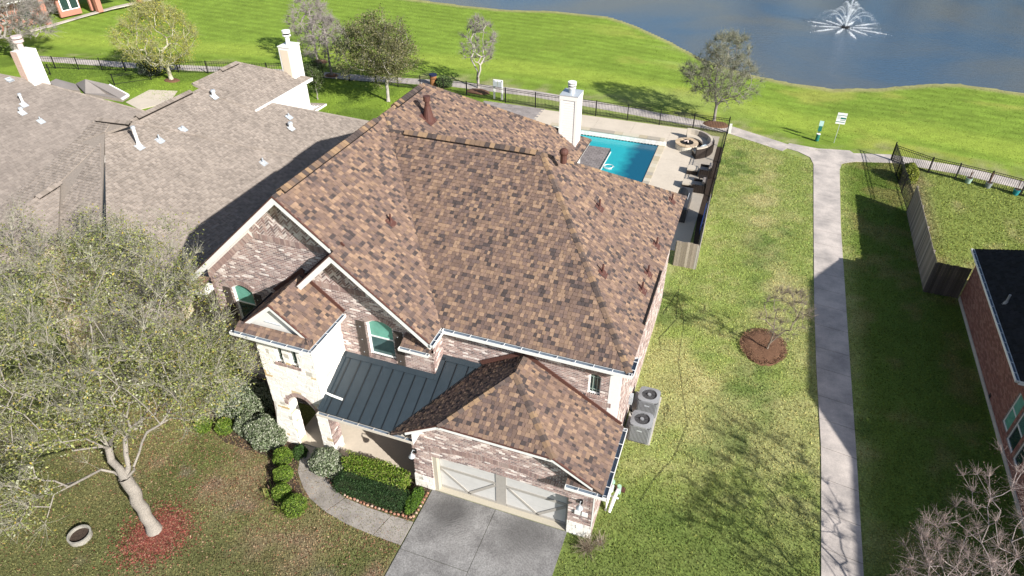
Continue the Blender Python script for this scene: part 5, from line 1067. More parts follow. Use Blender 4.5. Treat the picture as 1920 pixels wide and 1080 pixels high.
for k in range(4): a0 = T0+.02+(T1-T0)*k/4; arcseg(a0, a0+(T1-T0)/4-.03, 1.10, 1.62, .30, .42, 5).build('seat_cushion', CUSH, sofa)
for k in range(5): a0 = T0+.03+(T1-T0)*k/5; arcseg(a0, a0+(T1-T0)/5-.03, 1.56, 1.74, .42, .78, 4, .04).build('back_cushion', CUSH2 if k % 2 else CUSH, sofa)
fix(sofa)
t = T0+.45; mb = MB(); 
for k in range(3): mb.box(0, 0, 0, 0, 0, 0) if False else None
for k, (dt, cc) in enumerate(((.0, (.55, .60, .62)), (.13, (.30, .36, .40)))):
    mb = MB(); tt = t+dt; ct = np.array((fc[0]+1.48*math.cos(tt), fc[1]+1.48*math.sin(tt), .60)); mb.ell(ct, (.2, .12, .2), 10, 6, col=cc); mb.build('throw_pillow', mat('pillow_fabric', rough=.9, attr=True, var=.2, scale=18), None, label=('pale' if k == 0 else 'darker blue grey')+' striped throw pillow at the near end of the curved sofa', cat='pillow')
def lounge(x, y, rz, lab):
    o = empty('lounge_chair', 'black wicker armchair with taupe cushions, '+lab, 'armchair', 'armchairs on the pool terrace', (x, y, 0))
    def bx(n, m, *a): mb = MB(); mb.box(x+a[0], x+a[1], y+a[2], y+a[3], a[4], a[5]); mb.build(n, m, o)
    bx('base', WICK, -.42, .42, -.40, .40, .04, .32); bx('backrest', WICK, .32, .44, -.42, .42, .04, .74); bx('arm', WICK, -.40, .34, -.46, -.36, .04, .56); bx('arm', WICK, -.40, .34, .36, .46, .04, .56)
    bx('seat_cushion', CUSH2, -.40, .30, -.34, .34, .32, .44); bx('back_cushion', CUSH2, .16, .34, -.33, .33, .44, .80); fix(o)
def ottoman(x, y, lab):
    o = empty('ottoman', 'square black wicker ottoman with tan cushion, '+lab, 'ottoman', 'ottomans on the pool terrace', (x, y, 0)); mb = MB(); mb.box(x-.34, x+.34, y-.34, y+.34, .04, .30); mb.build('base', WICK, o); mb = MB(); mb.box(x-.33, x+.33, y-.33, y+.33, .30, .40); mb.build('cushion', CUSH, o); fix(o)
p1 = G(1320, 330); p2 = G(1306, 357); lounge(p1[0]+.05, p1[1]+.1, 0, 'farther of the pair'); lounge(p2[0]+.1, p2[1]+.05, 0, 'nearer of the pair')
o1 = G(1297, 326); o2 = G(1288, 353); ottoman(o1[0], o1[1]+.15, 'in front of the farther armchair'); ottoman(o2[0], o2[1]+.15, 'in front of the nearer armchair')
st = empty('side_table', 'low dark slatted side table between the two armchairs', 'table', loc=((p1[0]+p2[0])/2+.2, (p1[1]+p2[1])/2, 0)); xx, yy = (p1[0]+p2[0])/2+.1, (p1[1]+p2[1])/2+.08
for k in range(6): mb = MB(); mb.box(xx-.25, xx+.25, yy-.24+k*.08, yy-.18+k*.08, .42, .45); mb.build('slat', WICK, st)
for sx in (-1, 1):
    for sy in (-1, 1): mb = MB(); mb.box(xx+sx*.2-.02, xx+sx*.2+.02, yy+sy*.2-.02, yy+sy*.2+.02, .03, .42); mb.build('leg', WICK, st)
fix(st)
# grill near the corner of the roof
gq = G(1287, 385); grill = empty('grill_counter', 'dark outdoor grill counter by the corner of the roof', 'grill', loc=(gq[0], gq[1], 0)); x, y = gq[0], gq[1]
mb = MB(); mb.box(x-.55, x+.2, y-2.2, y+.6, .03, .9); mb.build('counter', mat('dark_granite', (.05, .05, .055), .3, var=.5, scale=9), grill)
mb = MB(); mb.tube([(x-.30, y-1.0, 1.0), (x-.30, y-.2, 1.0)], .28, 12); mb.build('hood', BLACK, grill); mb = MB(); mb.tube([(x+.06, y-1.0, .95), (x+.06, y-.2, .95)], .018, 6); mb.build('handle', GALV, grill)
for k in range(3): mb = MB(); mb.ell((x+.08, y-.9+k*.3, .78), (.03, .03, .03), 6, 4); mb.build('knob', GALV, grill)
fix(grill)

# =================================================================== FENCES
def iron_fence(pts, h, label, name='iron_fence', picket=.115, post=2.4, posts=None, fade=1.0, group=None, rails=True):
    root = empty(name, label, 'fence', group, (pts[0][0], pts[0][1], 0)); pk = MB(); prevd = 0
    P = [np.array((p[0], p[1], float(terr(p[0], p[1])))) for p in pts]
    for a, b in zip(P[:-1], P[1:]):
        L = np.linalg.norm(b-a); d = (b-a)/L
        for z in (.12, h-.16, h-.03): mb = MB(); mb.bar(a+np.array((0, 0, z)), b+np.array((0, 0, z)), .022, .03); mb.build('rail', BLACK, root)
        n = max(1, int(round(L/post)))
        for k in range(n+1):
            if k == n and b is not P[-1]: continue
            q = a+d*L*k/n; mb = MB(); mb.box(q[0]-.032, q[0]+.032, q[1]-.032, q[1]+.032, -.02, h+.05); mb.build('post', BLACK, root)
        s = picket/2
        if picket > 0:
            while s < L: q = a+d*s; pk.box(q[0]-.009, q[0]+.009, q[1]-.009, q[1]+.009, .05, h-.01); s += picket
    if pk.f: pk.build('pickets', BLACK, root, kind='stuff')
    fix(root); return root
iron_fence([(-38, 48.97), (-30.5, 49.5)], 1.15, 'black iron fence behind the two bare trees', picket=.13)
iron_fence([(-30.5, 49.5), (-22.1, 49.65), (-18.56, 49.3), (-15.96, 49.15), (-1.07, 49.0)], 1.2, 'black iron fence along the rear of the pool terrace')
iron_fence([(-1.05, 49.0), (-1.0, 36.3)], 1.3, 'black iron fence along the right side of the pool terrace', picket=.07)
bed('fence_shade_strip', [(-1.5, 36), (-1.06, 36), (-1.1, 46.5), (-1.5, 46.5)], 'dark strip standing in for the fence shadow, inside the terrace fence')  # dark band of the fence and its shadow, laid down as a flat strip
bed('fence_shade_strip', [(-1.2, 30.8), (-.95, 30.8), (-1.05, 36), (-1.5, 36)], 'dark strip standing in for the shade inside the wooden side fence')  # carries the painted fence shade on along the wooden part
iron_fence([(-62.2, 42.6), (-51.33, 45.4), (-46.05, 46.85), (-38, 48.9)], 1.1, 'black iron fence behind the yellow green tree at the left', picket=.22)
iron_fence([G(215, 160)[:2], G(284, 150)[:2], G(338, 128)[:2]], .9, 'thin black mesh dog run fence below the yellow green tree', picket=.0, post=2.0)
iron_fence([G(62, 152)[:2], G(95, 140)[:2]], .9, 'short thin fence beside the far left chimney', picket=0, post=2)
iron_fence([(9.9, 48.45), (12.03, 47.1), (13.55, 46.7), (15.31, 46.2), (17.0, 45.6), (24, 43.2)], 1.1, 'black iron fence at the back of the right hand garden')
iron_fence([(9.9, 48.45), (10.2, 41.0)], 1.25, 'short black iron fence meeting the wooden fence of the right garden')
WT = [(.23, .20, .165), (.29, .25, .21), (.19, .165, .14), (.34, .30, .26), (.26, .22, .18)]
def wood_fence(pts, h, label, tones, face=1, bw=.14):
    root = empty('wooden_fence', label, 'fence', None, (pts[0][0], pts[0][1], 0))
    for a, b in zip(pts[:-1], pts[1:]):
        a = np.array((*a, 0.)); b = np.array((*b, 0.)); L = np.linalg.norm(b-a); d = (b-a)/L; n = np.array((-d[1], d[0], 0))*face
        for z in (.3, h*.55, h-.25): mb = MB(); mb.bar(a-n*.03+np.array((0, 0, z)), b-n*.03+np.array((0, 0, z)), .04, .08, col=random.choice(tones)); mb.build('rail', FENCEWOOD, root)
        s = 0
        while s < L-.02:
            wv = min(bw, L-s); p = a+d*s; q = a+d*(s+wv-.008); z = h+random.uniform(-.025, .02); k = random.uniform(.85, 1.15); mb = MB(); t = tuple(c*k for c in random.choice(tones))
            mb.prism([p, q, q+np.array((0, 0, z)), p+np.array((0, 0, z))], n*(.016+random.uniform(0, .006)), t); mb.build('picket', FENCEWOOD, root); s += bw
        k = 0
        while k <= L: q = a+d*k-n*.07; mb = MB(); mb.box(q[0]-.045, q[0]+.045, q[1]-.045, q[1]+.045, 0, h-.08, random.choice(tones)); mb.build('post', FENCEWOOD, root); k += 2.4
    fix(root); return root
wood_fence([(-2.05, 30.6), (-.88, 30.6)], 1.55, 'weathered wooden gate panel between the house corner and the side fence', [(.30, .25, .20), (.36, .30, .245), (.26, .215, .17), (.40, .34, .28)], -1)
wood_fence([(-.88, 30.62), (-1.0, 36.3)], 1.55, 'pale weathered wooden side fence running back from the gate panel', [(.42, .39, .35), (.36, .33, .30)], -1)
wood_fence([(10.2, 41.0), (10.2, 32.52)], 1.8, 'long weathered wooden fence on the left side of the right hand garden', WT, -1)
wood_fence([(10.2, 32.5), (11.72, 32.5)], 1.8, 'short dark wooden fence joining the long fence to the red brick wall', [(.09, .08, .075), (.12, .105, .095), (.075, .065, .06)], -1)
mb = MB(); mb.box(-1.10, -1.06, 32.2, 34.8, 1.2, 1.72); mb.build('rolled_screen', mat('blue_plastic', (.015, .03, .12), .5), None, label='dark blue folded screen leaning along the inside of the side fence', cat='screen')

# =================================================================== UTILITIES AND SMALL THINGS
def ac_unit(x, y, h, lab):
    o = empty('ac_unit', 'grey air conditioner condenser with round fan grille, '+lab, 'air conditioner', 'air conditioners on the concrete pad', (x, y, .08)); s = .40
    mb = MB(); P = []
    for sx, sy in ((1, -1), (1, 1), (-1, 1), (-1, -1)):
        for t in (0, .5, 1):
            a = {(1, -1): -90, (1, 1): 0, (-1, 1): 90, (-1, -1): 180}[(sx, sy)]+90*t; P.append((x+sx*(s-.07)+.07*math.cos(math.radians(a)), y+sy*(s-.07)+.07*math.sin(math.radians(a))))
    mb.prism([(p[0], p[1], .08) for p in P], (0, 0, h)); mb.build('cabinet', mat('ac_core', (.09, .09, .095), .7), o)
    mb = MB(); z = .12
    for k in range(len(P)):
        a, b = np.array(P[k]), np.array(P[(k+1) % len(P)]); L = np.linalg.norm(b-a); nn = max(1, int(L/.05)); d = (b-a)/L; n = np.array((d[1], -d[0]))
        for i in range(nn):
            q = a+d*L*(i+.5)/nn; mb.prism([(*(q-d*.017), .12), (*(q+d*.017), .12), (*(q+d*.017+n*.012), .12), (*(q-d*.017+n*.012), .12)], (0, 0, h-.09))
    mb.build('side_louvres', GREYPL, o, kind='stuff')
    ring = MB(); n = 24; vs = []; top = .08+h
    for k in range(n):
        t = 2*math.pi*k/n; sq = min(1/abs(math.cos(t)) if abs(math.cos(t)) > 1e-6 else 9, 1/abs(math.sin(t)) if abs(math.sin(t)) > 1e-6 else 9); rr = min(s*sq, s*1.25)
        vs += [(x+.30*math.cos(t), y+.30*math.sin(t), top+.05), (x+rr*math.cos(t)*1.03, y+rr*math.sin(t)*1.03, top+.02), (x+rr*math.cos(t)*1.03, y+rr*math.sin(t)*1.03, top-.05), (x+.30*math.cos(t), y+.30*math.sin(t), top-.05)]
    ring.mesh(vs, [(4*k+i, 4*((k+1) % n)+i, 4*((k+1) % n)+(i+1) % 4, 4*k+(i+1) % 4) for k in range(n) for i in range(4)]); ring.build('top_panel', GREYPL, o)
    for k in range(5):
        t = 2*math.pi*k/5; mb = MB(); mb.prism([(x+.07*math.cos(t), y+.07*math.sin(t), top-.01), (x+.28*math.cos(t), y+.28*math.sin(t), top-.02), (x+.28*math.cos(t+.75), y+.28*math.sin(t+.75), top-.05), (x+.07*math.cos(t+.9), y+.07*math.sin(t+.9), top-.03)], (0, 0, .008)); mb.build('fan_blade', mat('fan_blade_grey', (.12, .12, .125), .4), o)
    mb = MB(); mb.cyl((x, y), .075, top-.04, top+.05, 12); mb.build('fan_hub', GREYPL, o)
    mb = MB()
    for rr in (.10, .14, .18, .22, .26): mb.tube([(x+rr*math.cos(t), y+rr*math.sin(t), top+.045) for t in np.linspace(0, 6.2832, 20)], .003, 4)
    for k in range(8): t = math.pi*k/4; mb.bar((x+.07*math.cos(t), y+.07*math.sin(t), top+.05), (x+.3*math.cos(t), y+.3*math.sin(t), top+.05), .006, .006)
    mb.build('wire_grille', BLACK, o, kind='stuff'); mb = MB(); mb.box(x-.10, x+.10, y-s-.016, y-s-.01, h-.18, h-.12); mb.build('badge', GALV, o); fix(o)
mb = MB(); mb.box(-2.0, -.93, 17.95, 20.6, -.02, .08); mb.build('concrete_pad', CONC, None, kind='structure', label='concrete pad under the air conditioners')
a1 = G(1218, 738, .98); a2 = G(1204, 785, 1.0); ac_unit(a1[0], a1[1], .82, 'the farther and shorter looking of the two'); ac_unit(a2[0], a2[1], .88, 'the nearer of the two, toward the garage')
mb = MB(); mb.box(-2.06, -1.93, 18.95, 19.2, .9, 1.3); mb.build('disconnect_box', GALV, None, label='small grey electrical box on the side wall behind the air conditioners', cat='electrical box')
mb = MB()
for dy in (0, .12): mb.tube([(-2.0, 19.0+dy, .9), (-1.9, 18.9+dy, .5), (-1.75, 18.8+dy*2, .35), (-1.68, 18.7+dy*3, .3)], .03, 6)
mb.build('refrigerant_lines', BLACK, None, label='black insulated pipes from the wall to the air conditioners', cat='pipes')
# white plumbing riser at the garage corner
q = G(1145, 948); bf = empty('water_riser', 'tangle of white plumbing pipes with two pale green caps beside the garage corner', 'plumbing', loc=(q[0], q[1], 0)); x, y = q[0], q[1]
mb = MB(); mb.tube([(x-.12, y-.25, .0), (x-.12, y-.2, .35), (x-.10, y+.15, .55), (x-.08, y+.55, .4), (x-.1, y+.6, 0)], .045, 7); mb.build('pipe', WHITE, bf)
mb = MB(); mb.tube([(x+.02, y-.35, .1), (x+.08, y-.05, .45), (x+.13, y+.35, .55)], [.05, .07, .05], 7); mb.build('valve', WHITE, bf); mb = MB(); mb.tube([(x-.15, y+.1, .4), (x+.22, y+.12, .35)], .035, 6); mb.build('cross_pipe', WHITE, bf)
for dx, dy in ((-.12, .75), (.14, .62)): mb = MB(); mb.cyl((x+dx, y+dy), .075, 0, .40, 12); mb.build('cap', mat('pale_green_plastic', (.35, .55, .42), .5), bf)
fix(bf)
q = G(1163, 918); mb = MB(); mb.box(q[0]-.18, q[0]+.18, q[1]-.1, q[1]+.12, -.01, .03); mb.build('valve_box', RUST, None, label='brown irrigation valve box in the grass beside the white plumbing', cat='valve box')
# hose lines and cables on the grass
def cable(pts, label, r=.008, m=BLACK):
    P = [G(*p) for p in pts]; out = []
    for i in range(len(P)-1):
        for t in np.linspace(0, 1, 6)[:-1]: q = P[i]*(1-t)+P[i+1]*t; out.append((q[0]+random.uniform(-.02, .02), q[1], .025))
    mb = MB(); mb.tube(out, r, 5); mb.build('garden_hose', m, None, label=label, cat='hose')
cable([(1243, 590), (1262, 560), (1272, 545), (1268, 600), (1236, 635), (1240, 655), (1268, 660)], 'thin dark looping hose on the lawn near the house wall')
cable([(1270, 555), (1283, 600), (1272, 680), (1281, 740), (1290, 795), (1262, 860), (1222, 905), (1195, 950)], 'long dark hose running down the side lawn', .007)
cable([(1245, 768), (1252, 758), (1254, 772), (1247, 782), (1243, 770)], 'small coil of hose beside the concrete pad')
# mulch rings
def ring(name, c, rx, ry, label, m, h=.10, n=40, seed=1):
    r = np.random.default_rng(seed); mb = MB(); vs = [(c[0], c[1], h*.75)]; rad = 1+.07*np.convolve(r.normal(size=n+4), np.ones(5)/3, 'valid')[:n]
    for f, z in ((.55, h), (.85, h*.8), (1.0, .0)):
        for k in range(n): t = 2*math.pi*k/n; vs.append((c[0]+rx*f*rad[k]*math.cos(t), c[1]+ry*f*rad[k]*math.sin(t), z+r.uniform(-.012, .012)))
    fs = [(0, 1+k, 1+(k+1) % n) for k in range(n)]+[(1+j*n+k, 1+(j+1)*n+k, 1+(j+1)*n+(k+1) % n, 1+j*n+(k+1) % n) for j in range(2) for k in range(n)]
    mb.mesh(vs, fs); return mb.build(name, m, None, smooth=True, kind='stuff', label=label)
ring('mulch_ring', (2.85, 25.4), 1.0, 1.22, 'brown mulch ring around the bare sapling', MULCH, .12)
ring('red_mulch', (-16.0, 8.45), .62, .65, 'red mulch around the foot of the big tree', mat('red_mulch_base', (.17, .05, .04), .95, var=.5, scale=14, bump=1, bscale=40), .03, seed=4)
def chips(name, c, rx, ry, n, cols, size, label, z, soft=False):
    def fx(r, n):
        t = r.uniform(0, 6.28, n); q = np.abs(r.normal(size=n))*.52 if soft else np.sqrt(r.uniform(0, 1.1, n)); return np.stack([c[0]+rx*q*np.cos(t), c[1]+ry*q*np.sin(t)], -1)
    return litter(name, n, fx, cols, size, label, z)
chips('mulch_chips', (2.85, 25.4), 1.0, 1.2, 2600, [(.20, .11, .065), (.13, .07, .045), (.28, .17, .10)], .045, 'loose brown mulch chips', .09)
chips('red_mulch_chips', (-15.95, 8.4), 1.15, 1.2, 11000, [(.27, .075, .055), (.32, .11, .08), (.20, .055, .045), (.40, .20, .14)], .036, 'loose red mulch chips', .015, True)
for (px, py, r_) in ((800, 372, 1), ): pass
for q, rx, ry, lab in (((1343, 234), .95, .7, 'brown mulch mound under the pond side tree'), ((897, 172), 1.1, .6, 'brown mulch under the white barked tree'), ((600, 116), .8, .6, 'reddish mulch under the farther bare tree'), ((622, 142), .7, .5, 'reddish mulch under the nearer bare tree'), ((322, 151), .8, .5, 'mulch under the yellow green tree')):
    c = G(*q); ring('mulch_ring', c, rx, ry, lab, MULCH, .10, 24, int(c[0]) % 7+3)
# round utility planter under the big tree
c = G(152, 1008); pt = empty('round_planter', 'round pale concrete ring filled with dark soil left of the big tree', 'planter', loc=(c[0], c[1], 0))
mb = MB(); vs = []; n = 32
for k in range(n):
    t = 2*math.pi*k/n
    for rr, z in ((.36, 0), (.37, .20), (.31, .20), (.30, 0)): vs.append((c[0]+rr*math.cos(t), c[1]+rr*math.sin(t), z))
mb.mesh(vs, [(4*k+i, 4*k+(i+1) % 4, 4*((k+1) % n)+(i+1) % 4, 4*((k+1) % n)+i) for k in range(n) for i in range(4)]); mb.build('concrete_ring', mat('pale_concrete', (.30, .285, .25), .9, var=.35), pt)
mb = MB(); mb.cyl(c, .31, 0, .10, 24); mb.build('soil', SOIL, pt); fix(pt)
# signs by the path junction
SG = mat('sign_green', (.02, .16, .13), .5)
c = G(1563.5, 268); s = empty('park_sign', 'white notice sign with dark green bands on a thin post by the path junction', 'sign', loc=tuple(c)); x, y = c[0], c[1]
mb = MB(); mb.bar((x, y, 0), (x+.02, y, 2.25), .05, .03); mb.build('post', GALV, s)
fs_ = Frame((x-.30, y-.03, 1.45), (1, 0, 0), (0, 0, 1)); mb = MB(); fbox(mb, fs_, 0, .62, 0, .80, 0, .02); pn = mb.build('sign_panel', WHITE, s)
for (a, b, c_, d) in ((.0, .62, .60, .64), (.25, .60, .36, .48), (.05, .22, .36, .38), (.25, .58, .26, .30), (.0, .58, .12, .17), (.04, .22, .44, .46), (.04, .22, .52, .54)): mb = MB(); fbox(mb, fs_, a, b, c_, d, .02, .023); mb.build('print_band', SG, pn)
fix(s)
c = G(1531, 264); s = empty('pet_waste_station', 'green pet waste station with small sign and round bin by the path junction', 'waste station', loc=tuple(c)); x, y = c[0], c[1]
mb = MB(); mb.bar((x, y+.05, 0), (x, y+.05, 1.45), .05, .05); mb.build('post', BLACK, s); mb = MB(); mb.cyl((x, y-.08), .13, .05, .55, 16); mb.build('bin', SG, s); mb = MB(); mb.cyl((x, y-.08), .14, .55, .58, 16); mb.build('bin_lid', WHITE, s)
mb = MB(); mb.box(x-.12, x+.12, y-.08, y+.03, .75, 1.10); mb.build('bag_dispenser', SG, s); mb = MB(); mb.box(x-.13, x+.15, y+.0, y+.02, 1.12, 1.50); mb.build('sign_panel', mat('pale_teal', (.45, .66, .62), .5), s); fix(s)
c = G(1368, 250); mb = MB(); mb.box(c[0]-.10, c[0]+.07, c[1]-.08, c[1]+.06, 0, .72); mb.build('marker_post', WHITE, None, label='short stout white marker post at the corner of the terrace fence', cat='post')
# bin, meter boxes near the rear fence
c = G(813, 160); tb = empty('trash_bin', 'orange brown litter bin with dark blue lid behind the ridge', 'bin', loc=tuple(c)); mb = MB(); mb.cyl(c, .30, 0, .85, 16)
mb.build('bin_body', mat('orange_wood', (.36, .16, .06), .8, var=.3, scale=8), tb); mb = MB(); mb.cyl(c, .34, .85, .97, 16); mb.build('bin_lid', mat('navy_lid', (.015, .02, .06), .5), tb); fix(tb)
c = G(934, 186); mbx = empty('meter_boxes', 'two pale grey utility boxes mounted on white posts behind the terrace fence', 'utility boxes', loc=tuple(c)); x, y = c[0], c[1]
for dx in (-.34, .34): mb = MB(); mb.box(x+dx-.07, x+dx+.07, y-.05, y+.07, 0, 1.55); mb.build('post', WHITE, mbx)
for dx in (-.2, .2): mb = MB(); mb.box(x+dx-.17, x+dx+.17, y-.14, y-.04, 1.05, 1.5); mb.build('meter_box', GALV, mbx)
mb = MB(); mb.box(x-.4, x+.4, y-.05, y+.07, 1.5, 1.6); mb.build('cross_board', WHITE, mbx); fix(mbx)
for k, (px, py, cc, lab) in enumerate(((1814, 343, (.30, .42, .36), 'pale green'), (1851, 352, (.22, .25, .26), 'grey'), (1903, 365, (.02, .22, .26), 'teal'))):
    c = G(px, py); o = empty('plant_pot', lab+' plant pot against the back fence of the right garden', 'plant pot', 'plant pots by the right garden fence', tuple(c)); mb = MB(); mb.cyl(c, .15, 0, .36, 14, .2); mb.build('pot', mat('pot_%d' % k, cc, .6), o); mb = MB(); mb.cyl(c, .17, .34, .37, 12); mb.build('soil', SOIL, o)
    mb = MB(); 
    for i in range(5): mb.tube([(c[0], c[1], .35), (c[0]+random.uniform(-.1, .1), c[1]+random.uniform(-.1, .1), .75+random.random()*.4)], .01, 4)
    mb.build('stem', MULCH, o); fix(o)

# =================================================================== TREES
def skeleton(base, lean_top, clusters, seed, step=.35, rtip=.006, pw=.46, wig=.10, forks=None, rmax=None):
    """trunk from base to lean_top, then branches that reach every cluster point; returns nodes, parents, radii"""
    r = np.random.default_rng(seed); base = np.array(base, float); top = np.array(lean_top, float)
    n0 = max(3, int(np.linalg.norm(top-base)/.3)); nodes = [base+(top-base)*k/n0+(r.normal(size=3)*.02*(0 < k < n0)) for k in range(n0+1)]; par_ = [-1]+list(range(n0))
    for f in (forks or []):
        f = np.array(f, float); a = nodes[n0]; L = np.linalg.norm(f-a); k = max(2, int(L/.4)); pi = n0
        for i in range(1, k+1):
            nodes.append(a+(f-a)*i/k+r.normal(size=3)*.05*L*math.sin(math.pi*i/k)); par_.append(pi); pi = len(nodes)-1
    T = clusters[np.argsort(np.linalg.norm((clusters-top)*np.array([1, 1, .8]), axis=1))]; tips = []
    arr = np.zeros((len(nodes)+len(T)*14+10, 3)); arr[:len(nodes)] = nodes; cnt = len(nodes); D = np.zeros(len(arr)); 
    for i in range(1, cnt): D[i] = D[par_[i]]+np.linalg.norm(arr[i]-arr[par_[i]])
    for t in T:
        A = arr[n0-1 if n0 > 3 else 1:cnt]; o = n0-1 if n0 > 3 else 1; d = np.linalg.norm(A-t, axis=1); cost = d+.22*D[o:cnt]+.9*np.maximum(0, A[:, 2]-t[2]); k = int(np.argmin(cost))+o; L = np.linalg.norm(t-arr[k]); m = max(1, min(13, int(L/step))); p = k; off = r.normal(size=3)*wig*L
        for i in range(1, m+1):
            f = i/m; q = arr[k]+(t-arr[k])*f+off*math.sin(math.pi*f)*.5+np.array([0, 0, .10*L*math.sin(math.pi*f)])
            if cnt >= len(arr): break
            arr[cnt] = q; par_.append(p); D[cnt] = D[p]+np.linalg.norm(q-arr[p]); p = cnt; cnt += 1
        tips.append(p)
    w_ = np.zeros(cnt); w_[tips] = 1
    for i in range(cnt-1, 0, -1): w_[par_[i]] += w_[i]
    rad = rtip*np.maximum(w_, .6)**pw
    if rmax: rad = np.minimum(rad*rmax/rad[0], rmax) if rad[0] < rmax*10 else rad
    return arr[:cnt], np.array(par_), np.maximum(rad, rtip*.8), np.array(tips)
def tubes(P0, P1, R0, R1, n=5):
    d = P1-P0; L = np.linalg.norm(d, axis=1, keepdims=True)+1e-9; d = d/L; h = np.where(np.abs(d[:, 2:3]) < .9, [[0, 0, 1.]], [[1., 0, 0]]); a = np.cross(d, h); a /= np.linalg.norm(a, axis=1, keepdims=True); b = np.cross(d, a); th = 2*np.pi*np.arange(n)/n
    ring_ = a[:, None]*np.cos(th)[None, :, None]+b[:, None]*np.sin(th)[None, :, None]
    V = np.concatenate([P0[:, None]+ring_*R0[:, None, None], P1[:, None]+ring_*R1[:, None, None]], 1).reshape(-1, 3); base = np.arange(len(P0))[:, None]*2*n; k = np.arange(n); k2 = (k+1) % n
    F = np.stack([base+k, base+k2, base+n+k2, base+n+k], -1).reshape(-1, 4); return V, F
def wood_mesh(name, sk, parent, col, twigs=0, seed=0, tl=.35, tr=.0035, droop=0, droopcol=None):
    A, par_, R, tips = sk; i = np.arange(1, len(A)); p = par_[1:]; R1 = R[i]; R0 = np.minimum(R[p], R[i]*1.5); dd = A[i]-A[p]; dd = dd/(np.linalg.norm(dd, axis=1, keepdims=True)+1e-9); big_ = R[i] > .05
    ns = 10; V, F = tubes(A[p], A[i]+dd*(R1*.35)[:, None], R0, R1, ns); cc = [np.repeat(np.array([col]), len(F), 0)*np.repeat(np.random.default_rng(seed).uniform(.93, 1.07, len(i)), ns)[:, None]]
    VS, FS = [V], [F]
    if twigs:
        r = np.random.default_rng(seed+1); thin = np.where(R < np.quantile(R, .75))[0]; s = r.choice(thin, twigs); dirn = A[s]-A[par_[s]]; dirn /= np.linalg.norm(dirn, axis=1, keepdims=True)+1e-9; q = dirn*.8+r.normal(size=(twigs, 3))*.55+np.array([0, 0, .25-droop]); q /= np.linalg.norm(q, axis=1, keepdims=True); L = tl*r.uniform(.4, 1.3, (twigs, 1))
        m = A[s]+q*L*.5; q2 = q+r.normal(size=(twigs, 3))*.25; e = m+q2*L*.5; tw = np.full(twigs, tr)
        for (a, b, ra, rb) in ((A[s], m, tw*1.3, tw), (m, e, tw, tw*.6)): V2, F2 = tubes(a, b, ra, rb, 3); FS.append(F2+sum(len(v) for v in VS)) if False else None; VS.append((V2)); FS.append(F2); cc.append(np.repeat(np.array([droopcol or col]), len(F2), 0))
    off = 0; FF = []; 
    for v, f in zip(VS, FS): FF.append(f+off); off += len(v)
    return bigmesh(name, np.vstack(VS), np.vstack(FF), np.vstack(cc), BARK, parent)
def leaf_mesh(name, pts, per, spread, size, cols, parent, seed, m=LEAF, up=.4, wts=None, **k):
    r = np.random.default_rng(seed); n = len(pts)*per; c = np.repeat(pts, per, 0)+r.normal(size=(n, 3))*spread; nrm = r.normal(size=(n, 3)); nrm[:, 2] = np.abs(nrm[:, 2])+up; nrm /= np.linalg.norm(nrm, axis=1, keepdims=True)
    a = np.cross(nrm, r.normal(size=(n, 3))); a /= np.linalg.norm(a, axis=1, keepdims=True); b = np.cross(nrm, a); s = size*r.uniform(.55, 1.35, (n, 1)); a = a*s; b = b*s*.5
    V = np.stack([c-a, c-b-a*.1, c+a, c+b-a*.1], 1).reshape(-1, 3); cl = np.array(cols); col = cl[r.choice(len(cl), n, p=wts)]*r.uniform(.75, 1.25, (n, 1)); cv = np.repeat(r.uniform(.8, 1.2, len(pts)), per)[:, None]
    return bigmesh(name, V, np.arange(len(V)).reshape(-1, 4), np.clip(col*cv, .005, .8), m, parent, **k)
def ellipts(n, c, rr, seed, shell=.35, zmin=None, lump=.25, lumps=9):
    r = np.random.default_rng(seed); d = r.normal(size=(n*3, 3)); d /= np.linalg.norm(d, axis=1, keepdims=True); q = (shell+(1-shell)*r.uniform(0, 1, (n*3, 1))**.6)
    L = r.normal(size=(lumps, 3)); L /= np.linalg.norm(L, axis=1, keepdims=True); k = 1+lump*(np.max(d@L.T, axis=1, keepdims=True)-.75)*2; P = np.array(c)+d*q*k*np.array(rr)
    if zmin is not None: P = P[P[:, 2] > zmin]
    return P[:n]
def tree(name, label, cat, base, top, clusters, seed, bark, rtip=.006, pw=.6, trunk_r=.12, twigs=0, tl=.35, tr=.0035, leaves=None, group=None, forks=None, step=.35, wig=.1, droop=0, twigcol=None):
    root = empty(name, label, cat, group, tuple(map(float, base))); sk = skeleton(base, top, clusters, seed, step, rtip, pw, wig, forks)
    A, p, R, tips = sk; R = R*1.0; s = trunk_r/R[0]; R = np.where(R > rtip*2.2, rtip*2.2+(R-rtip*2.2)*(trunk_r-rtip*2.2)/(R[0]-rtip*2.2), R); R[0] *= 1.35; sk = (A, p, R, tips)
    wood_mesh('trunk', sk, root, bark, twigs, seed, tl, tr, droop, twigcol)
    if leaves:
        for (nm, per, spread, size, cols, wts, frac) in leaves:
            rr = np.random.default_rng(seed+9); P = A[tips]; extra = A[R < rtip*2.5]; P = np.vstack([P, extra[rr.choice(len(extra), int(len(extra)*frac))]]) if frac > 0 else P
            leaf_mesh(nm, P, per, spread, size, cols, root, seed+5, wts=wts)
    fix(root); return root
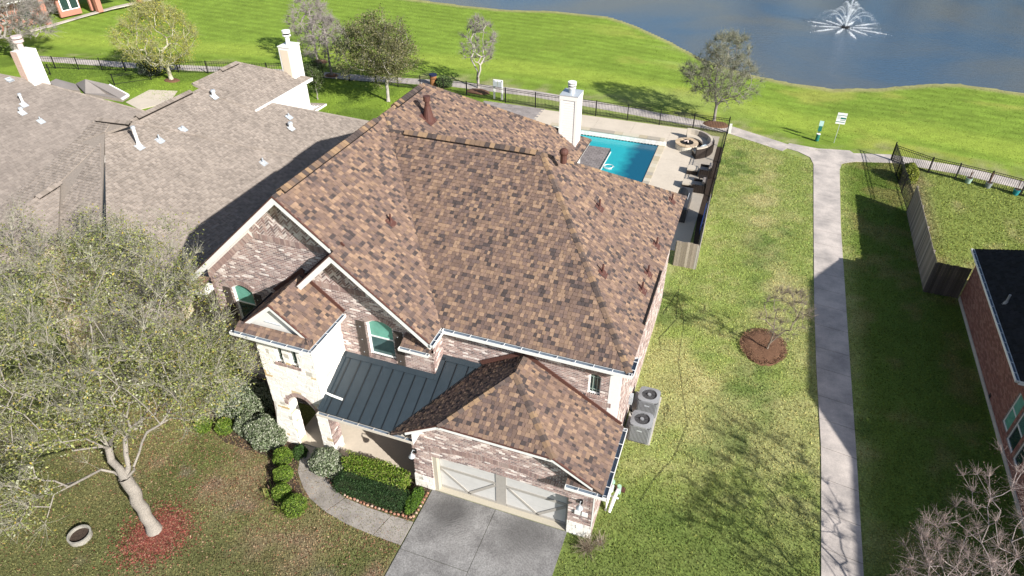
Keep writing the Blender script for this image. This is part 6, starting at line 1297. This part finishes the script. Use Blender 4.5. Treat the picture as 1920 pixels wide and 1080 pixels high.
# the big oak on the front lawn
rr_ = np.random.default_rng(3); parts = [ellipts(360, (-19.4, 11.2, 5.9), (5.2, 4.6, 2.6), 11, .45, 2.6), ellipts(160, (-17.1, 10.8, 5.0), (3.0, 3.0, 1.8), 12, .4, 2.6), ellipts(150, (-23.5, 12.5, 5.6), (4.0, 4.0, 2.4), 13, .4, 2.4),
         ellipts(120, (-21.0, 8.0, 4.2), (3.8, 2.8, 1.7), 14, .4, 2.0), ellipts(60, (-18.5, 6.2, 3.6), (2.0, 1.2, 1.0), 15, .4, 2.2), ellipts(90, (-19.5, 14.2, 6.6), (3.6, 1.8, 1.6), 17, .3, 3)]
cl = np.vstack(parts)
cl = np.vstack([cl, ellipts(120, (-15.6, 11.9, 4.6), (1.9, 1.6, 1.5), 18, .3, 2.6), ellipts(60, (-20.5, 6.2, 3.4), (3, 1.5, 1.2), 19, .3, 2.0), ellipts(70, (-18.2, 9.8, 3.7), (1.8, 1.4, .9), 20, .3, 2.6)]); cl = cl[~((cl[:, 0] > -17.6) & (cl[:, 1] > 14.2))]; cl = cl[~((np.hypot(cl[:, 0]+15.2, cl[:, 1]-7.8) < 2.1) & (cl[:, 2] < 6.5))]
OAKL = [(.20, .235, .06), (.28, .30, .10), (.12, .15, .04), (.29, .27, .10), (.38, .30, .06), (.38, .39, .27)]
tree('oak_tree', 'big sparse live oak with pale limbs on the front lawn, rooted in red mulch', 'tree', (-16.12, 8.5, 0), (-16.65, 8.75, 2.25), cl, 21, (.27, .245, .215), .0055, .85, .20, twigs=15000, tl=.6, tr=.0040,
     leaves=[('crown', 44, (.26, .26, .20), .042, OAKL, [.28, .26, .18, .12, .05, .11], .55)], forks=[(-17.9, 8.6, 2.7), (-17.4, 10.4, 3.9), (-15.9, 9.6, 3.9), (-18.9, 9.8, 4.4)], wig=.14, twigcol=(.36, .345, .27))
cl = np.vstack([ellipts(150, (-28.5, 12.2, 4.6), (3.2, 3.2, 2.4), 23, .4, 2)]); tree('oak_tree', 'second leafy oak crown at the left edge, below the grey roof', 'tree', (-28.0, 10.5, 0), (-28.1, 10.8, 2.0), cl, 24, (.34, .31, .27), .007, .62, .2, twigs=2500, tl=.5, tr=.0045, leaves=[('crown', 30, (.27, .27, .2), .052, OAKL, [.28, .26, .18, .12, .05, .11], .5)])
# trees beyond the fence
def vase(n, c, h0, h1, r0, r1, seed):
    r = np.random.default_rng(seed); z = h0+(h1-h0)*r.uniform(0, 1, n)**.8; f = (z-h0)/(h1-h0); rad = (r0+(r1-r0)*np.sin(np.pi*np.clip(f*.85+.12, 0, 1)))*np.sqrt(r.uniform(.1, 1, n)); t = r.uniform(0, 6.28, n); return np.stack([c[0]+rad*np.cos(t), c[1]+rad*np.sin(t), z], -1)
c = G(322, 150); tree('yellow_green_tree', 'tree covered in fine yellow green spring leaf above the left garden fence', 'tree', (c[0], c[1], 0), (c[0]-.1, c[1], 1.1), vase(330, (c[0]-.2, c[1]), 1.3, 6.3, .5, 3.5, 31), 31, (.42, .40, .30), .008, .62, .16, twigs=5000, tl=.6, tr=.007, leaves=[('crown', 26, (.24, .24, .3), .055, [(.36, .35, .06), (.44, .38, .06), (.28, .31, .06)], None, .5)], twigcol=(.36, .36, .16))
c = G(595, 113); tree('bare_tree', 'farther of the two bare pale grey trees, beyond the lakeside path', 'tree', (c[0], c[1], float(terr(c[0], c[1]))), (c[0], c[1], 4.6), vase(200, (c[0], c[1]), 1.3, 5.6, .4, 2.2, 33), 33, (.34, .30, .28), .009, .4, .09, twigs=3500, tl=.5, tr=.008, group='bare trees beyond the fence')
c = G(622, 142); tree('bare_tree', 'nearer of the two bare pale grey trees, on the garden side of the path', 'tree', (c[0], c[1], 0), (c[0], c[1], 3.9), vase(190, (c[0], c[1]), 1.2, 4.9, .4, 2.2, 34), 34, (.30, .265, .25), .009, .4, .09, twigs=3500, tl=.45, tr=.008, group='bare trees beyond the fence')
c = G(728, 190); tree('olive_tree', 'dense dull olive leafed tree behind the ridge at the garden fence', 'tree', (c[0], c[1], 0), (c[0]+.05, c[1], 1.6), ellipts(300, (c[0]-.1, c[1], 4.0), (3.3, 2.9, 2.5), 36, .3, 1.6, .4), 36, (.40, .37, .34), .008, .62, .13, twigs=1800, tl=.5, tr=.006, twigcol=(.22, .21, .15), leaves=[('crown', 60, (.26, .26, .22), .075, [(.13, .14, .05), (.17, .17, .07), (.08, .095, .035), (.22, .20, .10)], None, .3)])
c = G(897, 165); tree('white_bark_tree', 'slender bare white barked tree with two stems beyond the terrace fence', 'tree', (c[0], c[1], float(terr(c[0], c[1]))), (c[0], c[1], .35), vase(120, (c[0]+.1, c[1]), 2.2, 5.7, .35, 1.7, 38), 38, (.44, .40, .37), .009, .38, .10, twigs=2400, tl=.45, tr=.007, forks=[(c[0]+.55, c[1], 3.4), (c[0]-.6, c[1], 3.0)], twigcol=(.28, .25, .235), wig=.04)
c = G(1338, 228); cl = ellipts(330, (c[0]-.1, c[1], 3.4), (2.7, 2.5, 1.9), 40, .3, 1.4, .2); tree('round_tree', 'round grey green tree with bare top twigs beside the pond side path', 'tree', (c[0], c[1], 0), (c[0], c[1], 1.3), np.vstack([cl, vase(90, (c[0]+.2, c[1]), 4.2, 6.4, .6, 1.7, 41)]), 40, (.24, .22, .20), .008, .62, .11, twigs=8000, tl=.5, tr=.006, leaves=[('crown', 13, (.2, .2, .18), .045, [(.15, .17, .07), (.20, .21, .11), (.10, .12, .05)], None, .5)], twigcol=(.27, .27, .20))
for k, (px, py, s_, h, lab) in enumerate(((40, 118, 45, 6.0, 'large bare grey tree behind the far left chimney'), (-40, 112, 46, 6.5, 'bare pale tree at the top left corner'))):
    c = G(px, py); tree('bare_tree', lab, 'tree', (c[0], c[1], 0), (c[0], c[1], 1.8), np.vstack([ellipts(260, (c[0], c[1]+.5, 4.3), (4.2, 3.2, 2.6), 50+k, .3, 1.4)]), 50+k, (.36, .33, .30), .012, .45, .26, twigs=5500, tl=.8, tr=.010, group='bare trees at the far left', leaves=[('crown', 5, (.3, .3, .3), .08, [(.12, .14, .06), (.17, .17, .09)], None, .2)])
c = G(596, 186); tree('small_evergreen', 'small leafy tree beside the white side wall of the taupe house', 'tree', (c[0], c[1], 0), (c[0], c[1], .6), ellipts(70, (c[0], c[1], 1.7), (.85, .8, 1.0), 60, .3), 60, (.3, .28, .25), .006, .45, .05, leaves=[('crown', 40, (.14, .14, .14), .06, [(.07, .11, .03), (.11, .14, .05)], None, .3)])
c = G(575, 172); tree('small_evergreen', 'dark leafy shrub just behind the neighbouring white chimney', 'tree', (c[0], c[1]+1.5, 0), (c[0], c[1]+1.5, .5), ellipts(60, (c[0], c[1]+1.5, 1.3), (.8, .8, .9), 61, .3), 61, (.3, .28, .25), .006, .45, .05, leaves=[('crown', 40, (.14, .14, .14), .06, [(.06, .09, .03), (.09, .12, .045)], None, .3)])
# sapling in its mulch ring
c = G(1437, 657); tree('sapling', 'slender bare sapling with fine twigs in the round mulch ring', 'tree', (c[0], c[1], .05), (c[0]+.05, c[1], .45), vase(70, (c[0]+.35, c[1]), 1.2, 3.4, .15, 1.15, 64), 64, (.24, .20, .16), .005, .42, .04, twigs=1500, tl=.35, tr=.0034, forks=[(c[0]+.25, c[1]+.05, 1.6), (c[0]+.0, c[1]-.05, 1.5), (c[0]+.5, c[1], 1.3)], step=.25)
# bare tree, bottom right corner
cl = np.vstack([ellipts(150, (9.4, 13.6, 3.5), (2.9, 2.6, 1.5), 70, .35, 1.7), ellipts(60, (7.6, 13.4, 3.5), (1.5, 1.7, .8), 71, .3, 1.8), ellipts(60, (9.8, 16.0, 4.3), (1.7, 1.4, .9), 72, .3, 2)])
tree('bare_tree', 'bare pinkish grey budding tree in the bottom right corner', 'tree', (9.9, 11.8, 0), (9.7, 12.1, 1.5), cl, 73, (.40, .34, .32), .0042, 1.0, .06, twigs=5500, tl=.34, tr=.0036, leaves=[('buds', 10, (.16, .16, .12), .018, [(.30, .20, .17), (.36, .26, .21), (.24, .15, .12)], None, 1.2)], twigcol=(.34, .27, .25))
# trees on the far bank, mirrored in the pond
BANK = ['slim brownish', 'tallest dark', 'rounded olive', 'tall brown leaved', 'outermost bushy', 'smallest']
for k, (x, y, h) in enumerate(((14, 154, 13), (24, 156, 16), (34, 155, 14), (43, 154, 17), (53, 156, 14), (-2, 157, 9))):
    tree('bank_tree', BANK[k]+' tree on the far bank beyond the pond, mirrored in the water', 'tree', (x, y, 0), (x, y, 3), ellipts(90, (x, y, h*.58), (4.3, 3.6, h*.4), 80+k, .3, 2.2, .4), 80+k, (.2, .17, .14), .03, .45, .3, group='trees on the far bank of the pond', leaves=[('crown', 40, (.7, .7, .6), .28, [(.09, .10, .04), (.13, .11, .06), (.07, .085, .03)], None, .3)])

# =================================================================== SHRUBS
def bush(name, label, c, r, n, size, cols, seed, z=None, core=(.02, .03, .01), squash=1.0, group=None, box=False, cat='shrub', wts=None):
    root = empty(name, label, cat, group, (c[0], c[1], 0)); rg = np.random.default_rng(seed); d = rg.normal(size=(n, 3)); 
    if box: d = d/np.max(np.abs(d), axis=1, keepdims=True)*(1-.10*rg.uniform(0, 1, (n, 1)))
    else: d /= np.linalg.norm(d, axis=1, keepdims=True)
    d[:, 2] = np.where(d[:, 2] < -.55, -d[:, 2], d[:, 2]); zc = r[2]*.72 if z is None else z
    nb = 1+.09*np.sin(d[:, :1]*5+seed)*np.cos(d[:, 1:2]*6+seed*2)+.05*np.sin(d[:, 2:3]*9+seed)
    q = rg.uniform(.86, 1.04, (n, 1))*nb; P = np.array([c[0], c[1], zc])+d*q*np.array(r)
    P = P[P[:, 2] > .01]; leaf_mesh('foliage', P, 1, 0.0, size, cols, root, seed, up=.1, wts=wts)
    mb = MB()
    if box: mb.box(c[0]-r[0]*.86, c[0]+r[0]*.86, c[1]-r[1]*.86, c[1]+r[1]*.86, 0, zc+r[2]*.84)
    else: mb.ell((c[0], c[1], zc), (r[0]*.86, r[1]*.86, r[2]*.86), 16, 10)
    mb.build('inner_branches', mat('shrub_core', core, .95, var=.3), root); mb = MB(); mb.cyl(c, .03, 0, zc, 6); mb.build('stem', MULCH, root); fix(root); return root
BRT = [(.12, .20, .025), (.17, .26, .035), (.075, .14, .015), (.22, .29, .05)]
for k, (px, py, r0, lab) in enumerate(((384, 805, .33, 'leftmost clipped green ball, just past the tree branches'), (424, 808, .35, 'clipped green ball second from the left, in front of the big variegated bush'), (533, 865, .36, 'clipped green ball touching the variegated bush by the arch'), (533, 897, .34, 'second green ball of the short row along the walk'), (531, 930, .33, 'third green ball of the short row along the walk'), (555, 957, .40, 'largest green ball, nearest to the viewer at the walk bend'))):
    c = G(px, py); bush('boxwood_ball', lab, c, (r0, r0, r0*.95), 2600, .030, BRT, 100+k, group='clipped green balls in the front bed')
VAR = [(.30, .33, .24), (.17, .22, .12), (.42, .44, .34), (.10, .14, .06), (.24, .28, .17)]
c = G(458, 765); bush('variegated_bush', 'largest grey green variegated bush, left of the tower in the shade edge', (c[0]+.1, c[1]), (1.35, .95, .75), 9000, .045, VAR, 110)
c = G(507, 822); bush('variegated_bush', 'grey green variegated bush at the foot of the left arch pier', (c[0], c[1]-.1), (.88, .66, .62), 6000, .042, VAR, 111)
c = G(480, 800); bush('variegated_bush', 'small grey green bush between the two larger variegated bushes', (c[0]-.1, c[1]-.3), (.5, .45, .45), 2500, .042, VAR, 113)
c = G(617, 880); bush('variegated_bush', 'grey green variegated bush right of the arch, at the end of the hedge', (c[0], c[1]), (.66, .50, .55), 5000, .042, VAR, 112)
a = G(650, 870); b = G(770, 918)
root = bush('hedge', 'lighter green clipped hedge along the porch edge', (-9.95, 12.92), (1.22, .32, .50), 11000, .034, [(.13, .22, .02), (.20, .29, .035), (.09, .16, .018), (.24, .26, .07)], 120, box=True, z=.35)
root = bush('low_hedge', 'dark green low spreading hedge in front of the lighter hedge', (-9.85, 12.30), (1.35, .36, .40), 14000, .026, [(.035, .075, .025), (.05, .10, .03), (.025, .055, .02)], 121, box=True, z=.12)
bush('low_hedge', 'small bright leafy end of the hedge bed by the driveway', (-8.28, 12.55), (.22, .55, .32), 2600, .035, [(.11, .2, .02), (.06, .12, .02)], 122, z=.12)
bush('low_hedge', 'small dark green clump between the walk and the arch', (-13.35, 13.0), (.28, .3, .28), 1500, .035, [(.06, .12, .03), (.04, .08, .02)], 123, z=.1)
bush('garden_shrub', 'yellow green shrub in the corner of the right hand garden', (10.55, 45.3), (.55, .8, .7), 2600, .055, [(.24, .28, .04), (.30, .31, .06), (.15, .2, .03)], 124)
bush('garden_shrub', 'round grey shrub by the yellow green tree', G(283, 140), (1.0, .8, .9), 2500, .09, [(.10, .13, .09), (.16, .19, .13)], 125)
bush('garden_shrub', 'low green shrub beside the orange litter bin', G(833, 163), (.7, .5, .5), 1500, .08, [(.08, .13, .04), (.12, .17, .06)], 126)
mb = None
def spiky(name, label, c, n, L, cols, seed, up=1.0, w_=.018, cat='plant'):
    r = np.random.default_rng(seed); t = r.uniform(0, 6.28, n); el = r.uniform(.3, 1.3, n)*up; ln = L*r.uniform(.6, 1.15, n); dx, dy, dz = np.cos(t)*np.cos(el), np.sin(t)*np.cos(el), np.sin(el); b = np.stack([c[0]+r.normal(size=n)*.08, c[1]+r.normal(size=n)*.08, np.full(n, .01)], -1)
    m = b+np.stack([dx, dy, dz], -1)*ln[:, None]*.6; e = m+np.stack([dx*1.2, dy*1.2, dz*.3], -1)*ln[:, None]*.4; s = np.stack([-np.sin(t), np.cos(t), 0*t], -1)*w_
    V = np.stack([b-s, b+s, m+s, m-s, m-s, m+s, e+s*.2, e-s*.2], 1).reshape(-1, 3); F = np.arange(len(V)).reshape(-1, 4); cl_ = np.array(cols)[r.integers(0, len(cols), n)]*r.uniform(.8, 1.2, (n, 1)); root = empty(name, label, cat, None, (c[0], c[1], 0)); bigmesh('leaves', V, F, np.repeat(cl_, 2, 0), LEAF, root); mb = MB(); mb.cyl(c, .04, 0, .08, 7); mb.build('root_crown', MULCH, root); fix(root)
spiky('strappy_plant', 'strappy plant with green and dry brown blades at the bed corner', G(507, 930), 60, .42, [(.14, .2, .04), (.20, .13, .09), (.26, .24, .08)], 130)
spiky('strappy_plant', 'lower yellow green strappy plant nearest the largest green ball', G(528, 955), 50, .34, [(.22, .26, .06), (.28, .28, .10), (.14, .17, .05)], 131)
spiky('twiggy_plant', 'bare twiggy shrub in front of the right garage pillar', G(1100, 1030), 150, .62, [(.26, .21, .15), (.34, .29, .22), (.18, .14, .10)], 132, w_=.006)
spiky('twiggy_plant', 'smaller dry twiggy plant beside the stone foot of the garage pillar', G(1125, 1018), 70, .42, [(.30, .25, .18), (.36, .31, .25)], 133, w_=.006)
# =================================================================== FOUNTAIN
c = G(1585, 52, -1.0); ft = empty('fountain', 'white spray fountain floating in the pond', 'fountain', loc=tuple(c)); FW = mat('spray_water', (.86, .89, .92), .4, var=.05, translucent=.3)
mb = MB(); mb.cyl(c, .45, -1.05, -.85, 16); mb.build('float', BLACK, ft)
r = np.random.default_rng(5)
def drops(P, s): n = len(P); d = r.normal(size=(n, 3, 3)); d = d/np.linalg.norm(d, axis=2, keepdims=True)*s[:, None, None] if hasattr(s, '__len__') else d*s; return (P[:, None]+d).reshape(-1, 3)
VS = []
for k in range(16):
    t = 2*math.pi*k/16+.1; out = 3.5 if k % 2 else 1.9; H = 1.9 if k % 2 else 2.7
    if k % 4 == 2: H, out = 3.3, 1.3
    n = 1300; f = r.uniform(0, 1, n)**.8; sp = .02+.22*f*f; P = np.stack([c[0]+out*f*math.cos(t), c[1]+out*f*math.sin(t), -.85+4*H*f*(1-f)*.75+.0*f], -1)+r.normal(size=(n, 3))*sp[:, None]*np.array([1, 1, .6]); VS.append(drops(P, .021*(1.15-f*.5)))
n = 3500; f = r.uniform(0, 1, n); P = np.stack([c[0]+r.normal(size=n)*(.04+.06*f), c[1]+r.normal(size=n)*(.04+.06*f), -.85+4.2*f], -1); VS.append(drops(P, .028*(1.1-.5*f)))
V = np.vstack(VS); bigmesh('jets', V, np.arange(len(V)).reshape(-1, 3), np.ones((len(V)//3, 3)), FW, ft, kind='stuff')
for k in range(12):
    t = 2*math.pi*k/12+.2; R0 = 2.9 if k % 2 else 1.8; n = 700; a = R0+r.normal(size=n)*.6; P = np.stack([c[0]+a*math.cos(t)+r.normal(size=n)*.07, c[1]+a*math.sin(t)+r.normal(size=n)*.07, np.full(n, -.985)+np.abs(r.normal(size=n))*.03], -1); V = drops(P, .030); V[:, 2] = np.maximum(V[:, 2], -.995); bigmesh('foam_streak', V, np.arange(len(V)).reshape(-1, 3), np.ones((len(V)//3, 3)), FW, ft, kind='stuff')
fix(ft)
